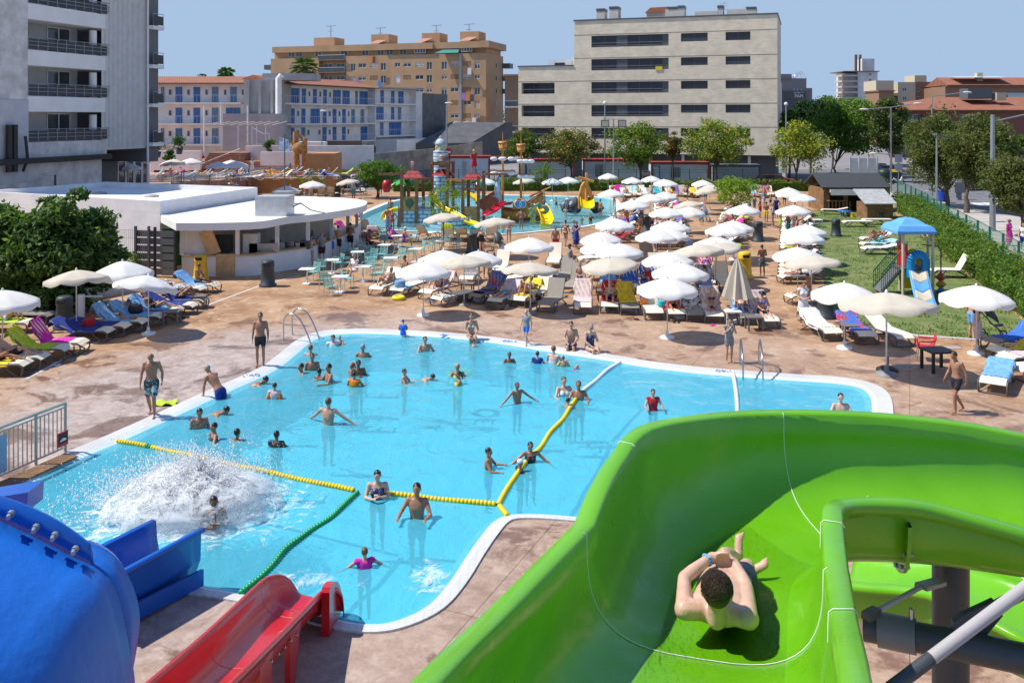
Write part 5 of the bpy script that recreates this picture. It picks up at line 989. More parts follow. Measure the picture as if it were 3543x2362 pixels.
def loft(mb,secs,side,fwd=None,n=14):
 """secs: (centre, half width, half depth); side: left-right unit vector"""
 s0=Vector(side).normalized();vs=[];k=len(secs)
 for i,(c,a,b)in enumerate(secs):
  d=(Vector(secs[min(i+1,k-1)][0])-Vector(secs[max(i-1,0)][0])).normalized();s=(s0-d*s0 .dot(d)).normalized();t=d.cross(s)
  for j in range(n):
   ang=6.2832*j/n;cx_,sy_=math.cos(ang),math.sin(ang);e=.85
   vs.append(Vector(c)+s*a*math.copysign(abs(cx_)**e,cx_)+t*b*math.copysign(abs(sy_)**e,sy_))
 return mb.add(vs,[(i*n+j,i*n+(j+1)%n,(i+1)*n+(j+1)%n,(i+1)*n+j)for i in range(k-1)for j in range(n)]+[tuple(range(n))[::-1],tuple(range((k-1)*n,k*n))])
V=Vector
def hand(mb,wr,dirn,side,palm_n,curl=.35,k=1.0):
 """palm, four unequal bent fingers and a thumb leaving the side of the palm; side points to the thumb side"""
 wr=V(wr);d=V(dirn).normalized();s=V(side);s=(s-d*s.dot(d)).normalized();nrm=V(palm_n);nrm=(nrm-d*nrm.dot(d)-s*nrm.dot(s)).normalized()
 pe=wr+d*.085*k;ecap(mb,wr+d*.01,wr+d*.07*k,.030*k,.036*k,s,.45)
 for i,L_ in enumerate((.072,.080,.074,.058)):
  b=pe+s*(.030-.020*i)*k;a1=curl;m_=b+(d*math.cos(a1)+nrm*math.sin(a1))*L_*.5*k;e=m_+(d*math.cos(a1*2.2)+nrm*math.sin(a1*2.2))*L_*.5*k
  ecap(mb,b-d*.02,m_,.0105*k,.0095*k);ecap(mb,m_,e,.0095*k,.0075*k)
 b=wr+d*.03*k+s*.028*k;m_=b+(d*.6+s*.7+nrm*.3).normalized()*.038*k;e=m_+(d*.9+s*.25+nrm*.3).normalized()*.03*k;ecap(mb,b,m_,.014*k,.0115*k);ecap(mb,m_,e,.0115*k,.009*k)
def stand_joints(**k):
 J=dict(pel=V((0,0,.95)),chest=V((0,0,1.28)),neck=V((0,.01,1.47)),head=V((0,-.01,1.63)),face=V((0,-1,0)),side=V((1,0,0)),shL=V((.175,.01,1.42)),elL=V((.235,.03,1.13)),wrL=V((.25,-.03,.89)),shR=V((-.175,.01,1.42)),elR=V((-.235,.03,1.13)),wrR=V((-.25,-.03,.89)),hipL=V((.09,0,.92)),knL=V((.10,-.02,.50)),anL=V((.10,.03,.09)),toL=V((.12,-.13,.03)),hipR=V((-.09,0,.92)),knR=V((-.10,-.02,.50)),anR=V((-.10,.03,.09)),toR=V((-.12,-.13,.03)),hdL=V((0,-.15,-1)),hdR=V((0,-.15,-1)))
 for a,b in k.items():J[a]=V(b)
 return J
def torso(mb,J,sex,g=0.0,lo=0.0,hi=1.0,fat=0.0):
 pel,ch,nk,s=J['pel'],J['chest'],J['neck'],J['side'];w=sex=='f';wa=pel.lerp(ch,.45);dn=(pel-ch).normalized()
 S=[(pel+dn*.09,.10+.012*w,.075),(pel+dn*.04,.155+.012*w,.105),(pel-dn*.05,.158+.006*w,.108+fat*.5),(wa,.130-.018*w+fat,.092+fat),(pel.lerp(ch,.8),.148-.014*w+fat*.7,.102+fat*.6),(ch,.165-.016*w,.112),(ch.lerp(nk,.5),.172-.02*w,.095),(ch.lerp(nk,.85),.12,.068),(nk,.055,.055)]
 n=len(S)-1;S=[(c,a+g,b+g)for i,(c,a,b)in enumerate(S)if lo<=i/n<=hi]
 loft(mb,S,s)
 if w and lo<.6<hi:
  f=s.cross((nk-pel).normalized());f=-f if f.dot(J['face'])<0 and J.get('bf',0)==0 else f
  for q in(-1,1):mb.ball(ch+f*.085+s*.072*q+V((0,0,.0)),.062+g,n=10,m=6)
def legs(mb,J,g=0.0,k=1.0,t=1.0,fat=0.0):
 for a in 'LR':
  h,kn,an,to=(J[x+a]for x in('hip','kn','an','to'));ecap(mb,h,h.lerp(kn,t),.083+g+fat*.5,(.083+(.052-.083)*t)+g)
  if t>=1:
   ecap(mb,kn,kn.lerp(an,.35),.050+g,.053+g);ecap(mb,kn.lerp(an,.35),an,.053+g,.034+g)
   hl=an+(an-kn).normalized()*.045;ecap(mb,hl,to,.034+g,.030+g,J['side'],.75)
   d=(to-hl).normalized();s=J['side'];s=(s-d*s.dot(d)).normalized()*(1 if a=='R' else-1)
   for i in range(5):ecap(mb,to+s*(.026-.0125*i),to+s*(.028-.0135*i)+d*(.038-.006*i),.011-.001*i,.009-.001*i)
def arms(mb,J,g=0.0,t=1.0,hands=True,curl=.35):
 for a in 'LR':
  sh,el,wr=J['sh'+a],J['el'+a],J['wr'+a];ecap(mb,J['chest'].lerp(J['neck'],.6),sh,.06+g,.062+g);ecap(mb,sh,sh.lerp(el,t),.053+g,(.053-.013*t)+g)
  if t>=1:
   ecap(mb,el,el.lerp(wr,.3),.040+g,.041+g);ecap(mb,el.lerp(wr,.3),wr,.041+g,.026+g)
   if hands:
    hd=J['hd'+a];sd=J.get('ts'+a,J['face']);pn=J.get('pn'+a,-J['side']*(1 if a=='L' else-1));hand(mb,wr,hd,sd,pn,curl)
def head(mb,J):
 c,f,nk=J['head'],J['face'].normalized(),J['neck'];up=(c-nk).normalized();s=f.cross(up).normalized();f2=up.cross(s).normalized()if up.cross(s).dot(f)>0 else-up.cross(s).normalized()
 ecap(mb,nk-up*.02,c-up*.03,.054,.050)
 M=Matrix((s,f2,up)).transposed();mb.ball(c+up*.02,.077,.095,.100,14,10,M)
 ecap(mb,c+f2*.035-up*.01,c+f2*.055-up*.085,.058,.034,s,.8)
 ecap(mb,c+f2*.088+up*.02,c+f2*.108-up*.018,.011,.014)
 ecap(mb,c+f2*.082-up*.050-s*.018,c+f2*.082-up*.050+s*.018,.009,.009)
 ecap(mb,c+f2*.080+up*.035-s*.035,c+f2*.080+up*.035+s*.035,.012,.012)
 for q in(-1,1):mb.ball(c+s*q*.080-f2*.005,.012,.022,.032,8,6,M)
 return c,f2,up,s,M
def hair(kind,J):
 mb=MB();c,f2,up,s,M=head(MB(),J)
 if kind=='bald':return None
 mb.ball(c+up*.036-f2*.016,.083,.096,.096,16,10,M)
 r=random.Random(3)
 if kind in('long','tail'):
  if kind=='long':ecap(mb,c-f2*.05+up*.02,c-f2*.085-up*.17,.075,.05,s,.6)
  else:ecap(mb,c-f2*.09+up*.03,c-f2*.13-up*.18,.035,.02)
 if kind=='cap':mb=MB();mb.ball(c+up*.045-f2*.008,.086,.100,.085,16,10,M);ecap(mb,c+up*.055+f2*.08,c+up*.045+f2*.155,.06,.05,s,.15)
 if kind=='hat':mb=MB();mb.ball(c+up*.05,.09,.10,.085,16,10,M);mb.ball(c+up*.035,.17,.18,.018,18,4,M)
 if kind=='hero':
  for i in range(1100):
   q=V((r.gauss(0,1),r.gauss(0,1),abs(r.gauss(0,1)))).normalized();p=c+up*.036-f2*.016+M@V((q.x*.083,q.y*.096,q.z*.096));d=(M@q).normalized();t=d.cross(V((r.uniform(-1,1),r.uniform(-1,1),r.uniform(-1,1)))).normalized();ecap(mb,p-t*.012,p+t*.020+d*.007,.0034,.0015,n=4)
 return mb
def face_bits(J,shades=False):
 c,f2,up,s,M=head(MB(),J);mb=MB()
 for q in(-1,1):
  if shades:mb.ball(c+f2*.090+up*.008+s*q*.034,.028,.012,.020,8,6,M)
  else:mb.ball(c+f2*.083+up*.008+s*q*.032,.013,.008,.007,8,6,M)
 if shades:ecap(mb,c+f2*.097+up*.014-s*.02,c+f2*.097+up*.014+s*.02,.005,.005)
 return mb
def slide_shell(secs,n=26,ex=.62,fl=.13,lip=.09,thick=.02):
 """secs: (outer rim, inner rim, floor z); U cross-sections with flat flange and turned-down lip"""
 rows=[]
 for a,b,zf in secs:
  a=V(a);b=V(b);m_=(a+b)/2;h=(a-b)/2;hd=V((h.x,h.y,0)).normalized();row=[a+hd*fl+V((0,0,-lip)),a+hd*(fl+.004)+V((0,0,-.02)),a+hd*(fl-.015),a+hd*.02,a+V((0,0,-.015))]
  for i in range(1,n):
   t=math.pi*i/n;cx_=math.cos(t);sn=math.sin(t);x=math.copysign(abs(cx_)**ex,cx_);zr_=a.z+(b.z-a.z)*(1-x)/2;p=m_+V((h.x,h.y,0))*x;p.z=zr_-(zr_-zf)*sn**.62;rows_p=p;row.append(p)
  row+=[b+V((0,0,-.015)),b-hd*.02,b-hd*(fl-.015),b-hd*(fl+.004)+V((0,0,-.02)),b-hd*fl+V((0,0,-lip))];rows.append(row)
 return rows
def shell_obj(name,rows,m,parent,thick=.018):
 mb=MB().grid(rows);o=mb.build(name,m,parent);s=o.modifiers.new('s','SOLIDIFY');s.thickness=thick;s.offset=-1
 dg=bpy.context.evaluated_depsgraph_get();me=bpy.data.meshes.new_from_object(o.evaluated_get(dg));o.modifiers.clear();o.data=me;return o
def W3(x,y,Y):return atY('W',x,y,Y)
M_green=mat('slide_green',(.115,.385,.002),.36,col2=(.145,.43,.005),scale=1.2,coat=.25,detail=9)
gs_=thing('green_water_slide','large bright green open water slide curling around the foreground on the right','water slide')
O=[V((-.62,2.0,6.30)),W3(1010,1568,3.2),W3(1190,1385,4.2),W3(1368,1203,5.3),W3(1400,1120,5.75),W3(1440,1050,6.2),W3(1500,985,6.7),W3(1650,958,7.3),W3(1800,950,7.6),W3(2000,955,7.75),W3(2200,975,7.85),W3(2352,1003,7.9),W3(2600,1055,8.0),V((6.6,8.0,4.9)),V((7.6,7.4,4.7))]
I=[V((.80,2.1,6.25)),W3(1925,1568,3.3),W3(1903,1400,4.2),W3(1890,1290,4.9),W3(1886,1215,5.35),W3(1886,1172,5.62),W3(1893,1152,5.8),W3(1925,1141,6.0),W3(1990,1137,6.12),W3(2080,1141,6.2),W3(2180,1160,6.25),W3(2352,1208,6.25),W3(2500,1255,6.25),V((5.4,6.3,5.0)),V((6.4,6.0,4.75))]
F_=[5.62,5.40,5.20,5.05,5.0,4.97,4.95,4.92,4.90,4.85,4.79,4.72,4.62,4.4,4.1]
Od=crom(O[:4],5)+crom(O[3:],5)[1:];Id=crom(I[:4],5)+crom(I[3:],5)[1:];Fd=[F_[min(int(i/5),14)]*(1-(i/5%1))+F_[min(int(i/5)+1,14)]*(i/5%1)for i in range(len(Od))]
rows=slide_shell(list(zip(Od,Id,Fd)))
shell_obj('flume',rows,M_green,gs_)
t=M_green.node_tree;p_=t.nodes['Principled BSDF'];tc=N(t,'TexCoord');n1=N(t,'TexNoise',inp={'Scale':3.5,'Detail':10,'Roughness':.7});t.links.new(tc.outputs['Object'],n1 .inputs['Vector']);m2=N(t,'MapRange',inp={1:.35,2:.7,3:.22,4:.55});t.links.new(n1 .outputs[0],m2 .inputs[0]);t.links.new(m2 .outputs[0],p_.inputs['Roughness'])
m=bpy.data.materials.new('water_film');m.use_nodes=True;t=m.node_tree;t.nodes.remove(t.nodes['Principled BSDF']);tc=N(t,'TexCoord');mp=N(t,'Mapping');mp.inputs['Rotation'].default_value=(0,0,.35);mp.inputs['Scale'].default_value=(1,.45,1);t.links.new(tc.outputs['Object'],mp.inputs[0]);n1=N(t,'TexNoise',inp={'Scale':34,'Detail':4,'Distortion':1.0});t.links.new(mp.outputs[0],n1 .inputs['Vector']);bp=N(t,'Bump',inp={'Strength':.5,'Distance':.01});t.links.new(n1 .outputs[0],bp.inputs['Height'])
gl=N(t,'BsdfGlossy',inp={'Roughness':.08});tr=N(t,'BsdfTransparent');fr=N(t,'Fresnel',inp={'IOR':1.33});mx=N(t,'MixShader');t.links.new(bp.outputs[0],gl.inputs['Normal']);t.links.new(bp.outputs[0],fr.inputs['Normal']);t.links.new(fr.outputs[0],mx.inputs[0]);t.links.new(tr.outputs[0],mx.inputs[1]);t.links.new(gl.outputs[0],mx.inputs[2]);t.links.new(mx.outputs[0],t.nodes['Material Output'].inputs[0])
tag(MB().grid([[q+V((0,0,.010))for q in rw[15:23]]for rw in rows[:36]]).build('slide_water',m),kind='stuff')
M_seam=plain('seam_sealant',(.75,.78,.72),.4)
for i in(14,40,27,3):
 lift=[p+V((0,0,.004))for p in rows[i]]
 part_=lift if i in(14,40)else lift[:5]if i==27 else lift[-5:]
 MB().tube(part_[3:-3]if i in(14,40)else part_,.0035 if i==14 else.003,5).build('joint_seam',M_seam,gs_)
for i in(10,22):MB().tube([p+V((0,0,.005))for p in rows[i][-6:]],.003,5).build('joint_seam',M_seam,gs_)
pts=rows[45][-17:-5];C_=(rows[45][5]+rows[45][-6])/2;n_=[(p-C_).normalized()for p in pts];tg=(rows[46][20]-rows[45][20]).normalized()*.03
fl_=MB();fl_.grid([[p+q*.015+tg*k for p,q in zip(pts,n_)]for k in(0,1)]+[[p+q*.10+tg*k for p,q in zip(pts,n_)]for k in(1,0)]+[[p+q*.015 for p,q in zip(pts,n_)]],False);fl_.build('section_flange',M_green,gs_)
for i in(2,5,8):c=pts[i]+n_[i]*.06;MB().cyl(c-tg*.6,c+tg*1.8,.016,n=6).build('bolt',galv,gs_)
lo_i=[W3(1900,1325,10.2),W3(1990,1335,9.8),W3(2130,1348,9.2),W3(2240,1395,8.6),W3(2352,1452,8.2),W3(2520,1540,7.9),V((6.3,7.9,3.0))]
lo_o=[W3(1960,1262,11.6),W3(2050,1270,11.2),W3(2180,1282,10.7),W3(2300,1310,10.1),W3(2420,1350,9.7),W3(2600,1420,9.4),V((7.0,9.4,3.0))]
lo_f=[p.z-.62 for p in lo_i];a_,b_=crom(lo_o,4),crom(lo_i,4);f_=[lo_f[min(i//4,6)]*(1-(i/4%1))+lo_f[min(i//4+1,6)]*(i/4%1)for i in range(len(a_))]
shell_obj('lower_flume',slide_shell(list(zip(a_,b_,f_)),fl=.12),M_green,gs_)
M_sup=mat('support_grey',(.055,.06,.068),.4,.15,3)
MB().cyl((3.56,7.25,0),(3.56,7.25,4.86),.14,n=24).build('column',M_sup,gs_)
a_=W3(1985,1437,6.8);b_=W3(2400,1522,6.25);MB().cyl(a_,b_,.105,n=20).build('crossbeam',M_sup,gs_);d=(b_-a_).normalized();MB().cyl(a_+d*.1,a_+d*.36,.125,n=20).build('pipe_collar',plain('collar_grey',(.16,.165,.17),.4),gs_)
for q in(.33,):MB().cyl(a_+d*q+V((0,0,.1)),a_+d*q+V((0,0,.2)),.022,n=6).build('bolt',steel,gs_)
a_=W3(2020,1600,4.7);b_=W3(2420,1300,5.1);mid=a_.lerp(b_,.28);M_rod=mat('rusty_rod',(.42,.39,.39),.5,.1,4,col2=(.34,.25,.2),lo=.62,hi=.7);MB().cyl(mid,b_,.035,n=12).build('brace_rod',M_rod,gs_);MB().cyl(a_,mid+(mid-a_)*.0,.0365,n=12).build('brace_rod',M_sup,gs_)
a_=W3(1995,1412,6.4);b_=W3(2115,1347,6.9);MB().cyl(a_,b_,.02).build('tie_rod',M_rod,gs_);MB().beam(b_,W3(2160,1335,7.1),.10,.03).build('bracket',M_rod,gs_);MB().beam(a_+(b_-a_)*-.05,a_+(b_-a_)*.15,.07,.05).build('bracket',M_sup,gs_)
a_=W3(2195,1445,6.5);b_=W3(2285,1395,6.5);m_=MB();m_.extrude([a_+V((-.02,-.02,-.12)),a_+V((-.02,-.02,.06)),a_+V((.06,-.02,.12)),b_+V((0,0,.05)),b_+V((.06,0,-.06)),a_+V((.14,-.02,-.12))],(0,.05,0));m_.build('bracket',M_sup,gs_);MB().cyl(b_,b_+(b_-a_)*2,.045).build('strut',M_sup,gs_)
MB().cyl(V((3.4,8.3,0)),V((3.1,9.0,3.0)),.06).build('strut',M_sup,gs_)
rs_=thing('red_water_slide','red open water slide ending at the near pool edge','water slide')
M_rd=mat('slide_red',(.52,.008,.014),.3,.06,2,coat=.4)
Lr=[W3(140,1740,8.2),W3(343,1568,10.2),W3(480,1450,12.1),W3(600,1338,14.2),W3(628,1322,14.6),W3(650,1320,14.8),W3(668,1330,14.95),W3(683,1352,15.05),W3(697,1382,15.1)]
Rr=[W3(310,1760,8.2),W3(518,1568,10.2),W3(640,1450,12.1),W3(733,1356,14.0),W3(752,1346,14.2),W3(768,1346,14.35),W3(778,1358,14.45),W3(782,1378,14.5),W3(784,1400,14.55)]
fz=[a.z-.50 for a in Lr[:4]]+[.12,.11,.10,.09,.08]
k=[i for i in range(len(Lr))];a_,b_=crom(Lr,4),crom(Rr,4);f_=[fz[min(i//4,8)]*(1-(i/4%1))+fz[min(i//4+1,8)]*(i/4%1)for i in range(len(a_))]
rr_=slide_shell(list(zip(a_,b_,f_)),fl=.07,lip=.10,ex=.6);shell_obj('flume',rr_,M_rd,rs_)
for i in(8,12):MB().tube([p+V((0,0,.004))for p in rr_[i][2:-2]],.003,5).build('joint_seam',plain('seam_pink',(.7,.4,.4),.5),rs_)
dR=(Rr[3]-Rr[2]);dR.z=0;dR.normalize();nR=V((dR.y,-dR.x,0));P=Rr[3]+nR*.05;P.z=0
prof=[(-.05,.0),(-.05,Rr[3].z-.0)]+[(.68*math.sin(q*math.pi/16),Rr[3].z+.06-.60*(1-math.cos(q*math.pi/16)))for q in range(0,9)]+[(.68,.0)]
m_=MB();m_.extrude([P+dR*x+V((0,0,z))for x,z in prof],nR*.13);m_.build('end_panel',M_rd,rs_)
for q in(.30,.62):
 c=Rr[1].lerp(Rr[3],q);m_=MB();z=c.z-.12;m_.extrude([V((c.x,c.y,0)),V((c.x,c.y,z)),V((c.x,c.y,z))+dR*.5+V((0,0,-.15)),V((c.x,c.y,0))+dR*.22],-nR*.08);m_.build('leg',M_rd,rs_)
for i in range(5):c=Rr[1].lerp(Rr[3],.35+.07*i)+nR*.075+V((0,0,-.22));MB().cyl(c-nR*.01,c+nR*.02,.02,n=6).build('bolt',steel,rs_)
bs_=thing('blue_water_slide','large blue water slide tube with bolted flange and open chute at lower left','water slide')
M_bl=mat('slide_blue',(.01,.14,.56),.45,.08,1.0,bump=.5,bscale=9,coat=.1);M_bl2=mat('slide_blue_smooth',(.005,.10,.46),.3,.05,1.0,coat=.3)
E_=[(-140,1130),(0,1200),(60,1228),(120,1258),(170,1284),(213,1304),(252,1339),(274,1393),(288,1461),(299,1519),(306,1568),(312,1720)]
B_=[(-260,1300),(-220,1430),(-180,1500),(-140,1560),(-100,1620),(-60,1680),(-20,1740),(30,1790),(80,1830),(120,1860),(160,1890),(220,1930)]
E3=crom([W3(x,y,8.9)for x,y in E_],5);B3=crom([W3(x,y,7.2)for x,y in B_],5);rows=[]
for s in range(13):
 t=s/12;th=t*math.pi/2;rows.append([V((e.x+(b.x-e.x)*(1-math.cos(th)),e.y+(b.y-e.y)*math.sin(th),e.z+(b.z-e.z)*(1-math.cos(th))))for e,b in zip(E3,B3)])
shell_obj('tube_shell',rows,M_bl,bs_)
cr_o=[W3(x,y,9.15)for x,y in((207,1252),(238,1263),(270,1286),(292,1317),(310,1358),(320,1402),(320,1447),(310,1515),(301,1568),(296,1720))];cr_i=[W3(x,y,8.88)for x,y in((213,1304),(235,1322),(252,1339),(266,1368),(276,1400),(284,1435),(290,1470),(299,1519),(306,1568),(312,1720))]
shell_obj('end_rim',[crom(cr_i,4),crom(cr_o,4)],M_bl,bs_,.03)
oo=crom(cr_o,4);shell_obj('end_lip',[oo,[p+V((-.10,.16,-.02))for p in oo],[p+V((-.6,.3,-.3))for p in oo]],M_bl2,bs_,.01)
ft=[W3(x,y,8.92)for x,y in((-140,1100),(0,1141),(63,1164),(126,1195),(170,1224),(207,1252))];fb_=[W3(x,y,8.905)for x,y in((-140,1131),(0,1200),(60,1228),(120,1258),(170,1284),(213,1304))]
shell_obj('bolted_flange',[crom(fb_,4),crom(ft,4)],M_bl2,bs_,.035)
for x,y in((28,1178),(85,1209),(128,1227),(175,1259)):p=W3(x,y,8.86);m_=MB();m_.cyl(p,p+V((0,-.05,0)),.036,n=6);m_.cyl(p+V((0,-.05,0)),p+V((0.02,-.11,0)),.022,n=8);m_.build('bolt',galv,bs_)
w0,w1=V((-6.35,13.7,0)),V((-5.36,15.45,0));dW=(w1-w0).normalized();nW=V((-dW.y,dW.x,0))
ch_r=[]
for i in range(9):
 p=w0+dW*(i/8*(w1-w0).length);z=.95+.05*i/8;b0=.15+.0*i
 ch_r.append([p+V((0,0,z-.04))+nW*-.06,p+V((0,0,z))+nW*-.05,p+V((0,0,z)),p+V((0,0,z-.03))+nW*.02,p+V((0,0,.45))+nW*.04,p+V((0,0,.2))+nW*.15,p+V((0,0,.12))+nW*.4,p+V((0,0,.12))+nW*.8,p+V((0,0,.25))+nW*1.1,p+V((0,0,.55))+nW*1.18,p+V((0,0,z-.15))+nW*1.2,p+V((0,0,z-.15))+nW*1.28])
shell_obj('chute',ch_r,M_bl2,bs_,.03)
m_=MB();m_.extrude([w0+nW*.02+V((0,0,.10)),w1+nW*.02+V((0,0,.02)),w1+nW*.02+V((0,0,.30)),w0+nW*.02+V((0,0,.38))],-nW*.06);m_.build('chute_skirt',M_bl2,bs_)
m_=MB();q=W3(20,1150,15.5);m_.extrude([W3(-60,1150,14.5),W3(40,1134,14.5),W3(64,1130,14.5),W3(62,1175,14.5),W3(-60,1190,14.5)],(0,.5,0));m_.build('far_wall_tip',M_bl2,bs_)
m_=MB();c0=w0+nW*.6;m_.tube(crom([c0+V((-.05,-.1,.75)),c0-dW*.8+V((-.1,0,.9)),V((-8.0,11.6,1.6)),V((-8.6,9.8,2.6))],4),.62,18);m_.build('tube',M_bl2,bs_)
def rope(label,pts,m,m2=None,bead=.085,rad=.06,cat='lane rope',split=None):
 q=crom([gpt(x,y,-.0)for x,y in pts],8);L_=[0]
 for a,b in zip(q,q[1:]):L_.append(L_[-1]+(b-a).length)
 n=int(L_[-1]/bead);mb=MB();j=0
 for i in range(n):
  d=(i+.5)*bead
  while L_[j+1]<d:j+=1
  t=(d-L_[j])/(L_[j+1]-L_[j]);c=q[j].lerp(q[j+1],t);v=(q[j+1]-q[j]).normalized();c.z=-.005+.012*math.sin(d*3)
  mb.mi=1 if split and split[0]<i/n<split[1]else 0
  mb.tube([c-v*bead*.46,c-v*bead*.25,c+v*bead*.25,c+v*bead*.46],[rad*.6,rad,rad,rad*.6],8)
 mb.mi=2;mb.tube([p+V((0,0,0))for p in q],.012,5)
 return tag(mb.build('lane_rope',[m,m2 or m,black]),label,cat)
M_fy,M_fg,M_fw=plain('float_yellow',(.82,.58,.01),.4),plain('float_green',(.0,.28,.08),.35),plain('float_white',(.78,.78,.76),.4)
rope('yellow float rope from the left pool edge through the splash',[(268,1012),(350,1026),(435,1045),(520,1063),(640,1089),(740,1110),(815,1126)],M_fy,M_fg,split=(.13,.15))
rope('yellow float rope behind the bathing man at the centre',[(840,1130),(940,1137),(1040,1148),(1145,1158)],M_fy)
rope('short yellow float rope end at the tip of the deck island',[(1147,1160),(1156,1172),(1168,1187)],M_fy)
rope('yellow float rope running diagonally up to the white rope',[(1145,1157),(1175,1105),(1208,1060),(1240,1028),(1262,995),(1290,965),(1310,935),(1328,908)],M_fy)
rope('white rope from the yellow rope to the back edge, with green joint',[(1331,904),(1360,880),(1395,850),(1426,829)],M_fw,M_fg,split=(0,.05))
rope('green float rope curving from the yellow rope to the red slide',[(822,1130),(790,1160),(760,1187),(720,1212),(690,1235),(655,1262),(630,1292),(600,1322),(570,1347),(546,1367)],M_fg)
rope('white rope hanging into the pool near the right ladder',[(1683,852),(1688,880),(1692,912),(1694,945)],M_fw)
r=random.Random(4);mb=MB();M_foam=mat('splash_white',(.95,.96,.97),.3,0);t=M_foam.node_tree;tr=N(t,'BsdfTranslucent');tr.inputs[0].default_value=(.95,.96,.97,1);mx=N(t,'MixShader',inp={0:.5});t.links.new(t.nodes['Principled BSDF'].outputs[0],mx.inputs[1]);t.links.new(tr.outputs[0],mx.inputs[2]);t.links.new(mx.outputs[0],t.nodes['Material Output'].inputs[0])
sp=gpt(455,1185)
def drop(p,s):
 s*=.5;mb.add([(p[0]+s,p[1],p[2]),(p[0]-s*.5,p[1]+s*.87,p[2]),(p[0]-s*.5,p[1]-s*.87,p[2]),(p[0],p[1],p[2]+s*1.2),(p[0],p[1],p[2]-s*1.2)],[(0,1,3),(1,2,3),(2,0,3),(1,0,4),(2,1,4),(0,2,4)],True)
for i in range(16000):
 q=r.random();a=r.uniform(0,6.28);d=abs(r.gauss(0,1));x=math.cos(a)*d*.95-.32*d;y=math.sin(a)*d*.75+.22*d
 zz=max(.0,.80-.26*d)*r.random()**1.3+(.5*r.random()**3)
 drop((sp.x-.1+x,sp.y+.35+y,zz),r.uniform(.015,.05))
for k in range(46):
 a=r.uniform(.25,math.pi*1.15);v=r.uniform(.8,2.6);vz=r.uniform(2.0,4.4);n=60
 for j in range(n):
  t=j/n*vz/4.9*1.05;zz=vz*t-4.9*t*t
  if zz<0:break
  for _ in range(2):drop((sp.x-.3+math.cos(a)*v*t*1.7+r.gauss(0,.06),sp.y+.3+math.sin(a)*v*t*1.6+r.gauss(0,.06),zz+r.gauss(0,.06)),r.uniform(.012,.035))
for i in range(2600):drop((sp.x+r.gauss(.4,2.4),sp.y+abs(r.gauss(2.4,2.0)),r.random()**2*.9),r.uniform(.008,.022))
tag(mb.build('splash_droplets',M_foam),kind='stuff')
m=bpy.data.materials.new('spray_sheet');m.use_nodes=True;t=m.node_tree;p=t.nodes['Principled BSDF'];p.inputs['Base Color'].default_value=(.9,.94,.96,1);p.inputs['Roughness'].default_value=.4
tc=N(t,'TexCoord');n1=N(t,'TexNoise',inp={'Scale':3.2,'Detail':9,'Roughness':.8,'Distortion':.8});t.links.new(tc.outputs['Object'],n1 .inputs['Vector']);m2=N(t,'MapRange',inp={1:.43,2:.57,3:0.0,4:.9});t.links.new(n1 .outputs[0],m2 .inputs[0]);t.links.new(m2 .outputs[0],p.inputs['Alpha']);p.inputs['Subsurface Weight'].default_value=.0
tr=N(t,'BsdfTranslucent');tr.inputs[0].default_value=(.95,.97,.98,1);tp=N(t,'BsdfTransparent');df=N(t,'BsdfDiffuse');df.inputs[0].default_value=(.95,.97,.98,1);x1=N(t,'MixShader',inp={0:.5});x2=N(t,'MixShader');t.links.new(df.outputs[0],x1 .inputs[1]);t.links.new(tr.outputs[0],x1 .inputs[2]);t.links.new(m2 .outputs[0],x2 .inputs[0]);t.links.new(tp.outputs[0],x2 .inputs[1]);t.links.new(x1 .outputs[0],x2 .inputs[2]);t.links.new(x2 .outputs[0],t.nodes['Material Output'].inputs[0])
mb=MB()
for L_ in range(4):
 k_=1-.15*L_;mb.grid([[V((math.cos(a*.2618)*1.75*k_*math.sin(b*.157)*(1+.25*noise.noise(V((a*.5,b*.4,L_*3)))),math.sin(a*.2618)*1.35*k_*math.sin(b*.157)*(1+.25*noise.noise(V((a*.4,b*.5,9+L_)))),.75*k_*math.cos(b*.157)*(1+.4*noise.noise(V((a*.5,b*.5,5+L_))))))for a in range(25)]for b in range(11)])
o=mb.build('splash_spray',m);o.location=(sp.x-.25,sp.y+.35,-.01);tag(o,kind='stuff')
def foam_patch(name,c,rx,ry,thr,sc_,z=-.018,rot=0):
 m=bpy.data.materials.get('foam_'+str(thr))or None
 if not m:
  m=bpy.data.materials.new('foam_'+str(thr));m.use_nodes=True;t=m.node_tree;p=t.nodes['Principled BSDF'];p.inputs['Base Color'].default_value=(.82,.9,.93,1);p.inputs['Roughness'].default_value=.5
  tc=N(t,'TexCoord');n1=N(t,'TexNoise',inp={'Scale':sc_,'Detail':8,'Roughness':.75,'Distortion':1.5});t.links.new(tc.outputs['Object'],n1 .inputs['Vector'])
  vl=N(t,'VectorMath',op='LENGTH');mp=N(t,'Mapping');mp.inputs['Scale'].default_value=(1/rx,1/ry,1);t.links.new(tc.outputs['Object'],mp.inputs[0]);t.links.new(mp.outputs[0],vl.inputs[0])
  mr=N(t,'MapRange',inp={1:0.0,2:1.0,3:.28,4:-.22});t.links.new(vl.outputs['Value'],mr.inputs[0]);ad=N(t,'Math',op='ADD');t.links.new(n1 .outputs[0],ad.inputs[0]);t.links.new(mr.outputs[0],ad.inputs[1])
  m2=N(t,'MapRange',inp={1:thr,2:thr+.22,3:0.0,4:.95});t.links.new(ad.outputs[0],m2 .inputs[0]);t.links.new(m2 .outputs[0],p.inputs['Alpha'])
 mb=MB();mb.grid([[V((rx*(i/20-1)*1.1,ry*(j/20-1)*1.1,.03*noise.noise(V((i*.6,j*.6,1)))))for i in range(41)]for j in range(41)]);o=mb.build(name,m);o.location=(c.x,c.y,z);o.rotation_euler.z=rot;tag(o,kind='stuff')
foam_patch('splash_foam',sp+V((-.3,.5,0)),3.3,2.7,.44,2.2)
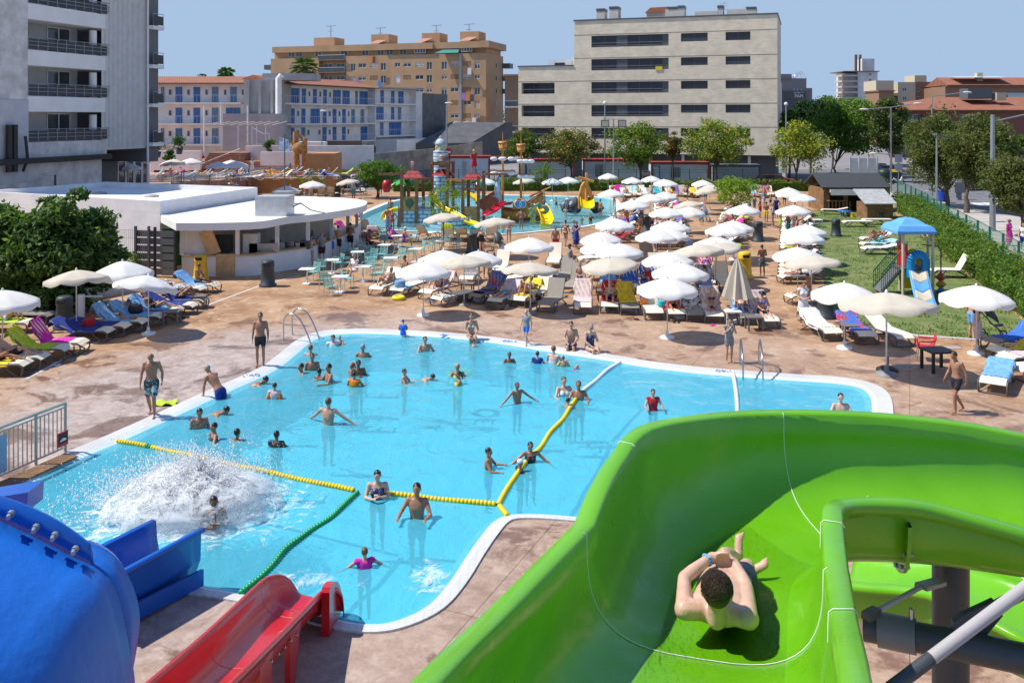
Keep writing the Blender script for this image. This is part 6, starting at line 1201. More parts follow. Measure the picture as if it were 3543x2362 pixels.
foam_patch('wake_foam',gpt(700,1330),2.6,1.3,.67,1.4)
foam_patch('wake_ripple',gpt(990,1320),1.0,1.7,.62,2.0)
ORD=['first','second','third','fourth','fifth','sixth','seventh','eighth','ninth','tenth','eleventh','twelfth','thirteenth','fourteenth','fifteenth','sixteenth','seventeenth','eighteenth','nineteenth','twentieth']+['twenty-'+w for w in('first','second','third','fourth','fifth','sixth','seventh','eighth','ninth')]+['thirtieth']+['thirty-'+w for w in('first','second','third','fourth','fifth','sixth')]
def cloth(name,col,**k):
 if name in MATS:return MATS[name]
 m=mat(name,col,.85,k.pop('var',.06),**k);t=m.node_tree;p=t.nodes['Principled BSDF'];tr=N(t,'BsdfTranslucent');tr.inputs[0].default_value=C4(col)
 mx=N(t,'MixShader',inp={0:.22});t.links.new(p.outputs[0],mx.inputs[1]);t.links.new(tr.outputs[0],mx.inputs[2]);t.links.new(mx.outputs[0],t.nodes['Material Output'].inputs[0]);return m
C_wh=cloth('canopy_white',(.82,.81,.77));C_be=cloth('canopy_beige',(.66,.60,.49));C_bw=cloth('canopy_patterned',(.75,.75,.73),col2=(.05,.05,.05),scale=5,lo=.5,hi=.54)
C_gy=cloth('canopy_grey',(.33,.31,.29))
def canopy_mb(R=1.15,drop=.42,val=.14,ribs=8,seed=0):
 mb=MB();n=ribs*6;rows=[];r=random.Random(seed)
 for i in range(9):
  q=i/8;row=[]
  for j in range(n):
   a=6.28318*j/n;k=abs(math.sin(a*ribs/2));rr=q*R*(1-.045*k*q);row.append(V((rr*math.cos(a),rr*math.sin(a),-drop*q**1.45-.035*k*q)))
  rows.append(row)
 row=[]
 for j in range(n):
  a=6.28318*j/n;k=abs(math.sin(a*ribs/2));rr=R*(1-.045*k)+.012;row.append(V((rr*math.cos(a),rr*math.sin(a),-drop-.035*k-val*(.72+.5*k+.1*r.random()))))
 rows.append(row);mb.grid(rows,True,True);return mb
UPROTO={}
def umbrella(label,reg,x,y,kind='w',H=2.3,R=1.12,tilt=(0,0),z0=0.0,group='sun umbrellas',base=True,foot=None):
 """placed by the traced top of its canopy"""
 u,v=uv(reg,x,y);Y=FS*(CAMZ-z0-H)/(v-HZ);P=V(((u-CX)*Y/FS,Y,z0));key=kind
 if key not in UPROTO:
  t_=thing('sun_umbrella',label,'umbrella',tuple(P),0,group)
  cm_={'w':C_wh,'b':C_be,'p':C_bw,'y':plain('canopy_olive',(.45,.45,.25))}[kind]
  c=canopy_mb(1.12,.42 if kind!='b' else.30,.14,seed=3).build('canopy',cm_,t_);c.location=(0,0,2.3)
  pm=plain('umbrella_pole',(.62,.60,.56),.4);MB().cyl((0,0,.05),(0,0,2.28),.022,n=8).build('pole',pm,t_)
  MB().lathe([(.03,-.03),(.045,.0),(.03,.06),(.0,.09)],8).build('finial',white,c).location=(0,0,0)
  m_=MB();[m_.cyl((.02*math.cos(a),.02*math.sin(a),-.45),(1.08*math.cos(a),1.08*math.sin(a),-.44 if kind!='b' else-.33),.008,n=4)for a in[k*.7854 for k in range(8)]];m_.build('ribs',pm,c)
  MB().lathe([(.26,0),(.25,.06),(.07,.09),(.05,.28),(.0,.28)],14).build('base',white if kind!='b' else midgrey,t_)
  UPROTO[key]=t_;r_=t_
 else:r_=dup(UPROTO[key],P,rnd.uniform(0,1.5),label,group)
 r_.location=P;r_.scale=(R/1.12,R/1.12,H/2.3)
 if tilt!=(0,0):
  for ch in[o for o in bpy.data.objects if o.parent==r_]:
   if ch.name.startswith('canopy'):ch.rotation_euler=(R_(tilt[0]),R_(tilt[1]),0)
 return r_
UMB=[('white umbrella cut by the left edge above the woman on a lime towel','E',20,905,'w',2.35,1.15,(0,0)),('beige tilted umbrella with leaf shadows in front of the fig tree','E',592,748,'b',2.45,1.15,(-6,-4)),('white umbrella over the small rowing boat','E',950,680,'w',2.5,1.15,(0,0)),('low beige-white umbrella right of the boat, tilted to the right','E',1150,790,'w',2.2,1.15,(-14,10)),('white umbrella behind the bar roof next to the flag mast','F',235,247,'w',2.3,1.15,(0,0)),('white umbrella under the thin sapling behind the bar','F',475,200,'w',2.3,1.2,(0,0)),('flat beige umbrella beside the pine tree','F',790,183,'b',2.3,1.1,(0,0)),('beige umbrella with two small printed marks below the loose sapling','F',1640,490,'b',2.3,1.2,(0,0)),('flat cream umbrella with bare pole at the shallow pool edge','G',1333,845,'b',2.3,1.2,(0,0)),('white umbrella at the left end of the front cluster','F',1475,930,'w',2.2,1.15,(0,0)),('white umbrella behind the front left one','F',1660,826,'w',2.2,1.15,(0,0)),('beige umbrella overlapping the two front left white ones','F',1845,872,'b',2.15,1.15,(-4,0)),('white umbrella partly behind the beige one at the front left','F',1975,832,'w',2.2,1.05,(0,0)),('large beige umbrella with white base ring standing at the front row','H',790,530,'b',2.1,1.2,(-5,3)),('large white umbrella over the striped beach bag','H',775,242,'w',2.3,1.2,(0,0)),('large white umbrella near the grey inflatable','H',1775,22,'w',2.3,1.15,(0,0)),('white umbrella left of the man in the orange shirt','H',1610,178,'w',2.2,1.1,(0,0)),('white umbrella peeking out behind a larger one','H',1625,280,'w',2.2,1.1,(0,0)),('large white umbrella above the turquoise towel','H',1825,312,'w',2.2,1.15,(0,0)),('beige umbrella over the turquoise and blue towels','H',1705,482,'b',2.15,1.2,(0,0)),('black and white patterned umbrella before the back hedge','G',1857,490,'p',2.2,1.05,(0,0)),('white umbrella right of the patterned one','G',2000,478,'w',2.2,1.1,(0,0)),('cream umbrella beside the second ship mast','G',1597,490,'b',2.2,1.1,(0,0)),('white umbrella left of the dead pirate masts behind the red roof','G',1260,490,'w',2.2,1.0,(0,0)),('white umbrella at the hedge beside the floodlight post','I',10,132,'w',2.2,1.05,(0,0)),('white umbrella at the hedge, next after the floodlight post','I',228,168,'w',2.2,1.05,(0,0)),('white umbrella in front of the cabin with a door','I',402,155,'w',2.2,1.05,(0,0)),('front one of two overlapping white umbrellas at the hedge','I',515,185,'w',2.2,1.05,(0,0)),('rear one of two overlapping white umbrellas at the hedge','I',548,192,'w',2.2,1.05,(0,0)),('white umbrella left of the lime sapling at the hedge','I',865,192,'w',2.2,1.05,(0,0)),('cream umbrella touching the lime sapling crown','I',930,236,'b',2.2,1.05,(0,0)),('flat cream umbrella below the white one at the hedge','I',890,264,'b',2.2,1.05,(0,0)),('white umbrella at the right tip of the shallow pool','I',35,276,'w',2.2,1.1,(0,0)),('white umbrella right of the shallow pool, furthest back of its overlapping trio','I',515,300,'w',2.25,1.1,(0,0)),('middle white umbrella of the overlapping trio right of the shallow pool','I',395,317,'w',2.25,1.15,(0,0)),('front white umbrella of the trio right of the shallow pool','I',235,372,'w',2.25,1.2,(0,0)),('white umbrella above the black rubber ring','I',535,438,'w',2.25,1.15,(0,0)),('white umbrella beside the pram in the middle block','I',742,434,'w',2.25,1.1,(0,0)),('cream umbrella just behind the pram','I',730,380,'b',2.25,1.1,(0,0)),('large white umbrella left of the dark waste bin in the middle','I',75,540,'w',2.3,1.15,(0,0)),('white umbrella behind the one with the striped hammock','I',575,560,'w',2.2,1.15,(0,0)),('half hidden white umbrella at the middle of the centre block','I',560,628,'w',2.2,1.1,(0,0)),('white umbrella over the striped lounger cover','I',448,637,'w',2.2,1.15,(0,0)),('white umbrella below the lime sapling','I',1230,416,'w',2.25,1.15,(0,0)),('white umbrella behind the bare tree','I',1145,560,'w',2.2,1.15,(0,0)),('white umbrella pierced by the bare tree','I',1075,588,'w',2.2,1.15,(0,0)),('white umbrella behind the twin beige ones','I',993,706,'w',2.2,1.2,(0,0)),('left one of the twin beige umbrellas in front of the bare tree','I',815,772,'b',2.2,1.2,(0,0)),('right one of the twin beige umbrellas in front of the bare tree','I',985,757,'b',2.2,1.15,(0,0)),('white umbrella behind the two front centre ones','I',550,840,'w',2.2,1.15,(0,0)),('white umbrella, second from the front at the centre','I',663,942,'w',2.2,1.15,(0,0)),('white umbrella, frontmost at the centre over a red towel','I',545,1077,'w',2.2,1.15,(0,0)),('white umbrella furthest back beside the lawn','I',1640,260,'w',2.2,1.1,(0,0)),('large white umbrella near the kiosk','I',1655,282,'w',2.1,1.15,(0,0)),('white umbrella at the kiosk side of the lawn row','I',1770,318,'w',2.1,1.1,(0,0)),('white and cream umbrella over a pink float beside the lawn','I',1685,420,'w',2.2,1.2,(0,0)),('white umbrella behind the closed striped one beside the lawn','J',290,162,'w',2.2,1.15,(0,0)),('white umbrella in front of the closed striped one','J',265,206,'w',2.2,1.15,(0,0)),('tilted white umbrella overlapping a beige one beside the lawn','J',230,326,'w',2.2,1.15,(0,0)),('beige umbrella overlapping a white one beside the lawn','J',330,387,'b',2.2,1.2,(0,0)),('white umbrella behind the flat loungers at the lawn corner','J',568,582,'w',2.3,1.15,(0,0)),('big beige umbrella on a black base beside the red chair','J',872,652,'b',2.6,1.45,(-3,5)),('white umbrella with white base ring above the pushchair','J',1522,602,'w',2.35,1.2,(0,0)),]
for a in UMB:umbrella(*a)
for k,(x,y,kd)in enumerate(((850,1243,'b'),(995,1267,'w'),(1330,1243,'b'),(1345,1235,'w'),(1480,1228,'w'),(1690,1256,'w'),(1790,1242,'w'),(1830,1250,'w'))):
 umbrella('%s umbrella on the upper terrace, %s from the left'%({'w':'white','b':'cream'}[kd],ORD[k]),'A',x,y,kd,2.2,1.15,(0,0),TZ,'umbrellas of the upper terrace')
umbrella('white umbrella at the right end of the upper terrace behind the carved trunks','B',470,1046,'w',2.2,1.2,(0,0),3.0,'umbrellas of the upper terrace')
def closed_umb(label,reg,x,y,H,m,spread=.12,z0=0.0,rz=0,lean=0):
 u,v=uv(reg,x,y);Y=FS*(CAMZ-z0-H)/(v-HZ);t_=thing('closed_umbrella',label,'umbrella',((u-CX)*Y/FS,Y,z0),rz,'closed umbrellas');n=16
 MB().cyl((0,0,0),(0,0,H),.022,n=8).build('pole',plain('umbrella_pole',(.62,.60,.56),.4),t_)
 rows=[]
 for i in range(8):q=i/7;rows.append([V(((.02+spread*q**.8)*(1 if j%2 else.6)*math.cos(6.283*j/n),(.02+spread*q**.8)*(1 if j%2 else.6)*math.sin(6.283*j/n),H-(H*.62)*q))for j in range(n)])
 MB().grid(rows,False,True).build('canopy',m,t_);MB().lathe([(.25,0),(.24,.06),(.05,.1)],12).build('base',white,t_)
closed_umb('closed beige umbrella behind the bar beside a white open one','F',272,230,2.4,C_be)
closed_umb('closed grey umbrella at the shallow pool edge beside the couple','F',1255,405,2.5,C_gy)
closed_umb('closed beige umbrella at the right tip of the shallow pool','I',75,422,2.3,C_be,.15)
closed_umb('closed grey striped umbrella beside the lawn row','J',303,128,2.4,C_gy,.22)
closed_umb('small closed grey umbrella behind the striped one','J',198,110,2.0,C_gy,.12)
closed_umb('half closed beige umbrella by the yellow bin in the front row','I',1180,892,2.55,C_be,.62)
closed_umb('closed grey umbrella on the upper terrace steps','B',115,1162,2.3,C_gy,.18,TZ)
fu=thing('folded_umbrella','crumpled grey-beige umbrella lying on its side in the middle block','umbrella',tuple(at('I',340,980)),R_(20));rows=[]
for i in range(7):rows.append([V((-.1+.9*i/6*.4+(.12+.30*math.sin(i/6*3.0))*math.cos(6.283*j/12)*(1 if j%2 else.55),.3*math.sin(6.283*j/12)*(.2+i/6),2.2-1.9*i/6+.1*math.sin(j*2.1)))for j in range(12)])
MB().grid(rows,False,True).build('canopy',C_gy,fu)
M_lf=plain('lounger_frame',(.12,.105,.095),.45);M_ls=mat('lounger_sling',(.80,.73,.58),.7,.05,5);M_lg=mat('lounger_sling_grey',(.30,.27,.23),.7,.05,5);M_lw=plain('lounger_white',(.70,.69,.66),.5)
LPR={}
SEATP=lambda ang:(V((0,.02,.32)),V((0,.12,.36)),V((0,1.12,.36)),V((0,1.12+.78*math.cos(R_(ang)),.36+.78*math.sin(R_(ang)))))
def lounger_proto(ang,label,group):
 t_=thing('sun_lounger',label,'sun lounger',(0,0,0),0,group);W_=.31
 a,b,c,d=SEATP(ang)
 def strip(p,q,x0=-W_,x1=W_,th=.02):m_=MB();dd=(q-p).normalized();up=V((0,-dd.z,dd.y));m_.add([p+V((x0,0,0)),p+V((x1,0,0)),q+V((x1,0,0)),q+V((x0,0,0)),p+V((x0,0,0))+up*th,p+V((x1,0,0))+up*th,q+V((x1,0,0))+up*th,q+V((x0,0,0))+up*th],[(0,3,2,1),(4,5,6,7),(0,1,5,4),(1,2,6,5),(2,3,7,6),(3,0,4,7)]);return m_
 m_=strip(a+V((0,-.04,-.05)),b);m_2=strip(b,c);m_.add(m_2 .v,m_2 .f);m_.build('seat',M_ls,t_);strip(c+V((0,.02,.0)),d).build('backrest',M_ls,t_)
 for sx in(-1,1):
  x=sx*(W_+.025);m_=MB();q=crom([V((x,.02,.02)),V((x,-.02,.22)),V((x,.08,.33)),V((x,.5,.345)),V((x,1.12,.34)),V((x,1.85,.30))],4);m_.tube(q,.024,6);m_.build('side_rail',M_lf,t_)
  m_=MB();m_.tube(crom([V((x,1.02,.33)),V((x,1.3,.18)),V((x,1.62,.02))],3),.024,6);m_.build('leg',M_lf,t_);m_=MB();m_.tube(crom([V((x,.5,.33)),V((x,.32,.15)),V((x,.12,.02))],3),.022,6);m_.build('leg',M_lf,t_)
 m_=MB();[m_.cyl((-W_-.02,y,z),(W_+.02,y,z),.02,n=6)for y,z in((.02,.03),(1.62,.03),(1.85,.30))];m_.tube([c+V((-W_-.01,0,0)),d+V((-W_-.01,0,0)),d+V((W_+.01,0,0)),c+V((W_+.01,0,0))],.018,6);m_.build('crossbars',M_lf,t_)
 return t_
def lounger(label,P,rz,ang=35,sling=None,frame=None,group='sun loungers',sc=1.12):
 if ang not in LPR:
  p=lounger_proto(ang,label,group);LPR[ang]=p;r_=p
 else:r_=dup(LPR[ang],P,R_(rz),label,group)
 r_.location=P;r_.rotation_euler=(0,0,R_(rz));r_.scale=(sc,)*3
 if True:
  for o in[o for o in bpy.data.objects if o.parent==r_]:
   k=o.name.split('.')[0];mm=(sling or M_ls)if k in('seat','backrest')else(frame or M_lf)
   if mm:o.material_slots[0].link='OBJECT';o.material_slots[0].material=mm
 return r_
TW={}
def towel_mat(n,c,c2=None,sc_=6.0):return mat('towel_'+n,c,.95,.12,sc_,col2=c2,bump=.4,bscale=60,lo=.45,hi=.55)
T_=dict(blue=towel_mat('blue',(.04,.14,.55)),lblue=towel_mat('light_blue',(.16,.38,.70)),navy=towel_mat('navy',(.015,.04,.24)),turq=towel_mat('turquoise',(.03,.50,.60)),red=towel_mat('red',(.50,.02,.03)),pink=towel_mat('magenta',(.68,.03,.35)),lime=towel_mat('lime',(.48,.62,.03)),yellow=towel_mat('yellow',(.80,.58,.03)),orange=towel_mat('orange',(.75,.22,.02)),white=towel_mat('white',(.72,.70,.70)),rose=towel_mat('rose',(.70,.55,.55),(.60,.42,.45)),striped=towel_mat('red_and_blue',(.50,.03,.06),(.04,.16,.55),3),pattern=towel_mat('white_and_black',(.70,.70,.68),(.04,.04,.05),8),purple=towel_mat('purple',(.22,.08,.35)),grey=towel_mat('grey',(.25,.24,.24)),aqua=towel_mat('aqua',(.40,.70,.72)))
TNAME=dict(blue='blue',lblue='light blue',navy='navy',turq='turquoise',red='red',pink='magenta',lime='lime green',yellow='yellow',orange='orange',white='white',rose='pale pink',striped='red and blue',pattern='black and white',purple='purple',grey='grey',aqua='pale aqua')
def towel(label,P,rz,ang,col,full=True,w=.36,group='towels on loungers',sc=1.12):
 key=(ang,full,w)
 if key not in TW:
  a,b,c,d=SEATP(ang);r=random.Random(hash(key)%99 if False else int(ang+w*100));pts=[b+V((0,.25 if full else.1,0)),b+V((0,.6,0)),c+V((0,-.05,0)),c.lerp(d,.3),c.lerp(d,.7),d,d+V((0,.05,-.25))]if full else[b+V((0,0,0)),b+V((0,.35,0)),b+V((0,.7,0))]
  q=crom(pts,4);rows=[[p+V((w*(j/8-1)*1.0*(1+.06*math.sin(i*.9)),.02*math.sin(j*1.7+i),.035+.012*math.sin(j*2.3+i*1.1)-(.10 if j in(0,16)else.0)))for j in range(17)]for i,p in enumerate(q)]
  TW[key]=MB().grid(rows).mesh('towel',white)
 o=bpy.data.objects.new('towel',TW[key]);COL.objects.link(o);o.location=P;o.rotation_euler=(0,0,R_(rz));o.scale=(sc,)*3;o.material_slots[0].link='OBJECT';o.material_slots[0].material=T_[col]
 return tag(o,label,'towel',group)
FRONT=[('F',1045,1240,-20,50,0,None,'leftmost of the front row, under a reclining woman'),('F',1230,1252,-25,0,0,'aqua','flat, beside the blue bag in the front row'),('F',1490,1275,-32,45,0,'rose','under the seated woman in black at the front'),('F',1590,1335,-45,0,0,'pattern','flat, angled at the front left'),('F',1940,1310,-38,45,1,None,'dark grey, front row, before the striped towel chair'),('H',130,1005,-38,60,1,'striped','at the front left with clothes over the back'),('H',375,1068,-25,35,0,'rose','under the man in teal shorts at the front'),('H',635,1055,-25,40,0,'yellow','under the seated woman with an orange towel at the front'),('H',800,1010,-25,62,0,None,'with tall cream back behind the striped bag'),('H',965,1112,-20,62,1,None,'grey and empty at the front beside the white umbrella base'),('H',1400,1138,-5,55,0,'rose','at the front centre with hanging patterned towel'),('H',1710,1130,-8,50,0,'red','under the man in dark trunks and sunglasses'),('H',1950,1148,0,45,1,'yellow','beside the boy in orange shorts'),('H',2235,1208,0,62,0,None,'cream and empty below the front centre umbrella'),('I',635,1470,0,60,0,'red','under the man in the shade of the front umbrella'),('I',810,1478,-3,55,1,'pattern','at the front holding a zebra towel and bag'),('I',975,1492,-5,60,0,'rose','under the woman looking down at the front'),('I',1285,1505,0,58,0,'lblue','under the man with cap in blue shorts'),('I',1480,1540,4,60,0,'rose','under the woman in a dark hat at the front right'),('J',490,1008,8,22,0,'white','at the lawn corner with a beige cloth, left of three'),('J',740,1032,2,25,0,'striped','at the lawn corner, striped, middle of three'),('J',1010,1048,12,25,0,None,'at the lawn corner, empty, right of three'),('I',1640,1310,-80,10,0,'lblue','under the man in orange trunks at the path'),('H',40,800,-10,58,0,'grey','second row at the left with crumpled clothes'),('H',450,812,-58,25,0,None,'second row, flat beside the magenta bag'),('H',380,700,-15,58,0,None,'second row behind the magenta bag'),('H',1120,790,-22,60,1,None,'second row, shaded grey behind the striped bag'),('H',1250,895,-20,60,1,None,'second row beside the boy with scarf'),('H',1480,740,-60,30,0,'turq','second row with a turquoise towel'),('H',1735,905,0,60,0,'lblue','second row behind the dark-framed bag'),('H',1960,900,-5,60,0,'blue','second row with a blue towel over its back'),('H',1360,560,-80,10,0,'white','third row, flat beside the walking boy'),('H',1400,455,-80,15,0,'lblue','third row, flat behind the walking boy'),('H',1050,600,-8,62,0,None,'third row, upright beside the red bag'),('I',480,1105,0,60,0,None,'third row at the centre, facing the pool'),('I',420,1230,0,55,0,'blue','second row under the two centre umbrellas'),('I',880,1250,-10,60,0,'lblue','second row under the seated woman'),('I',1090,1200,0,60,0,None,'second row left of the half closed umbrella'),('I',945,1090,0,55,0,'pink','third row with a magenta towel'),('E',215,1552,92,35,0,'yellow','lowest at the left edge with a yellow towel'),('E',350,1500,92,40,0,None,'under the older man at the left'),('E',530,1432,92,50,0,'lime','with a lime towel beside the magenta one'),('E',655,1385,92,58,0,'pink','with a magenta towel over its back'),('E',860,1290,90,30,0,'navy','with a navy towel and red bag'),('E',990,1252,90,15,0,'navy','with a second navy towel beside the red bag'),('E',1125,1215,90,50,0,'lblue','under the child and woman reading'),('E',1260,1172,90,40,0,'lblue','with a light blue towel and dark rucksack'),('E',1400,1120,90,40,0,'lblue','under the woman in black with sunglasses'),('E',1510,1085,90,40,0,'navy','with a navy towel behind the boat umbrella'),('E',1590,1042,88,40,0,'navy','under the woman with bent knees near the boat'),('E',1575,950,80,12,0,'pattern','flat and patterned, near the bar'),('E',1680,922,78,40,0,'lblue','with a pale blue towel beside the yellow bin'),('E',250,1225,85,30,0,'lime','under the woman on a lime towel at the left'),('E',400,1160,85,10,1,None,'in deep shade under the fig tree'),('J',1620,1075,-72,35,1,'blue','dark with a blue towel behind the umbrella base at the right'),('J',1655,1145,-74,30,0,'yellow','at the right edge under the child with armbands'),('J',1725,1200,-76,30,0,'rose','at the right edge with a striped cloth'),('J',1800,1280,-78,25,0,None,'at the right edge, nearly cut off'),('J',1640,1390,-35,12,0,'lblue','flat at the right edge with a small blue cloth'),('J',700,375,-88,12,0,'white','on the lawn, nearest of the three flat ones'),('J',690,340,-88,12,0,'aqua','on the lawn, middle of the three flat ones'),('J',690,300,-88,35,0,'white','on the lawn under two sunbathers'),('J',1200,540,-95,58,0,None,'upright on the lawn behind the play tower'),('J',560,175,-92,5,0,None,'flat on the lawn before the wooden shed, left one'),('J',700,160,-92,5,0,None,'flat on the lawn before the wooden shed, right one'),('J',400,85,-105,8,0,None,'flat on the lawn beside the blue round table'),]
for i,(reg,x,y,rz,ang,gy,tw,pl)in enumerate(FRONT):
 P=at(reg,x,y);ang2=min((0,12,25,35,45,60),key=lambda q:abs(q-ang));right=rz>100
 if 'lawn' in pl or i<0:pass
 d=V((-math.sin(R_(rz)),math.cos(R_(rz)),0))
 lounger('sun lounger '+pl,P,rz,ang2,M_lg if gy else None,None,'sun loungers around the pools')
 if tw:towel(('%s towel on the lounger %s'%(TNAME[tw],pl)).replace('on the lounger under','under').replace('on the lounger','on lounger').replace('behind the dark-framed bag','by the dark bag').replace('black and white towel on the lounger','patterned towel'),P,rz,ang2,tw,ang2>20 or i%2==0)
BLOCKS=[('centre block',V((10.7,55,0)),V((15.6,86,0)),1.02,-90),('block by the wide path',V((13.6,54,0)),V((20.9,79,0)),1.12,-90),('block near the shallow pool',V((7.8,58,0)),V((11.0,76,0)),1.25,-90),('row beside the lawn',V((15.0,43.6,0)),V((24.4,74,0)),1.12,-88)]
tc_=list(TNAME);BL=[]
for bi,(nm,a,b,st_,rz)in enumerate(BLOCKS):
 n=int((b-a).length/st_)
 for i in range(n):
  if rnd.random()<.07:continue
  h_=a+(b-a)*(i+rnd.uniform(-.12,.12))/n;P=V((h_.x-1.9,h_.y,0));ang=rnd.choice((0,12,25,35,35,45));r2=rz+rnd.uniform(-5,5)
  lounger('sun lounger in the %s, %s from the pool'%(nm,ORD[i]),P,r2,ang,M_lg if rnd.random()<.12 else None)
  BL.append((nm,i,P,r2,ang,bi));
  if rnd.random()<.62:tn=rnd.choice(tc_);towel('%s towel on the %s lounger of the %s'%(TNAME[tn],ORD[i],nm),P,r2,ang,tn,rnd.random()<.7)
HED=[]
for i,x in enumerate((60,125,185,262,300,350,420,480,600,680,730,800,850,1375,1440,1480)):
 P=at('I',x,345+(i%3)*6);ang=(45,60,35)[i%3];lounger('sun lounger before the back hedge, %s from the left'%ORD[i],P,rnd.uniform(-20,20),ang,M_lg if i%4==1 else None,None,'loungers along the back hedge');HED.append((P,i))
 if i%2:tn=tc_[(i*5)%16];towel('%s towel on the %s hedge lounger'%(TNAME[tn],ORD[i]),P,0,ang,tn)
for i,(x,y,rz)in enumerate(((920,700,70),(1000,700,160),(1085,720,165),(1560,735,150),(1730,745,170),(1840,745,175),(1930,740,185),(2060,750,190),(1430,740,95),(880,730,80))):
 P=at('F',x,y+10);lounger('lounger behind the cafe tables at the shallow pool, %s from the left'%ORD[i]if i<9 else 'lounger half behind the bar corner at the shallow pool',P+V((0,1.9,0))if rz>140 else P,rz,(45,60,35)[i%3],None,None,'loungers along the shallow pool')
 if i%2==0:tn=('pink','rose','lime','turq','navy')[i//2%5];towel('%s towel over the %s lounger of the shallow pool edge'%(TNAME[tn],ORD[i]),P+V((0,1.9,0))if rz>140 else P,rz,(45,60,35)[i%3],tn)
for i,(x,y,rz)in enumerate(((300,330,200),(420,340,200),(560,345,190),(640,345,190),(930,300,60),(960,320,110),(360,320,170),(690,340,170))):
 P=at('F',x,y);lounger('lounger on the terrace beyond the bar roof, %s from the left'%ORD[i],P,rz,(35,60,45)[i%3],None,None,'loungers beyond the bar')
M_lt=MATS['lounger_white'];TER=[]
for row,(n,y0)in enumerate(((15,85.5),(13,88.8),(9,92.2))):
 for i in range(n):
  X=-37+i*1.5+row*.4+rnd.uniform(-.2,.2);P=V((X,y0+rnd.uniform(-.3,.3)+(X+37)*.22,TZ+.01));ang=rnd.choice((12,25,35,45));rz=rnd.choice((-70,-80,80,-75));lounger('white terrace lounger, %s from the left in the %s row'%(ORD[i],('front','middle','rear')[row]),P,rz,ang,M_lt,M_lt,'loungers of the upper terrace');TER.append((P,rz,ang,i,row))
  if rnd.random()<.4:tn=rnd.choice(tc_);towel('%s towel on the %s lounger, %s row of the upper terrace'%(TNAME[tn],ORD[i],('front','middle','rear')[row]),P,rz,ang,tn)
M_mint=plain('mint_chair',(.27,.58,.54),.45)
def chair_proto(label,group):
 t_=thing('cafe_chair',label,'chair',(0,0,0),0,group)
 m_=MB();[m_.box(-.22,.22,-.22+i*.075,-.165+i*.075,.44,.46)for i in range(6)];m_.box(-.23,-.2,-.22,.22,.42,.44);m_.box(.2,.23,-.22,.22,.42,.44);m_.build('seat',M_mint,t_)
 m_=MB();[m_.beam((-.2,.23+.02*i,.52+.08*i),(.2,.23+.02*i,.52+.08*i),.02,.045)for i in range(5)];m_.beam((-.22,.22,.44),(-.21,.33,.9),.03,.03,(0,1,0));m_.beam((.22,.22,.44),(.21,.33,.9),.03,.03,(0,1,0));m_.build('backrest',M_mint,t_)
 for sx in(-1,1):
  MB().cyl((sx*.21,-.21,.44),(sx*.25,-.25,0),.016).build('leg',M_mint,t_);MB().cyl((sx*.21,.21,.44),(sx*.25,.27,0),.016).build('leg',M_mint,t_)
  m_=MB();m_.tube(crom([(sx*.23,-.19,.44),(sx*.26,-.2,.64),(sx*.26,0,.68),(sx*.22,.27,.66)],3),.017,6);m_.build('armrest',M_mint,t_)
 return t_
def table_proto(label,group):
 t_=thing('cafe_table',label,'table',(0,0,0),0,group)
 MB().box(-.36,.36,-.36,.36,.72,.745).build('tabletop',white,t_);MB().cyl((0,0,.03),(0,0,.72),.035).build('leg',white,t_);MB().box(-.22,.22,-.22,.22,0,.03).build('base',white,t_);return t_
TB=[(425,1000,1130,'front left cafe table by the grey bin'),(650,920,1040,'cafe table behind the front left one'),(880,835,960,'cafe table near the bar counter'),(725,1060,1205,'front cafe table with a glass and blue bag'),(930,985,1105,'cafe table piled with a striped towel'),(1180,893,1020,'cafe table right of the seated man in white'),(1125,770,890,'cafe table with cups before the man in maroon'),(1405,820,930,'cafe table at the right of the group'),(1240,720,800,'cafe table with a magenta cloth'),(1645,755,850,'cafe table under the loose sapling')]
tp_=None;TBP=[]
for x,y1,y2,lb in TB:
 P=at('F',x,y2)
 if tp_ is None:tp_=table_proto(lb,'square cafe tables');tp_.location=P
 else:dup(tp_,P,R_(rnd.uniform(-8,8)),lb,'square cafe tables')
 TBP.append(P)
CHR=[(480,1100,-30),(545,1050,-150),(600,1170,160),(640,1235,160),(790,1165,120),(700,1010,-60),(780,900,20),(870,940,170),(1000,900,100),(1010,960,-20),(1000,1000,30),(1065,1110,-70),(980,1050,-20),(1150,1000,-160),(1260,950,-30),(1100,930,-20),(1250,850,100),(1365,920,170),(1440,880,-60),(1120,800,0),(1110,740,10),(1380,770,-80),(1530,840,60),(1600,830,170),(1690,800,-10),(1760,840,-60),(930,860,60),(780,1010,100),(1390,1110,-20)]
cp_=None
DSC=['nearest the bar counter','facing the bin','with its back to the pool','foremost of the group','under the front table edge','by the second table','beside the counter customers','back to the camera','left of the maroon man','turned away from the table','half behind another chair','right of the striped towel table','behind the striped towel','before the right table','by the far right table','between two tables','pushed in at the cup table','at the right table, seen from behind','right of the right table','behind the cup table','far behind the cup table','with a magenta bag on it','left of the sapling table','in front of the sapling table','behind the sapling table','right of the sapling table','empty beside the maroon man','behind the seated man in white','single, below the front left umbrella']
for i,(x,y,rz)in enumerate(CHR):
 P=at('F',x,y);lb='mint green cafe chair '+DSC[i]
 if cp_ is None:cp_=chair_proto(lb,'mint green cafe chairs');cp_.location=P;cp_.rotation_euler.z=R_(rz)
 else:dup(cp_,P,R_(rz),lb,'mint green cafe chairs')
def bin_(label,P,m,sc=1.0,first=[None]):
 t_=thing('litter_bin',label,'litter bin',tuple(P),0,'tapered litter bins',sc)
 MB().lathe([(.36,0),(.36,.08),(.30,.12),(.25,.78),(.27,.80)],20).build('body',m,t_);m_=MB();m_.lathe([(.27,.80),(.26,1.04),(.20,1.08),(0,1.09)],20);m_.build('hood',m,t_)
 MB().bc((0,-.262,.92),.28,.02,.13).build('opening',black,t_)
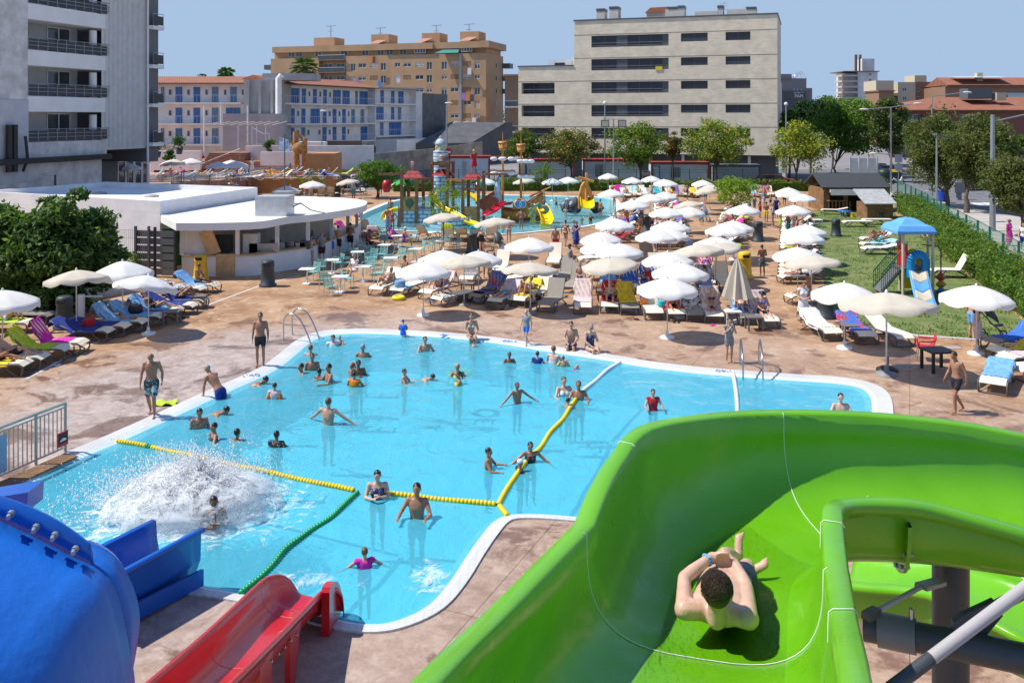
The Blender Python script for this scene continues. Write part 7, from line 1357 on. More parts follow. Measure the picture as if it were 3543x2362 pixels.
M_bn=plain('bin_grey',(.035,.045,.05),.5);M_by=plain('bin_yellow',(.85,.58,.0),.35)
for a in(('dark grey litter bin on the deck before the bar',at('F',70,1150),M_bn,1.15),('yellow litter bin at the bar counter',at('E',1555,820),M_by,1.15),('dark litter bin under the fig tree behind the loungers',at('E',500,1200),M_bn,1.15),('dark litter bin left of the woman in black by the tables',at('F',1915,850),M_bn,1.1),('dark litter bin behind another one by the tables',at('F',1965,830),M_bn,1.05),('dark litter bin in the middle of the umbrellas',at('I',357,675),M_bn,1.2),('dark litter bin with open hood on the wide path',at('I',1365,745),M_bn,1.2),('yellow litter bin beside the half closed umbrella',at('I',1245,1070),M_by,1.2),('large dark litter bin at the lawn corner',at('J',432,835),M_bn,1.15),('dark litter bin standing on the lawn',at('J',507,245),M_bn,1.1),('green and yellow bin on the upper terrace wall',at('S',1920,350,TZ),plain('bin_green',(.01,.06,.03),.5),1.3),('dark litter bin behind the bar roof',at('F',700,330),M_bn,1.0)):bin_(*a)
def side_table(label,P,rz=0,m=None,sc=1.0):
 m=m or dgrey;t_=thing('side_table',label,'side table',tuple(P),R_(rz),'low side tables',sc);MB().box(-.26,.26,-.24,.24,.40,.44).build('tabletop',m,t_)
 for x in(-.22,.22):
  for y in(-.2,.2):MB().box(x-.025,x+.025,y-.025,y+.025,0,.40).build('leg',m,t_)
M_st2=plain('taupe_plastic',(.17,.15,.14),.5)
for a in(('low taupe side table between loungers at the lawn corner',at('J',603,980),0,M_st2,1.1),('low taupe side table in front of the man with cap',at('I',1330,1545),0,M_st2,1.2),('white side table at the half closed umbrella',at('I',1135,1490),0,white,1.2),('black side table beside the red chair',at('J',1240,1215),8,black,1.55),('taupe side table among the left loungers',at('E',1330,1165),8,M_st2,1.2),('taupe side table near the boat umbrella',at('E',1540,1040),8,M_st2,1.2),('side table under folded clothes at the front left',at('H',60,890),-10,M_st2,1.1),('dark side table beside the man in teal shorts',at('H',310,960),-10,M_st2,1.2),('side table behind the front beige umbrella',at('H',780,740),0,M_st2,1.2),('side table with a dark bag in the front centre',at('H',1640,975),0,M_st2,1.1),('white side table beside the lawn row',at('J',370,180),0,white,1.3),('side table behind the front centre umbrella',at('I',780,1160),0,M_st2,1.1)):side_table(*a)
rc=thing('red_chair','red plastic armchair with white logo beside the black table','chair',tuple(at('J',1150,1140)),R_(-110));M_rc=plain('chair_red',(.55,.01,.02),.35)
rows=[[V((x*.25,y,z+.05*x*x))for x in(-1,-.6,0,.6,1)]for y,z in((-.24,.44),(-.1,.42),(.1,.41),(.2,.44),(.26,.55),(.30,.72),(.33,.86))]
shell_obj('seat',rows,M_rc,rc,.02)
for sx in(-1,1):
 m_=MB();m_.tube(crom([(sx*.26,-.2,.44),(sx*.30,-.2,.66),(sx*.30,.1,.68),(sx*.26,.3,.72)],3),.03,6);m_.build('armrest',M_rc,rc);MB().cyl((sx*.24,-.2,.43),(sx*.28,-.26,0),.014).build('leg',steel,rc);MB().cyl((sx*.24,.2,.43),(sx*.28,.32,0),.014).build('leg',steel,rc)
m_=MB();m_.extrude([(-.05,.345,.66),(.03,.345,.66),(.05,.352,.78),(.0,.352,.80),(-.02,.348,.72)],(0,.006,0));m_.build('logo',white,rc)
bs2=thing('umbrella_stand','round black umbrella stand of the big beige umbrella','umbrella stand',tuple(at('J',877,1215)));MB().lathe([(.34,0),(.33,.05),(.2,.12),(.05,.15),(.05,.45),(.03,.45)],20).build('base',black,bs2)
rt_=thing('inner_tube_ring','yellow swim ring lying before the front left loungers','swim ring',tuple(at('F',1252,1272)));MB().tube([(.22*math.cos(a*.393),.22*math.sin(a*.393),.09)for a in range(16)],.085,10,closed=True).build('ring',plain('ring_yellow',(.80,.72,.02),.35),rt_)
rt_=thing('inner_tube_ring','black rubber ring under a white umbrella in the centre block','swim ring',tuple(at('I',612,590)));MB().tube([(.38*math.cos(a*.393),.1+.05*math.sin(a*.393),.55+.38*math.sin(a*.393))for a in range(16)],.14,10,closed=True).build('ring',black,rt_)
rt_=thing('inner_tube_ring','white and red swim ring standing left of the striped chair','swim ring',tuple(at('H',455,500)));MB().tube([(.1*math.cos(a*.393)+.1,.2*math.cos(a*.393),.45+.33*math.sin(a*.393))for a in range(16)],.09,10,closed=True).build('ring',mat('ring_white',(.75,.70,.68),.4,col2=(.6,.1,.1),scale=3,lo=.6,hi=.64),rt_)
def bag(label,P,col,s=.22,rz=0,name='beach_bag'):
 t_=thing(name,label,'bag',tuple(P),R_(rz),'bags by the loungers');m_=MB();m_.lathe([(.75*s,0),(s,.2*s),(1.05*s,.9*s),(.95*s,1.35*s)],12);m_.build('body',col,t_)
 MB().tube(crom([(-.8*s,0,1.3*s),(-.5*s,0,2.2*s),(.5*s,0,2.2*s),(.8*s,0,1.3*s)],4),.012,5).build('handle',col,t_)
M_sb=mat('woven_striped',(.50,.46,.34),.8,col2=(.03,.03,.04),scale=4,lo=.48,hi=.5)
for a in(('striped woven beach bag on the front lounger',at('H',850,960,.38),M_sb,.26),('brown wicker bag with red handle behind the front centre',at('H',1625,905,.0),dwood,.30),('navy bag behind the grey front lounger',at('H',1040,770,.1),T_['navy'],.25),('magenta bag in the second row',at('H',450,745,.15),T_['pink'],.22),('blue patterned bag on the flat front left lounger',at('F',1265,1165,.38),T_['lblue'],.24),('dark rucksack on a light blue towel at the left',at('E',1050,1090,.38),black,.26),('red bag on the navy towel at the left',at('E',690,1190,.38),T_['red'],.22),('cream bag beside the zebra towel',at('I',905,1370,.30),M_ls,.20),('grey clothes heap beside the front left umbrella',at('F',1810,1275,.0),T_['grey'],.24),('brown straw bag on a hedge lounger',at('I',775,345,.3),wood,.3),('turquoise round hat-like ball bag on the empty front lounger',at('I',490,1330,.45),T_['turq'],.16)):bag(*a)
def sandals(label,P,m):
 t_=thing('flip_flops',label,'footwear',tuple(P),rnd.uniform(0,3),'pairs of sandals on the deck')
 for x in(-.08,.08):m_=MB();m_.ball((x,x*.4,.02),.05,.13,.018,10,6);m_.tube([(x-.04,x*.4+.02,.02),(x,x*.4-.05,.06),(x+.04,x*.4+.02,.02)],.01,4);m_.build('sandal',m,t_)
for a in(('dark sandals before the man in teal shorts',at('H',490,1085),dgrey),('black sandals in front of the boy in orange shorts',at('H',2020,1195),black),('dark sandals in front of the front centre lounger',at('I',630,1480),black),('black sandals before the blue umbrella chair',at('I',1225,1510),black),('pink sandals before the woman looking down',at('I',955,1505),T_['pink']),('black and white trainers among the left loungers',at('E',1440,1120),black),('blue sandals near the left front lounger',at('F',1540,1290),T_['lblue']),('pale sandals lying on the pool edge',gpt(1020,771,.04),T_['lblue']),('pale scattered shoes before the left loungers',at('E',430,1490),white)):sandals(*a)
sf=tag(MB().grid([[V((.35*(i/6-.5)*2,.2*(j/5-.5)*2,.05+.05*math.sin(i*1.8+j)))for i in range(7)]for j in range(6)]).build('life_vest',plain('lime_fabric',(.42,.55,.02),.6)),'lime and black swim vest on the deck beside the bald man','swim vest');sf.location=gpt(377,928,.01)
dg_=thing('drain_grate','small pale drain grate in the deck beside the red chair','drain grate',tuple(at('J',1350,1050,.004)));MB().box(-.28,.28,-.16,.16,0,.012).build('grate',tilemat('grate',(.6,.58,.55),(.2,.2,.2),.08,.3,.02,xz=False,off=0),dg_)
bo=thing('rowing_boat','small white rowing boat on the ground under the left umbrellas','boat',tuple(at('E',790,1050)+V((0,0,.30))),R_(20));bo.rotation_euler.y=R_(-8);rows=[]
for i in range(11):
 q=i/10;x=-1.75+3.5*q;wd=.72*math.sin(math.pi*min(1,.12+q*.88))**.6;sh_=.75+.25*(2*q-1)**2
 rows.append([V((x,wd*math.cos(a),sh_-(sh_-.12)*abs(math.sin(a))**.7))for a in[math.pi*j/12 for j in range(13)]])
for r_ in rows:
 for p in r_:pass
shell_obj('hull',[[V((p.x,p.y,p.z))for p in r_]for r_ in rows],white,bo,.03)
for x in(-.9,.0,.9):MB().box(x-.14,x+.14,-.6,.6,.58,.62).build('bench',plain('boat_aqua',(.45,.60,.58),.5),bo)
m_=MB();m_.tube([r_[0]+V((0,.02,.02))for r_ in rows],.03,6);m_.tube([r_[-1]+V((0,-.02,.02))for r_ in rows],.03,6);m_.build('gunwale',wplas,bo)
sw_=thing('outdoor_shower','slim white shower post with arm among the left umbrellas','shower',tuple(at('E',630,1130)));MB().box(-.11,.11,-.08,.08,0,1.0).build('column',white,sw_);MB().beam((0,-.02,.92),(.9,-.1,.95),.05,.04).build('arm',white,sw_)
def pram(label,P,rz,m):
 t_=thing('pushchair',label,'pushchair',tuple(P),R_(rz));
 for x,y in((-.28,-.35),(.28,-.35),(-.28,.35),(.28,.35)):MB().tube([(x,y+.11*math.cos(a*.628),.13+.11*math.sin(a*.628))for a in range(10)],.025,5,closed=True).build('wheel',black,t_)
 m_=MB();[m_.tube([(x,-.35,.13),(x,.05,.5),(x,.5,1.0)],.016,6)or m_.tube([(x,.35,.13),(x,.0,.5)],.016,6)for x in(-.28,.28)];m_.cyl((-.28,.5,1.0),(.28,.5,1.0),.02);m_.build('frame',dgrey,t_)
 m_=MB();m_.grid([[V((x*.25,y,z))for x in(-1,0,1)]for y,z in((-.42,.35),(-.3,.5),(0,.45),(.15,.55),(.3,.95))]);m_.build('seat',m,t_)
 m_=MB();m_.grid([[V((.27*math.cos(math.pi*j/8),.28-.42*math.sin(i*.26),.85+.32*math.sin(math.pi*j/8)*math.cos(i*.2)-.06*i))for j in range(9)]for i in range(6)]);m_.build('hood',m,t_)
pram('black pushchair behind the right white umbrella',at('J',1650,980),70,black);pram('dark pushchair beside the large white umbrella',at('H',430,400),30,dgrey);pram('black and white pram under an umbrella in the centre block',at('I',885,565),10,plain('pram_grey',(.25,.25,.27)))
kt=thing('kids_table','low round blue plastic table in front of the kiosk','table',tuple(at('J',573,103)));MB().lathe([(.55,.42),(.57,.46),(.1,.48),(0,.48)],18).build('tabletop',plain('toy_blue',(.03,.18,.65),.4),kt)
for a in range(4):MB().cyl((.35*math.cos(a*1.57),.35*math.sin(a*1.57),0),(.3*math.cos(a*1.57),.3*math.sin(a*1.57),.44),.05).build('leg',plain('toy_blue',(.03,.18,.65),.4),kt)
for x,y,lb in((627,108,'small yellow stool right of the blue round table'),(598,98,'small yellow stool behind the blue round table')):t_=thing('kids_stool',lb,'stool',tuple(at('J',x,y)),0,'yellow stools');MB().lathe([(.2,0),(.16,.3),(.19,.33),(0,.34)],12).build('seat',plain('toy_yellow',(.8,.55,.02),.4),t_)
POSE={}
def P_(name,base='stand',**k):J=stand_joints(**k)if base=='stand' else{**POSE[base],**{a:V(b)for a,b in k.items()}};POSE[name]=J
P_('stand')
P_('walk',knL=(.10,-.16,.52),anL=(.10,-.12,.10),toL=(.11,-.27,.05),knR=(-.10,.04,.50),anR=(-.10,.30,.12),toR=(-.11,.18,.03),elL=(.25,.10,1.15),wrL=(.24,.12,.90),elR=(-.25,-.03,1.14),wrR=(-.24,-.18,.92))
P_('face',elL=(.25,-.08,1.18),wrL=(.10,-.22,1.42),hdL=(-.5,.2,.8),elR=(-.25,-.06,1.18),wrR=(-.10,-.24,1.38),hdR=(.5,.2,.8))
P_('hold',elL=(.25,-.02,1.15),wrL=(.12,-.26,1.15),hdL=(-.6,-.5,.1),elR=(-.24,-.0,1.15),wrR=(-.12,-.26,1.12),hdR=(.6,-.5,.1),head=(0,-.05,1.62),face=(0,-.95,-.35))
P_('hips',elL=(.36,.06,1.16),wrL=(.20,.0,1.0),hdL=(-.7,-.5,-.2),elR=(-.36,.06,1.16),wrR=(-.20,.0,1.0),hdR=(.7,-.5,-.2))
P_('look','walk',head=(0,-.08,1.60),face=(0,-.8,-.6),neck=(0,-.02,1.46))
P_('wide',elL=(.40,-.10,1.26),wrL=(.60,-.24,1.12),hdL=(.8,-.4,-.3),elR=(-.42,-.05,1.27),wrR=(-.64,-.10,1.13),hdR=(-.9,-.1,-.3),shL=(.19,.0,1.44),shR=(-.19,0,1.44))
P_('wade',elL=(.30,-.14,1.20),wrL=(.26,-.38,1.22),hdL=(.1,-1,0),elR=(-.30,-.14,1.20),wrR=(-.28,-.38,1.20),hdR=(-.1,-1,0))
P_('clasp',elL=(.25,-.08,1.18),wrL=(.08,-.26,1.26),hdL=(-.7,-.2,.5),elR=(-.25,-.08,1.18),wrR=(-.08,-.28,1.22),hdR=(.7,-.2,.5),head=(0,-.04,1.62),face=(0,-.9,-.3))
P_('prone',pel=(0,.55,1.22),chest=(0,.22,1.32),neck=(0,.03,1.40),head=(0,-.10,1.50),face=(0,-1,-.1),shL=(.18,.06,1.36),elL=(.34,-.18,1.32),wrL=(.28,-.45,1.32),hdL=(0,-1,0),shR=(-.18,.06,1.36),elR=(-.38,-.1,1.33),wrR=(-.50,-.34,1.33),hdR=(-.3,-1,0),hipL=(.09,.58,1.20),knL=(.12,.95,1.10),anL=(.10,1.32,1.16),toL=(.10,1.46,1.1),hipR=(-.09,.58,1.20),knR=(-.12,.95,1.15),anR=(-.12,1.32,1.05),toR=(-.12,1.46,1.0))
P_('edge',pel=(0,.08,.13),chest=(0,.05,.46),neck=(0,.03,.66),head=(0,-.02,.82),face=(0,-1,-.2),shL=(.17,.04,.61),elL=(.24,-.05,.36),wrL=(.12,-.24,.24),hdL=(-.4,-1,-.2),shR=(-.17,.04,.61),elR=(-.24,-.05,.36),wrR=(-.12,-.24,.24),hdR=(.4,-1,-.2),hipL=(.09,.06,.11),knL=(.11,-.38,.12),anL=(.11,-.42,-.30),toL=(.11,-.56,-.35),hipR=(-.09,.06,.11),knR=(-.11,-.38,.12),anR=(-.11,-.42,-.30),toR=(-.11,-.56,-.35))
POSE['chair']={k:(v+V((0,0,.40))if k not in('face','side','hdL','hdR','anL','anR','toL','toR')else v)for k,v in POSE['edge'].items()}
P_('chair','chair',anL=(.11,-.42,.10),toL=(.11,-.57,.04),anR=(-.11,-.42,.10),toR=(-.11,-.57,.04),wrL=(.1,-.3,.76),wrR=(-.1,-.3,.76))
P_('recline',pel=(0,1.02,.50),chest=(0,1.28,.68),neck=(0,1.42,.83),head=(0,1.50,.97),face=(0,-.8,.5),shL=(.17,1.40,.78),elL=(.27,1.25,.55),wrL=(.16,1.02,.62),hdL=(-.5,-.8,.1),shR=(-.17,1.40,.78),elR=(-.27,1.25,.55),wrR=(-.16,1.02,.62),hdR=(.5,-.8,.1),hipL=(.09,1.00,.49),knL=(.13,.60,.56),anL=(.12,.20,.45),toL=(.16,.12,.58),hipR=(-.09,1.00,.49),knR=(-.14,.62,.70),anR=(-.12,.35,.44),toR=(-.14,.22,.42))
P_('knees','recline',knL=(.12,.66,.86),anL=(.12,.44,.45),toL=(.12,.28,.42),knR=(-.12,.66,.84),anR=(-.12,.42,.45),toR=(-.12,.26,.42),wrL=(.1,.85,.85),wrR=(-.1,.85,.85),elL=(.27,1.12,.66),elR=(-.27,1.12,.66))
P_('flat','recline',chest=(0,1.34,.50),neck=(0,1.54,.50),head=(0,1.70,.53),face=(0,.1,1),shL=(.17,1.50,.49),elL=(.30,1.30,.46),wrL=(.28,1.05,.47),shR=(-.17,1.50,.49),elR=(-.33,1.62,.50),wrR=(-.15,1.80,.56),hdR=(.8,0,.3),knR=(-.13,.60,.52),anR=(-.12,.22,.45),toR=(-.14,.12,.5))
P_('front','recline',pel=(0,1.0,.50),chest=(0,.98,.84),neck=(0,.96,1.03),head=(0,.90,1.18),face=(0,-1,-.2),shL=(.17,.97,.98),elL=(.24,.85,.74),wrL=(.12,.66,.62),shR=(-.17,.97,.98),elR=(-.24,.85,.74),wrR=(-.12,.66,.62),knL=(.16,.58,.50),anL=(.14,.24,.42),toL=(.14,.10,.44),knR=(-.16,.58,.50),anR=(-.14,.24,.42),toR=(-.14,.10,.44))
P_('side','front',hipL=(.0,.92,.50),knL=(-.42,.80,.50),anL=(-.46,.72,.12),toL=(-.58,.68,.05),hipR=(.0,1.1,.50),knR=(-.42,1.1,.52),anR=(-.44,1.1,.12),toR=(-.58,1.12,.05),face=(-1,-.2,0),wrL=(-.3,.8,.68),wrR=(-.3,1.1,.68))
P_('climb',pel=(0,.10,.30),chest=(0,-.18,.58),neck=(0,-.32,.74),head=(0,-.42,.86),face=(0,-.7,-.7),shL=(.18,-.27,.68),elL=(.24,-.30,.42),wrL=(.24,-.32,.16),hdL=(0,-.8,-.2),shR=(-.18,-.27,.68),elR=(-.24,-.30,.42),wrR=(-.24,-.32,.16),hdR=(0,-.8,-.2),hipL=(.09,.12,.28),knL=(.11,.18,-.15),anL=(.10,.3,-.5),toL=(.10,.2,-.6),hipR=(-.09,.12,.28),knR=(-.11,.18,-.15),anR=(-.10,.3,-.5),toR=(-.10,.2,-.6))
POSE['hero']={k:V(v)for k,v in dict(pel=(1.365,5.64,5.17),chest=(1.26,5.36,5.21),neck=(1.175,5.13,5.23),head=(1.17,5.10,5.385),face=(.22,.95,.0),side=(-.94,.34,0),shL=(1.0,5.20,5.24),elL=(1.045,5.42,5.31),wrL=(1.25,5.57,5.37),hdL=(1,.15,-.05),shR=(1.355,5.10,5.24),elR=(1.41,5.36,5.28),wrR=(1.385,5.56,5.34),hdR=(-.9,.3,.1),hipL=(1.29,5.68,5.16),knL=(1.42,5.95,5.19),anL=(1.56,6.20,5.05),toL=(1.60,6.30,5.14),hipR=(1.44,5.62,5.16),knR=(1.54,5.86,5.16),anR=(1.60,6.04,5.03),toR=(1.72,6.08,5.06)).items()}
POSE['hero'].update(tsL=V((0,-.6,.8)),pnL=V((0,-.6,-1)),tsR=V((0,.2,1)),pnR=V((0,-1,-.2)))
BM={}
def piece(kind,pose,sex,vx=.015):
 key=(kind,pose,sex)
 if key in BM:return BM[key]
 J=POSE[pose];mb=MB();fat={'x':.035}.get(sex[1:],0.0);sx=sex[0]
 if kind=='body':torso(mb,J,sx,fat=fat);legs(mb,J,fat=fat);arms(mb,J,curl=.35 if pose!='hero' else.75);head(mb,J)
 elif kind=='trunks':torso(mb,J,sx,.016,0,.30,fat);legs(mb,J,.020,t=.5,fat=fat)
 elif kind=='shorts':torso(mb,J,sx,.018,0,.30,fat);legs(mb,J,.034,t=.72,fat=fat)
 elif kind=='briefs':torso(mb,J,sx,.010,0,.27,fat);legs(mb,J,.010,t=.08,fat=fat)
 elif kind=='bra':
  s=J['side'];f=s.cross((J['neck']-J['pel']).normalized());f=-f if f.dot(J['face'])<0 else f;c=J['chest'];d=(J['neck']-c).normalized()
  loft(mb,[(c-d*.03,.157,.118),(c,.162,.122),(c+d*.03,.160,.116)],s);[mb.ball(c+f*.088+s*.072*q,.069,n=10,m=6)for q in(-1,1)]
 elif kind=='suit':torso(mb,J,sx,.009,0,.84,fat);legs(mb,J,.009,t=.06,fat=fat)
 elif kind=='shirt':torso(mb,J,sx,.018,0,.93,fat);[ecap(mb,J['chest'].lerp(J['neck'],.6),J['sh'+a],.078,.08)or ecap(mb,J['sh'+a],J['sh'+a].lerp(J['el'+a],.6),.074,.066)for a in 'LR']
 elif kind=='dress':torso(mb,J,sx,.022,0,.93,fat);[ecap(mb,J['chest'].lerp(J['neck'],.6),J['sh'+a],.078,.08)or ecap(mb,J['sh'+a],J['sh'+a].lerp(J['el'+a],.8),.074,.07)for a in 'LR'];k=(J['knL']+J['knR'])/2;loft(mb,[(J['pel'],.19,.14),(J['pel'].lerp(k,.5),.22,.17),(J['pel'].lerp(k,.92),.25,.20)],J['side'])
 elif kind=='wrap':k=(J['anL']+J['anR'])/2;loft(mb,[(J['pel'],.18,.14),(J['pel'].lerp(k,.4),.20,.16),(J['pel'].lerp(k,.75),.22,.17)],J['side'])
 elif kind=='bands':[ecap(mb,J['sh'+a].lerp(J['el'+a],.4),J['sh'+a].lerp(J['el'+a],.75),.085,.085)for a in 'LR']
 elif kind.startswith('h_'):mb=hair(kind[2:],J)
 elif kind in('eyes','shades'):me=face_bits(J,kind=='shades').mesh(kind,black);BM[key]=me;return me
 if kind=='h_hero':me=mb.mesh('hair',white)
 else:me=hull_to_mesh(mb,kind,vx,5 if kind in('body',)else 4)
 BM[key]=me;return me
SK=dict(l=mat('skin_light',(.52,.29,.19),.45,.14,7),t=mat('skin_tan',(.35,.17,.10),.42,.14,7),b=mat('skin_brown',(.20,.09,.05),.4,.14,7),p=mat('skin_pale',(.60,.37,.27),.42,.14,9,bump=.12,bscale=45))
HC=dict(k=mat('hair_black',(.012,.009,.008),.4,.2,20),d=mat('hair_dark_brown',(.04,.022,.012),.45,.3,20),n=mat('hair_brown',(.11,.055,.025),.5,.3,20),f=mat('hair_blond',(.42,.28,.12),.5,.3,20),g=mat('hair_grey',(.28,.27,.26),.5,.3,20),r=mat('hair_red',(.25,.07,.02),.5,.3,20),w=white,v=T_['navy'],o=T_['red'])
GN=dict(trunks='swim_trunks',shorts='shorts',briefs='bikini_bottom',bra='bikini_top',suit='swimsuit',shirt='shirt',dress='dress',wrap='towel_wrap',bands='armbands')
GC={**{k:v for k,v in T_.items()},'deep':mat('cloth_deep_navy',(.012,.018,.06),.6,.2,8),'black':mat('cloth_black2',(.015,.015,.02),.7,.1,5),'dots':mat('cloth_dots',(.02,.03,.12),.7,col2=(.5,.5,.55),scale=18,lo=.6,hi=.63),'bblue':mat('cloth_bright_blue',(.02,.16,.75),.6,.1,5),'tgrey':mat('cloth_grey',(.22,.24,.27),.8,.1,5),'teal':mat('cloth_teal',(.01,.30,.38),.7,.1,5),'maroon':mat('cloth_maroon',(.25,.02,.05),.8,.1,5),'floral':mat('cloth_floral',(.03,.05,.05),.7,col2=(.35,.45,.5),scale=9,lo=.5,hi=.56),'leo':mat('cloth_print',(.12,.09,.07),.7,col2=(.65,.6,.55),scale=12,lo=.48,hi=.54)}
PC=0
def person(label,P,rz,pose,sex,hr,skin,wear,sc=1.0,group=None,vx=.015,sh=False):
 t_=thing('person',label,'person',tuple(P),R_(rz),group,sc)
 def ad(nm,me,m):o=bpy.data.objects.new(nm,me);COL.objects.link(o);o.parent=t_;o.material_slots[0].link='OBJECT';o.material_slots[0].material=m;return o
 ad('body',piece('body',pose,sex,vx),SK[skin])
 if hr:ad('cap' if hr[0]in('cap','hat')else 'hair',piece('h_'+hr[0],pose,sex,vx),HC[hr[1]]if hr[1]in HC else GC[hr[1]])
 ad('sunglasses' if sh else 'eyes',piece('shades' if sh else 'eyes',pose,sex),black)
 for g,c in wear:ad(GN[g],piece(g,pose,sex,vx),GC[c])
 return t_
HS,HL,HT=lambda c:('short',c),lambda c:('long',c),lambda c:('tail',c)
bk=lambda c,c2=None:[('briefs',c),('bra',c2 or c)];tr=lambda c:[('trunks',c)];sh_=lambda c:[('shorts',c)];su=lambda c:[('suit',c)]
def feet(reg,x,y,z=0.0):return at(reg,x,y,z)
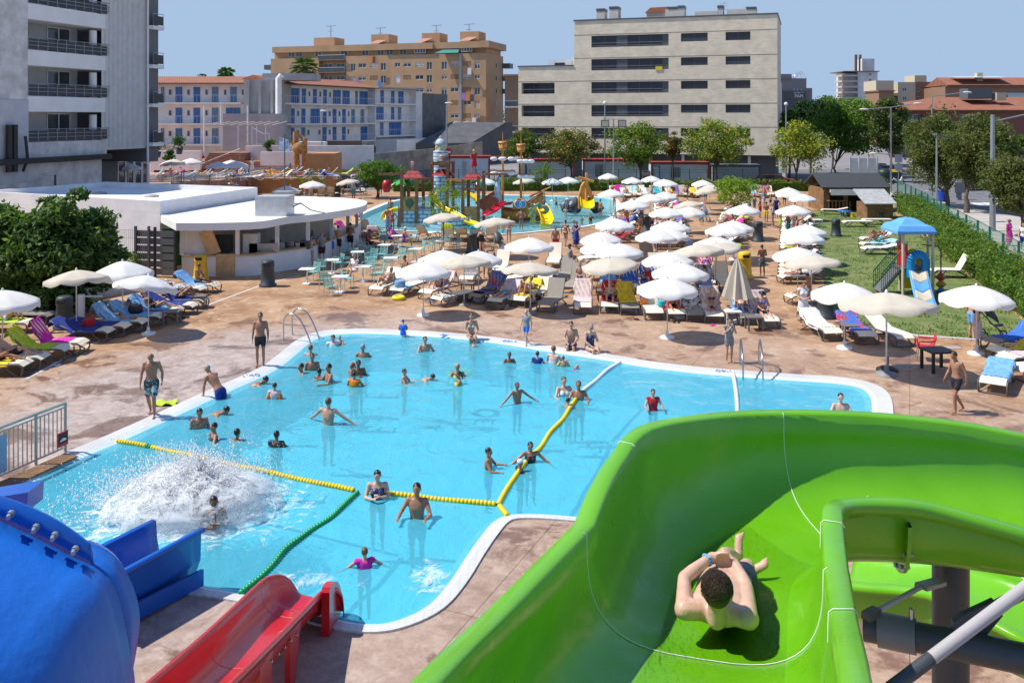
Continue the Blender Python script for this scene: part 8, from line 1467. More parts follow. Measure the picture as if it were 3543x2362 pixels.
D_=[('bald sun-tanned man in dark patterned swim shorts walking along the left pool edge',('W',348,957),8,'look','m',None,'t',sh_('floral'),1.02),('dark-haired man in black trunks standing by the back left pool ladder',('W',598,841),5,'stand','m',HS('k'),'t',tr('black'),1.0),('man in black trunks with white side stripe walking at the right, head bowed',('W',2197,948),-75,'look','m',HS('d'),'t',tr('black'),.98),('boy in blue shorts stepping off the back pool edge',('W',1209,793),-35,'walk','m',HS('f'),'p',tr('bblue')+[('shirt','tgrey')],.72),('girl in grey rash guard with hands at her face on the right pool edge',('W',1675,833),10,'face','f',HT('k'),'l',[('shirt','grey'),('trunks','grey')],.84),('woman in a short white beach dress and sandals walking on the wet deck',('W',1845,747),5,'hold','f',HT('d'),'l',[('dress','white')],.98),('boy in black patterned shorts seen from behind on the wide path',('W',1751,634),185,'hold','m',HS('d'),'b',sh_('floral'),.92),('man in bright red shorts standing between the shallow pool and the umbrellas',('W',1276,587),10,'walk','m',HS('k'),'t',sh_('red'),.98),('woman in a dark patterned bikini walking away beside the man in red',('W',1299,566),150,'walk','f',HS('d'),'t',bk('leo'),.95),('older man in grey shirt and navy shorts behind the woman in a blue wrap',('H',1290,355),100,'stand','m',HS('g'),'l',[('shirt','tgrey'),('shorts','navy')],.98),('woman wrapped in a navy towel dress with white lettering',('H',1325,375),60,'face','f',HS('d'),'l',[('dress','navy'),('wrap','navy')],.98),('man in grey T-shirt, dark cap and blue shorts walking left',('H',1250,720),-80,'walk','m',('cap','k'),'t',[('shirt','tgrey'),('shorts','blue')],1.0),('boy with dark scarf and long navy shorts looking down in the front cluster',('H',1365,910),10,'hold','m',HS('n'),'l',[('shorts','navy')],.84),('boy in blue rash guard and orange shorts beside the yellow towel',('H',2105,1140),20,'stand','m',HS('f'),'l',[('shirt','blue'),('shorts','orange')],.72),('older woman in a black swimsuit drinking beside the dark bins',('F',2005,870),-10,'face','f',HS('g'),'p',su('black'),.92),('woman in a pale patterned bikini seen from behind at the shallow pool',('H',540,305),175,'hold','fx',HS('f'),'l',bk('aqua','pattern'),.96),('woman in a patterned bikini at the bar counter, leftmost customer',('F',460,965),185,'hold','f',HT('d'),'l',bk('aqua'),.97),('older man in grey T-shirt and black shorts at the bar',('F',560,945),-140,'hold','m',HS('g'),'l',[('shirt','grey'),('shorts','black')],1.0),('man in bright blue shorts seen from behind at the bar',('F',640,900),180,'hold','m',HS('d'),'p',sh_('bblue'),1.0),('sunburnt man in black shorts leaning at the bar counter',('F',705,880),170,'hold','m',HS('n'),'p',sh_('black'),1.03),('tanned man in dark shorts furthest right at the bar counter',('F',815,840),175,'hold','m',HS('k'),'t',sh_('black'),1.0),('man in a red T-shirt at the round end of the bar',('F',865,665),100,'hold','m',HS('k'),'t',[('shirt','red'),('shorts','blue')],1.0),('barman with white hair and grey shirt inside the bar',('F',445,870),0,'stand','m',HS('g'),'l',[('shirt','grey'),('shorts','black')],1.0),('bar worker in black T-shirt reaching inside the bar',('F',500,800),60,'hold','m',HS('k'),'t',[('shirt','black'),('shorts','black')],1.02),('man with a blue towel round his waist beside the woman in red bikini',('F',1155,655),20,'stand','m',HS('k'),'t',[('wrap','lblue')],1.0),('woman in red bikini with hand on hip at the shallow pool edge',('F',1195,672),15,'hips','f',HT('d'),'t',bk('red'),.96),('man in black tank top and blue side stripe at the far lawn corner',('I',1530,535),190,'hips','m',HS('d'),'t',[('shirt','navy'),('shorts','black')],.98),('shirtless heavy man near the lime sapling with a child in front',('I',1420,415),5,'stand','mx',HS('g'),'l',sh_('teal'),.98),('small child in a pink dress before the shirtless heavy man',('I',1415,425),0,'stand','f',HS('n'),'l',[('dress','rose')],.58),('small boy in dark trunks near the furthest lawn loungers',('I',1478,425),0,'stand','m',HS('d'),'l',sh_('navy'),.56),('man holding a phone next to the man in the tank top',('I',1605,420),10,'face','m',HS('d'),'t',sh_('black'),.95),('child in turquoise trunks with arms behind in the centre block',('I',858,605),170,'hips','m',HS('n'),'l',tr('turq'),.72),('woman in a dark swimsuit on the phone before the back hedge',('I',728,375),70,'face','f',HT('k'),'t',su('black'),.97),('woman wrapped in a striped towel by the back hedge umbrellas',('I',430,310),0,'face','f',HS('r'),'l',[('wrap','striped'),('bra','rose')],.97),('man in blue shorts behind the flat cream umbrella at the hedge',('I',890,390),170,'hold','m',HS('d'),'l',sh_('teal'),.97),('person in pale blue shorts behind the right umbrella pole',('J',1490,985),100,'stand','m',HS('d'),'l',sh_('lblue'),.98),('woman in a pale beach skirt beside the pushchair umbrella',('J',1530,1040),-120,'stand','f',HT('d'),'l',[('bra','black'),('wrap','rose')],.95),('barefoot boy with dark cap and blue swimwear beside a white lounger at the terrace foot',('F',905,345),70,'walk','m',HS('f'),'l',[('shirt','blue'),('trunks','bblue')],.6),('child in a maroon swimsuit near the terrace loungers',('F',750,360),20,'walk','f',HS('k'),'l',[('suit','maroon'),('trunks','teal')],.66),('large woman in a turquoise swimsuit and red cap beyond the bar roof',('F',845,400),180,'stand','fx',('cap','o'),'l',su('teal'),.98),('person in a red T-shirt beside the sapling behind the bar',('F',420,380),0,'stand','m',HS('n'),'l',[('shirt','red'),('shorts','grey')],1.0),('man in dark trunks standing under the pine tree',('F',1088,330),0,'stand','m',HS('d'),'t',tr('black'),.98),('woman in a pink dress and white shawl on the pavement behind the fence',('T',1385,1430),30,'stand','f',('hat','n'),'t',[('dress','pink'),('wrap','pink')],1.0),('passer-by in a white top at the far right of the pavement',('T',1540,1480),-30,'walk','f',HS('n'),'l',[('shirt','white'),('shorts','navy')],1.0),('boy in dark swim shorts standing behind the umbrellas near the bent grey one',('I',740,920),10,'hold','m',('cap','w'),'l',[('shirt','lblue'),('shorts','navy')],.75),('child in orange top standing between white umbrellas in the middle',('I',405,640),10,'stand','m',HS('f'),'l',[('shirt','orange'),('shorts','navy')],.7)]
for lb,p,rz,pose,sx,hr,sk,we,sc in D_:person(lb,feet(*p),rz,pose,sx,hr,sk,we,sc,'people standing and walking on the deck')
ttext('E  S',.42,white,None,tuple(feet('H',1325,375)+V((-.02,-.235,.78))),(R_(86),0,0),'towel_lettering');o=bpy.data.objects['towel_lettering'];tag(o,'white letters E S printed on the navy towel dress','lettering')
for nm,z,d in(('bald man',.98,0),):pass
person('man in navy trunks hoisting himself out at the left pool edge',gpt(482,916,-.12)+V((.28,-.16,0)),-120,'climb','m',HS('g'),'t',tr('navy'),1.0)
E2=[('woman in a patterned bikini sitting on the back pool edge',(1082,782),12,'f',HL('n'),'l',bk('leo'),1.0,0),('dark-haired man in navy shorts sitting on the back pool edge',(1313,803),-8,'m',HS('k'),'l',sh_('dots'),1.0,0),('woman in a navy dotted swimsuit and sunglasses sitting on the pool edge',(1358,810),25,'fx',HS('g'),'p',su('dots'),1.0,1)]
for lb,q,rz,sx,hr,sk,we,sc,sg in E2:person(lb,gpt(q[0],q[1],.03)+V((0,.22,0)),rz,'edge',sx,hr,sk,we,sc,'people sitting on the pool edge',sh=bool(sg))
person('toddler in a blue vest and orange armbands sitting on the back pool edge',gpt(925,772,.02)+V((0,.1,0)),180,'edge','m',('cap','v'),'l',[('shirt','bblue'),('bands','orange')],.62)
SW=[('woman in a white top holding a small child at the back left of the pool',('L',440,112),.30,10,'hold','f',HS('k'),'l',[('shirt','white')],1.0),('small child held at the back left of the pool',('L',480,108),.28,-20,'wade','m',HS('f'),'l',[],.6),('red-haired swimmer near the ladder, seen from behind',('L',305,172),.25,160,'wade','f',HS('r'),'l',su('navy'),1.0),('dark-haired man up to his chest left of the swimmers group',('L',314,225),.48,15,'stand','m',HS('k'),'t',tr('navy'),1.0),('man with black hair near the left edge, only shoulders out',('L',246,285),.22,-60,'wade','m',HS('k'),'t',tr('black'),1.0),('boy with wet dark hair beside the man with the green ring',('L',358,312),.26,150,'wade','m',HS('k'),'b',tr('navy'),.85),('tanned man leaning left with a green swim ring',('L',413,288),.50,-60,'wade','m',HS('k'),'t',tr('teal'),1.0),('girl with brown ponytail next to the man in the middle group',('L',556,278),.28,-50,'wade','f',HT('r'),'t',su('maroon'),.9),('dark-haired man looking down in the middle group',('L',593,265),.42,20,'clasp','m',HS('k'),'b',tr('black'),1.0),('boy in a coral top seen from behind below the middle group',('L',568,330),.40,170,'wade','m',HS('k'),'t',[('shirt','orange')],.85),('grey-haired man seen from behind near the back of the pool',('L',620,168),.36,175,'wade','m',HS('g'),'t',tr('navy'),1.03),('dark-haired person swimming towards the left edge',('L',30,362),.14,95,'prone','m',HS('k'),'t',tr('maroon'),1.0),('girl in a pale pink shirt with orange armbands',('L',88,397),.42,175,'stand','f',HS('d'),'l',[('shirt','rose'),('bands','orange')],.82),('balding man with both arms stretched wide, seen from behind',('L',412,495),.66,165,'wide','m',HS('n'),'l',tr('navy'),1.05),('boy with short blond hair wading at the centre',('L',870,312),.38,80,'wade','m',HS('n'),'l',tr('lblue'),.8),('swimmer with head low left of the girl with a ponytail',('L',1038,345),.12,60,'prone','m',HS('d'),'l',tr('black'),.9),('blond woman with a lime swim ring at the centre',('L',1190,285),.32,0,'wade','f',HS('f'),'t',su('lime'),.95),('girl with wet ponytail facing left at the centre',('L',1195,328),.34,-80,'wade','f',HT('d'),'t',su('lime'),.9),('dark-haired man alone near the back edge of the pool',('L',995,122),.45,20,'wade','m',HS('k'),'l',tr('navy'),1.0),('child in the water at the feet of the sitting woman',('L',1290,130),.22,100,'wade','m',HS('n'),'l',tr('red'),.7),('boy with black cap-like hair treading water at the back',('L',1503,213),.28,0,'wade','m',HS('k'),'b',tr('navy'),.8),('child in a dark blue shirt in front of the sitting man',('L',1672,207),.34,170,'wade','m',HS('d'),'l',[('shirt','navy')],.8),('pale woman with reddish bun seen from behind near the back edge',('L',1770,178),.52,150,'wade','fx',HS('r'),'p',su('rose'),1.0),('small boy with yellow and red armbands',('L',1828,232),.30,175,'wade','m',HS('n'),'l',[('bands','yellow')],.62),('toddler floating face down with pink float',('L',1910,283),.08,70,'prone','f',HS('f'),'p',[('shirt','teal'),('bands','pink')],.6),('boy with arms stretched out and blue shorts at the right centre',('L',1550,397),.55,30,'wide','m',HS('n'),'t',tr('bblue'),.85),('woman with brown hair beside a man near the white rope',('L',1832,368),.48,15,'wade','fx',HS('n'),'p',su('white'),1.0),('man with short brown hair next to the white rope',('L',1920,392),.48,-5,'wade','m',HS('n'),'t',tr('navy'),1.0),('child with wet black hair at the green rope joint',('L',1857,487),.22,140,'wade','m',HS('k'),'l',[('shirt','tgrey')],.75),('boy with short dark hair and blue trunks left of the yellow rope',('L',1378,792),.44,80,'wade','m',HS('d'),'t',tr('bblue'),.85),('girl with long wet hair leaning over the yellow rope',('L',1630,758),.42,10,'wide','f',HL('k'),'t',su('black'),.85),('child in a white swimming cap at the yellow rope',('L',1568,857),.22,110,'wade','f',('cap','w'),'t',[('shirt','black')],.75),('smiling woman in a dark swimsuit clasping her hands behind the yellow rope',('L',707,935),.55,5,'clasp','f',HS('k'),'p',su('dots'),1.0),('dark-haired man with both arms forward at the yellow rope',('L',945,1015),.66,-8,'wade','m',HS('k'),'t',tr('navy'),1.05),('small boy in a pink swim vest in the near pool',('L',630,1392),.30,195,'wide','m',HS('n'),'l',[('shirt','pink')],.75),('dark wet swimmer seen through the spray',('L',100,690),.32,170,'wade','m',HS('k'),'b',[('shirt','black')],.9),('man with short dark hair near the left edge looking right',('K',1020,178),.40,30,'hold','m',HS('k'),'t',tr('navy'),1.0),('swimmer doing front crawl behind the man at the left edge',('K',1155,165),.12,70,'prone','m',HS('k'),'t',tr('navy'),1.0),('dark-haired swimmer reaching an arm forward before the splash',('K',1092,250),.30,-60,'wide','f',HS('k'),'t',su('black'),.95),('curly dark head behind the splash',('K',1212,280),.18,160,'wade','m',HS('k'),'b',tr('black'),.95),('dark man emerging inside the big white splash',('K',1092,630),.52,20,'clasp','m',HS('k'),'b',tr('black'),1.0),('boy in a red rash guard alone at the right of the pool',('W',1500,897),.48,0,'wade','m',HS('k'),'l',[('shirt','red')],.8),('heavy man with short black hair at the right end of the pool',('W',1931,908),.42,-10,'wade','mx',HS('k'),'p',tr('navy'),1.0),('man standing in the shallow pool left, seen from behind',('F',1180,362),1.3,170,'stand','m',HS('d'),'t',tr('black'),.98),('woman in a brown bikini in the middle of the shallow pool',('G',1577,765),1.28,170,'hips','f',HS('d'),'t',bk('maroon'),.95),('child with yellow armbands in the shallow pool',('G',1410,892),.75,0,'stand','m',HS('n'),'l',[('trunks','turq'),('bands','yellow')],.6),('man in blue shorts standing near the dark rocks in the shallow pool',('G',1785,625),1.30,60,'stand','m',HS('n'),'l',sh_('blue'),.98),('child in dark trunks wading right of the man in blue shorts',('G',1893,660),.85,90,'walk','m',HS('d'),'t',tr('black'),.68),('girl in a pale pink swimsuit in the shallow pool',('G',1978,748),.75,0,'wade','f',HS('n'),'l',su('rose'),.6),('man in black trunks at the right rim of the shallow pool',('G',2292,682),1.35,-60,'stand','m',HS('d'),'t',tr('black'),.98),('woman sitting low at the right end of the shallow pool',('G',2205,812),.45,20,'wade','f',HS('d'),'t',su('black'),.9),('child submerged to the shoulders at the right of the shallow pool',('G',2125,835),.25,0,'wade','m',HS('k'),'t',tr('red'),.6),('girl in pale rash guard beside the yellow dragon slide',('G',1838,790),.70,-30,'wade','f',HS('f'),'l',[('shirt','rose')],.6)]
for lb,q,hz,rz,pose,sx,hr,sk,we,sc in SW:
 hz*=.86 if q[0]=='L' else 1
 J=POSE[pose];hc=J['head'];p=at(*q,hz+.03);M=Matrix.Rotation(R_(rz),3,'Z')@(hc*sc);person(lb,V((p.x-M.x,p.y-M.y,-.03+hz-hc.z*sc)),rz,pose,sx,hr,sk,we,sc,'bathers in the pools')
for lb,q,hz,c in(('green swim ring around the leaning man',('L',400,380),-.14,'turq'),('lime green swim ring of the blond woman',('L',1200,335),-.14,'lime')):
 p=at(*q,hz);t_=thing('swim_ring',lb,'swim ring',tuple(p));MB().tube([(.36*math.cos(a*.393),.36*math.sin(a*.393),.02)for a in range(16)],.09,8,closed=True).build('ring',T_[c],t_)
LG_=[('woman in a patterned bikini reclining with a phone, leftmost of the front row',0,'recline','f',HL('k'),'t',bk('leo'),0),('woman in a black dotted swimsuit sitting with bent knees at the front',2,'knees','f',HT('k'),'l',su('dots'),1),('man in teal shorts sunbathing with an arm over his face',6,'flat','m',HS('d'),'l',tr('teal'),0),('woman in a blue bikini top holding her head before an orange towel',7,'knees','f',HS('k'),'t',bk('blue'),0),('older man in dark trunks and sunglasses on a red towel',11,'recline','mx',HS('g'),'l',tr('dots'),1),('heavy man in the shade of the front umbrella on a red towel',14,'front','mx',HS('g'),'t',tr('black'),0),('blond woman in a striped bikini looking down at the front',16,'front','f',HS('f'),'l',bk('dots'),0),('man with black cap and light blue shorts on a blue towel',17,'recline','m',('cap','k'),'p',tr('lblue'),1),('woman with dark sun hat and black shorts at the front right',18,'front','f',('hat','k'),'l',[('shorts','black'),('bra','blue')],0),('man in orange trunks sitting sideways at the wide path',22,'front','m',HS('d'),'t',tr('orange'),0),('woman in pale bikini bottoms sitting under the two centre umbrellas',36,'side','f',HT('d'),'l',bk('rose'),0),('man in red under the centre umbrella shade',35,'recline','m',HS('n'),'l',[('shirt','red')],0),('woman on a magenta towel with sunglasses',38,'recline','f',HS('d'),'l',su('purple'),1),('person on the lowest left lounger, only legs in view',39,'recline','m',HS('d'),'t',tr('black'),0),('older man in black trunks and sunglasses at the left',40,'recline','mx',HS('g'),'l',tr('black'),1),('child reading on a light blue towel at the left',45,'knees','m',HS('d'),'t',tr('navy'),0),('woman in a black swimsuit and sunglasses on the blue left loungers',47,'recline','f',HS('n'),'l',su('black'),1),('woman in black with bent knees near the boat',49,'knees','f',HS('n'),'t',bk('black'),0),('man sitting on the end of a pale blue towel beside the yellow bin',51,'front','m',HS('k'),'t',tr('black'),0),('woman reading on a lime towel under the left edge umbrella',52,'knees','f',HS('f'),'l',bk('aqua'),1),('child with yellow armbands on the right edge loungers',55,'knees','m',('cap','v'),'l',[('bands','yellow'),('trunks','red')],0),('woman with blue towel sitting up on the lawn',61,'knees','f',HT('n'),'t',bk('black'),0),('sunbather with bent knees on the middle lawn lounger',60,'knees','f',HS('d'),'t',su('turq'),0)]
for lb,i,pose,sx,hr,sk,we,sg in LG_:
 reg,x,y,rz,ang,gy,tw,pl=FRONT[i];person(lb,at(reg,x,y),rz,pose,sx,hr,sk,we,.62 if 'child' in lb else 1.0,'people lying on loungers',sh=bool(sg))
cn=['red','navy','teal','black','lime','orange','bblue','pink','yellow','floral'];cl=['red','navy','teal','black','lime green','orange','bright blue','magenta','yellow','dark floral']
for k,(nm,i,P,rz,ang,bi)in enumerate(BL):
 if rnd.random()>.78:continue
 q=k%10;f=rnd.random()<.5;pose=rnd.choice(('recline','knees','flat','front','recline'))if ang>12 else rnd.choice(('flat','front'))
 person('%s in %s swimwear on the %s lounger of the %s'%('woman' if f else 'man',cl[q],ORD[i],nm),P,rz,pose,'f' if f else 'm',(HL if f else HS)(rnd.choice('kdnnfg')),rnd.choice('lttbp'),(rnd.choice((bk,su))if f else tr)(cn[q]),rnd.uniform(.92,1.02),'people lying on loungers')
for k,(P,rz,ang,i,row)in enumerate(TER):
 if k%2:continue
 q=k%10;f=k%4==0;person('%s in %s on the %s lounger, %s row of the terrace'%('woman' if f else 'man',cl[q],ORD[i],('front','middle','rear')[row]),P,rz,('recline','front','flat')[k//2%3],'f' if f else 'm',HS('dkn'[k%3]),'ltt'[k%3],(su if f else tr)(cn[q]),1,'people on the upper terrace')
for P,i in HED:
 if i%2==0 or i>12:f=i%4==0;person('%s in %s swimwear on the %s lounger before the hedge'%('woman' if f else 'man',cl[i%10],ORD[i]),P,0,('front','knees','recline')[i%3],'f' if f else 'm',HS('dkn'[i%3]),'ltt'[i%3],(su if f else tr)(cn[i%10]),1,'people before the back hedge')
for lb,p,rz,we,sx,hr in(('heavy man in dark trunks and pale cap standing on the upper terrace',('S',697,590),175,tr('black'),'mx',('cap','aqua')),('lifeguard in a red shirt walking before the terrace steps',('S',1345,505),20,[('shirt','red'),('shorts','red')],'m',HS('d')),('man in white shorts carrying a bag on the terrace steps',('S',1838,520),150,sh_('white'),'m',HS('d')),('woman in orange sitting by the terrace plants',('S',965,520),0,[('shirt','orange'),('shorts','orange')],'f',HS('d')),('shirtless person beside the woman in orange on the terrace',('S',905,520),0,tr('red'),'m',HS('r')),('person in white seated at the right end of the terrace',('S',1925,590),40,[('shirt','white'),('shorts','white')],'f',HS('f'))):
 person(lb,at(*p,TZ),rz,'walk' if 'walk' in lb or 'carry' in lb else 'stand',sx,hr,'t',we,1.0,'people on the upper terrace')
for lb,p,rz,we,sx,hr in(('woman in a white T-shirt and sunglasses seated at a cafe table',('F',850,1100),-30,[('shirt','white'),('trunks','white')],'f',HS('g')),('man in a maroon vest seated with his back to the pool',('F',985,835),75,[('shirt','maroon'),('shorts','black')],'m',('cap','v')),('woman in a white cap and dark swimsuit at the magenta cloth table',('F',1310,810),100,su('purple'),'f',('cap','w')),('bearded shirtless man seated right of the cafe tables',('F',1310,1120),-60,sh_('navy'),'m',HS('k')),('woman in a pink top at the far cafe table',('F',1185,790),-80,[('shirt','pink'),('trunks','navy')],'f',HS('k')),('woman in a dark swimsuit seated behind the beige umbrella',('F',1690,1110),40,su('black'),'f',HS('n')),('person in black shorts bending at the second row',('H',280,690),0,sh_('black'),'m',HS('g'))):
 person(lb,at(*p),rz,'chair',sx,hr,'l' if 'woman' in lb else 't',we,1.0,'people seated at the cafe',sh='sunglass' in lb)
for k in range(16):
 P=V((rnd.uniform(7.5,9.3)+k*.05,50+k*1.9,0))if k%2 else V((18.5+k*.15,58+k*1.4,0));q=k%10;f=k%3==0
 person('%s in %s swimwear standing between the umbrellas, %s from the front'%('woman' if f else 'man',cl[q],ORD[k]),P,rnd.uniform(0,360),('hold','walk','hips','face')[k%4],'f' if f else 'm',HS('dknf'[k%4]),'ltb'[k%3],(su if f else sh_)(cn[q]),rnd.uniform(.8,1.0),'people standing among the umbrellas')
hero=person('boy with curly dark hair and navy shorts lying back in the green slide, hands clasped',(0,0,0),0,'hero','mx',('hero','d'),'p',tr('deep'),1.0,None,.009)
MB().ball(V((0,0,0)),.082,.088,.092,16,10).build('hair',HC['d'],hero).location=POSE['hero']['head']+V((0,-.014,.034))
wr=POSE['hero']['wrL'];el=POSE['hero']['elL'];d=(wr-el).normalized();x_=d.orthogonal().normalized();y_=d.cross(x_);c=wr-d*.05
MB().tube([c+(x_*math.cos(a*.5236)+y_*math.sin(a*.5236))*.034 for a in range(12)],.008,6,closed=True).build('bracelet',mat('bracelet',(.02,.15,.55),.6,col2=(.2,.5,.8),scale=60,lo=.48,hi=.52),hero)
M_po=mat('play_post',(.27,.11,.045),.6,.2,3);M_ro=tilemat('play_red_roof',(.45,.04,.04),(.15,.01,.01),.5,.28,.04,.5,xz='sum');M_bb=tilemat('play_brick',(.62,.74,.80),(.06,.14,.30),.62,.30,.04,.5,xz='sum',col2=(.50,.64,.72));M_ye=plain('play_yellow',(.85,.60,.0),.3);M_or2=mat('play_orange_wood',(.62,.27,.05),.5,.25,3);M_rs2=plain('play_red',(.60,.01,.03),.3);M_wd=mat('play_panel',(.46,.26,.10),.6,.25,4)
GY=69.2
def g3(x,y,Y=GY,r='G'):return atY(r,x,y,Y)
pt=thing('pirate_play_tower','wooden pirate water tower with red tiled roofs, barrel and yellow slides in the shallow pool','play structure')
for x,y0,Y in((497,415,GY),(632,490,GY),(1050,500,GY),(1190,470,GY),(1240,420,GY+.6),(558,480,72.5),(692,500,72.5),(772,330,71.5),(908,340,70.5),(962,330,73),(1100,480,72.5)):
 a=g3(x,y0,Y);MB().box(a.x-.12,a.x+.12,Y-.12,Y+.12,-.35,a.z).build('post',M_po,pt)
for x0,x1,ya,yb,Y in((500,700,425,485,71),(775,970,405,460,72),(1045,1240,445,495,71)):
 a,c=g3(x0,yb,Y),g3(x1,ya,Y);m_=MB();w_=(c.x-a.x)/2;cx_=(a.x+c.x)/2;z0,z1=a.z,c.z
 m_.add([(a.x,Y-w_,z0),(c.x,Y-w_,z0),(c.x,Y+w_,z0),(a.x,Y+w_,z0),(cx_-w_*.45,Y-w_*.45,z1),(cx_+w_*.45,Y-w_*.45,z1),(cx_+w_*.45,Y+w_*.45,z1),(cx_-w_*.45,Y+w_*.45,z1)],[(0,1,5,4),(1,2,6,5),(2,3,7,6),(3,0,4,7),(4,5,6,7),(0,3,2,1)]);m_.build('roof',M_ro,pt)
for(xa,ya,Ya,xb,yb,Yb)in((285,455,GY,497,450,GY),(765,350,70.5,970,345,73),(765,368,70.5,915,360,70.5),(630,495,GY,770,490,71),(905,500,70.5,1050,505,GY),(1245,452,GY,1450,452,71),(1240,575,GY,1050,590,GY)):MB().beam(g3(xa,ya,Ya),g3(xb,yb,Yb),.18,.16).build('beam',M_po,pt)
a=g3(870,385,71.5);m_=MB();m_.lathe([(.34,0),(.47,.42),(.46,.66),(.36,1.02),(.32,1.02)],18,(a.x,71.5,a.z));m_.build('barrel',mat('barrel_wood',(.20,.16,.13),.7,.3,3),pt);m_=MB();[m_.tube([(a.x+rr*math.cos(q*.349),71.5+rr*math.sin(q*.349),a.z+z)for q in range(18)],.03,5,closed=True)for rr,z in((.43,.24),(.475,.52),(.40,.88))];m_.build('hoop',galv,pt)
def panel(x0,x1,y0,y1,Y,m,nm='panel',th=.1,par=None):a,c=g3(x0,y1,Y),g3(x1,y0,Y);return MB().box(a.x,c.x,Y-th/2,Y+th/2,a.z,c.z).build(nm,m,par or pt)
panel(510,628,655,782,GY-.05,M_wd);panel(1055,1188,745,880,GY-.05,M_wd);a=g3(567,715,GY-.13);m_=MB();m_.ball((a.x,a.y,a.z),.32,.03,.36,12,8);m_.extrude([a+V((-.5,0,.5)),a+V((-.15,0,.1)),a+V((.1,0,-.4)),a+V((.0,0,-.5))],(0,.02,0));m_.build('emblem',plain('emblem_green',(.06,.12,.06),.6),pt)
m_=MB();a,c=g3(497,895),g3(760,782);m_.box(a.x,c.x,GY,GY+3.4,-.35,c.z);m_.build('brick_base',M_bb,pt)
b0=g3(750,870,68);rows=[[V((g3(750+375*j/14,900,68).x,68-1.1*math.sin(math.pi*j/14),z))for j in range(15)]for z in(-.35,.55,.56)];m_=MB().grid(rows,False);m_.build('curved_brick_wall',M_bb,pt)
panel(915,1155,540,650,76,M_bb,'rear_brick_wall',.4)
def flume(pts,w_,m,nm,par,wall_=.28):q=crom(pts,4);rr=[]
def chute(pts,w_,m,nm,par,h=.3):
 q=crom(pts,4);rows=[]
 for i,p in enumerate(q):
  d=q[min(i+1,len(q)-1)]-q[max(i-1,0)];d.z=0;d.normalize();n_=V((-d.y,d.x,0));rows.append([p+n_*w_*math.cos(math.pi*j/8)+V((0,0,h*(1-math.sin(math.pi*j/8))))for j in range(9)])
 return shell_obj(nm,rows,m,par,.05)
chute([g3(775,640,71),g3(800,715,70.5),g3(870,780,69.8),g3(950,815,69),g3(1030,862,68.2),g3(1080,895,67.6),g3(1140,915,66.9),g3(1200,940,66.4)],.27,M_ye,'yellow_slide',pt,.3);chute([g3(492,785,70),g3(430,790,70),g3(370,815,69.8),g3(340,870,69.4)],.28,M_ye,'yellow_slide',pt,.3);chute([g3(1060,640,75),g3(1110,650,75),g3(1180,700,74.6)],.3,M_ye,'yellow_slide',pt,.3)
m_=MB();[m_.beam(g3(640+i*14,665,GY+.1),g3(640+i*14,780,GY+.1),.03,.03,(0,1,0))for i in range(9)];[m_.beam(g3(640,y,GY+.1),g3(765,y-14,GY+.1),.05,.05)for y in(665,700,740,778)];m_.build('railing',galv,pt);m_=MB();[m_.beam(g3(930+i*13,680,GY+1),g3(930+i*13,790,GY+1),.03,.03,(0,1,0))for i in range(9)];m_.build('railing',galv,pt)
rb2=thing('hanging_bucket','red tipping water bucket hanging from a beam left of the pirate tower','water bucket',tuple(g3(360,615)));m_=MB();m_.lathe([(.22,0),(.35,.3),(.35,.62),(.25,.93),(.2,.93)],18);m_.build('bucket',plain('bucket_red',(.42,.01,.015),.4),rb2);m_=MB();[m_.cyl((.24*math.cos(k*1.57),.24*math.sin(k*1.57),.93),(0,0,1.45),.02,n=4)for k in range(4)];m_.build('rope',black,rb2)
lh=thing('lighthouse','small grey and white lighthouse with domed lantern behind the barrel','lighthouse',(g3(848,600,76).x,76,0));zt=lambda y,Y=76:g3(0,y,Y).z
MB().lathe([(.66,0),(.62,zt(245))],20).build('tower',M_bb,lh);MB().lathe([(.62,zt(245)),(.44,zt(238)),(.44,zt(188)),(.50,zt(183)),(.48,zt(172))],20).build('lantern_room',mat('lantern_paint',(.50,.58,.62),.6,col2=(.25,.32,.36),scale=2),lh);MB().lathe([(.44,zt(172)),(.38,zt(152)),(.24,zt(136)),(.08,zt(130)),(.07,zt(122)),(.13,zt(114)),(.0,zt(104))],20).build('dome',plain('dome_grey',(.45,.54,.58),.5),lh)
m_=MB();[m_.ball((.43*math.sin(k),-.43*math.cos(k),zt(212)),.14,.05,.18,12,8)for k in(-.75,.1,.95)];m_.build('porthole',plain('porthole',(.75,.65,.15),.4),lh)
ps=thing('palm_sprinkler','green plastic palm sprinkler left of the pirate tower','sprinkler',(g3(512,620,71.5).x,71.5,0));a=g3(512,510,71.5);MB().tube([(0,0,-.35),(.1,0,a.z*.5),(0,0,a.z)],[.2,.13,.10],8).build('trunk',plain('palm_dark_green',(.03,.12,.03),.6),ps);m_=MB()
for k in range(9):q=k*.698;d=V((math.cos(q),math.sin(q),0));n_=V((-d.y,d.x,0));m_.grid([[d*t*1.0+n_*w2*(.27*math.sin(math.pi*min(1,t*.9+.1)))+V((0,0,a.z+.1-.42*t*t-abs(w2)*.08))for w2 in(-1,0,1)]for t in(0,.25,.5,.75,1)])
m_.build('leaves',plain('palm_bright_green',(.03,.38,.04),.35),ps)
def statue(label,x,yb,yt,Y,rz,pose,wear,hr,sk):p=g3(x,yb,Y);q=g3(x,yt,Y);t_=person(label,(p.x,Y,p.z),rz,pose,'m',hr,sk,wear,(q.z-p.z)/1.76);t_.name='pirate_statue';t_['category']='statue'
statue('statue of a pirate in a red coat and green cap on the right red roof',1150,445,228,71,200,'hold',[('dress','red'),('shorts','bblue')],('cap','lime'),'t')
statue('statue of a pirate child with dark hat on the left red roof',595,430,318,71,10,'hips',[('shirt','rose')],('hat','k'),'l')
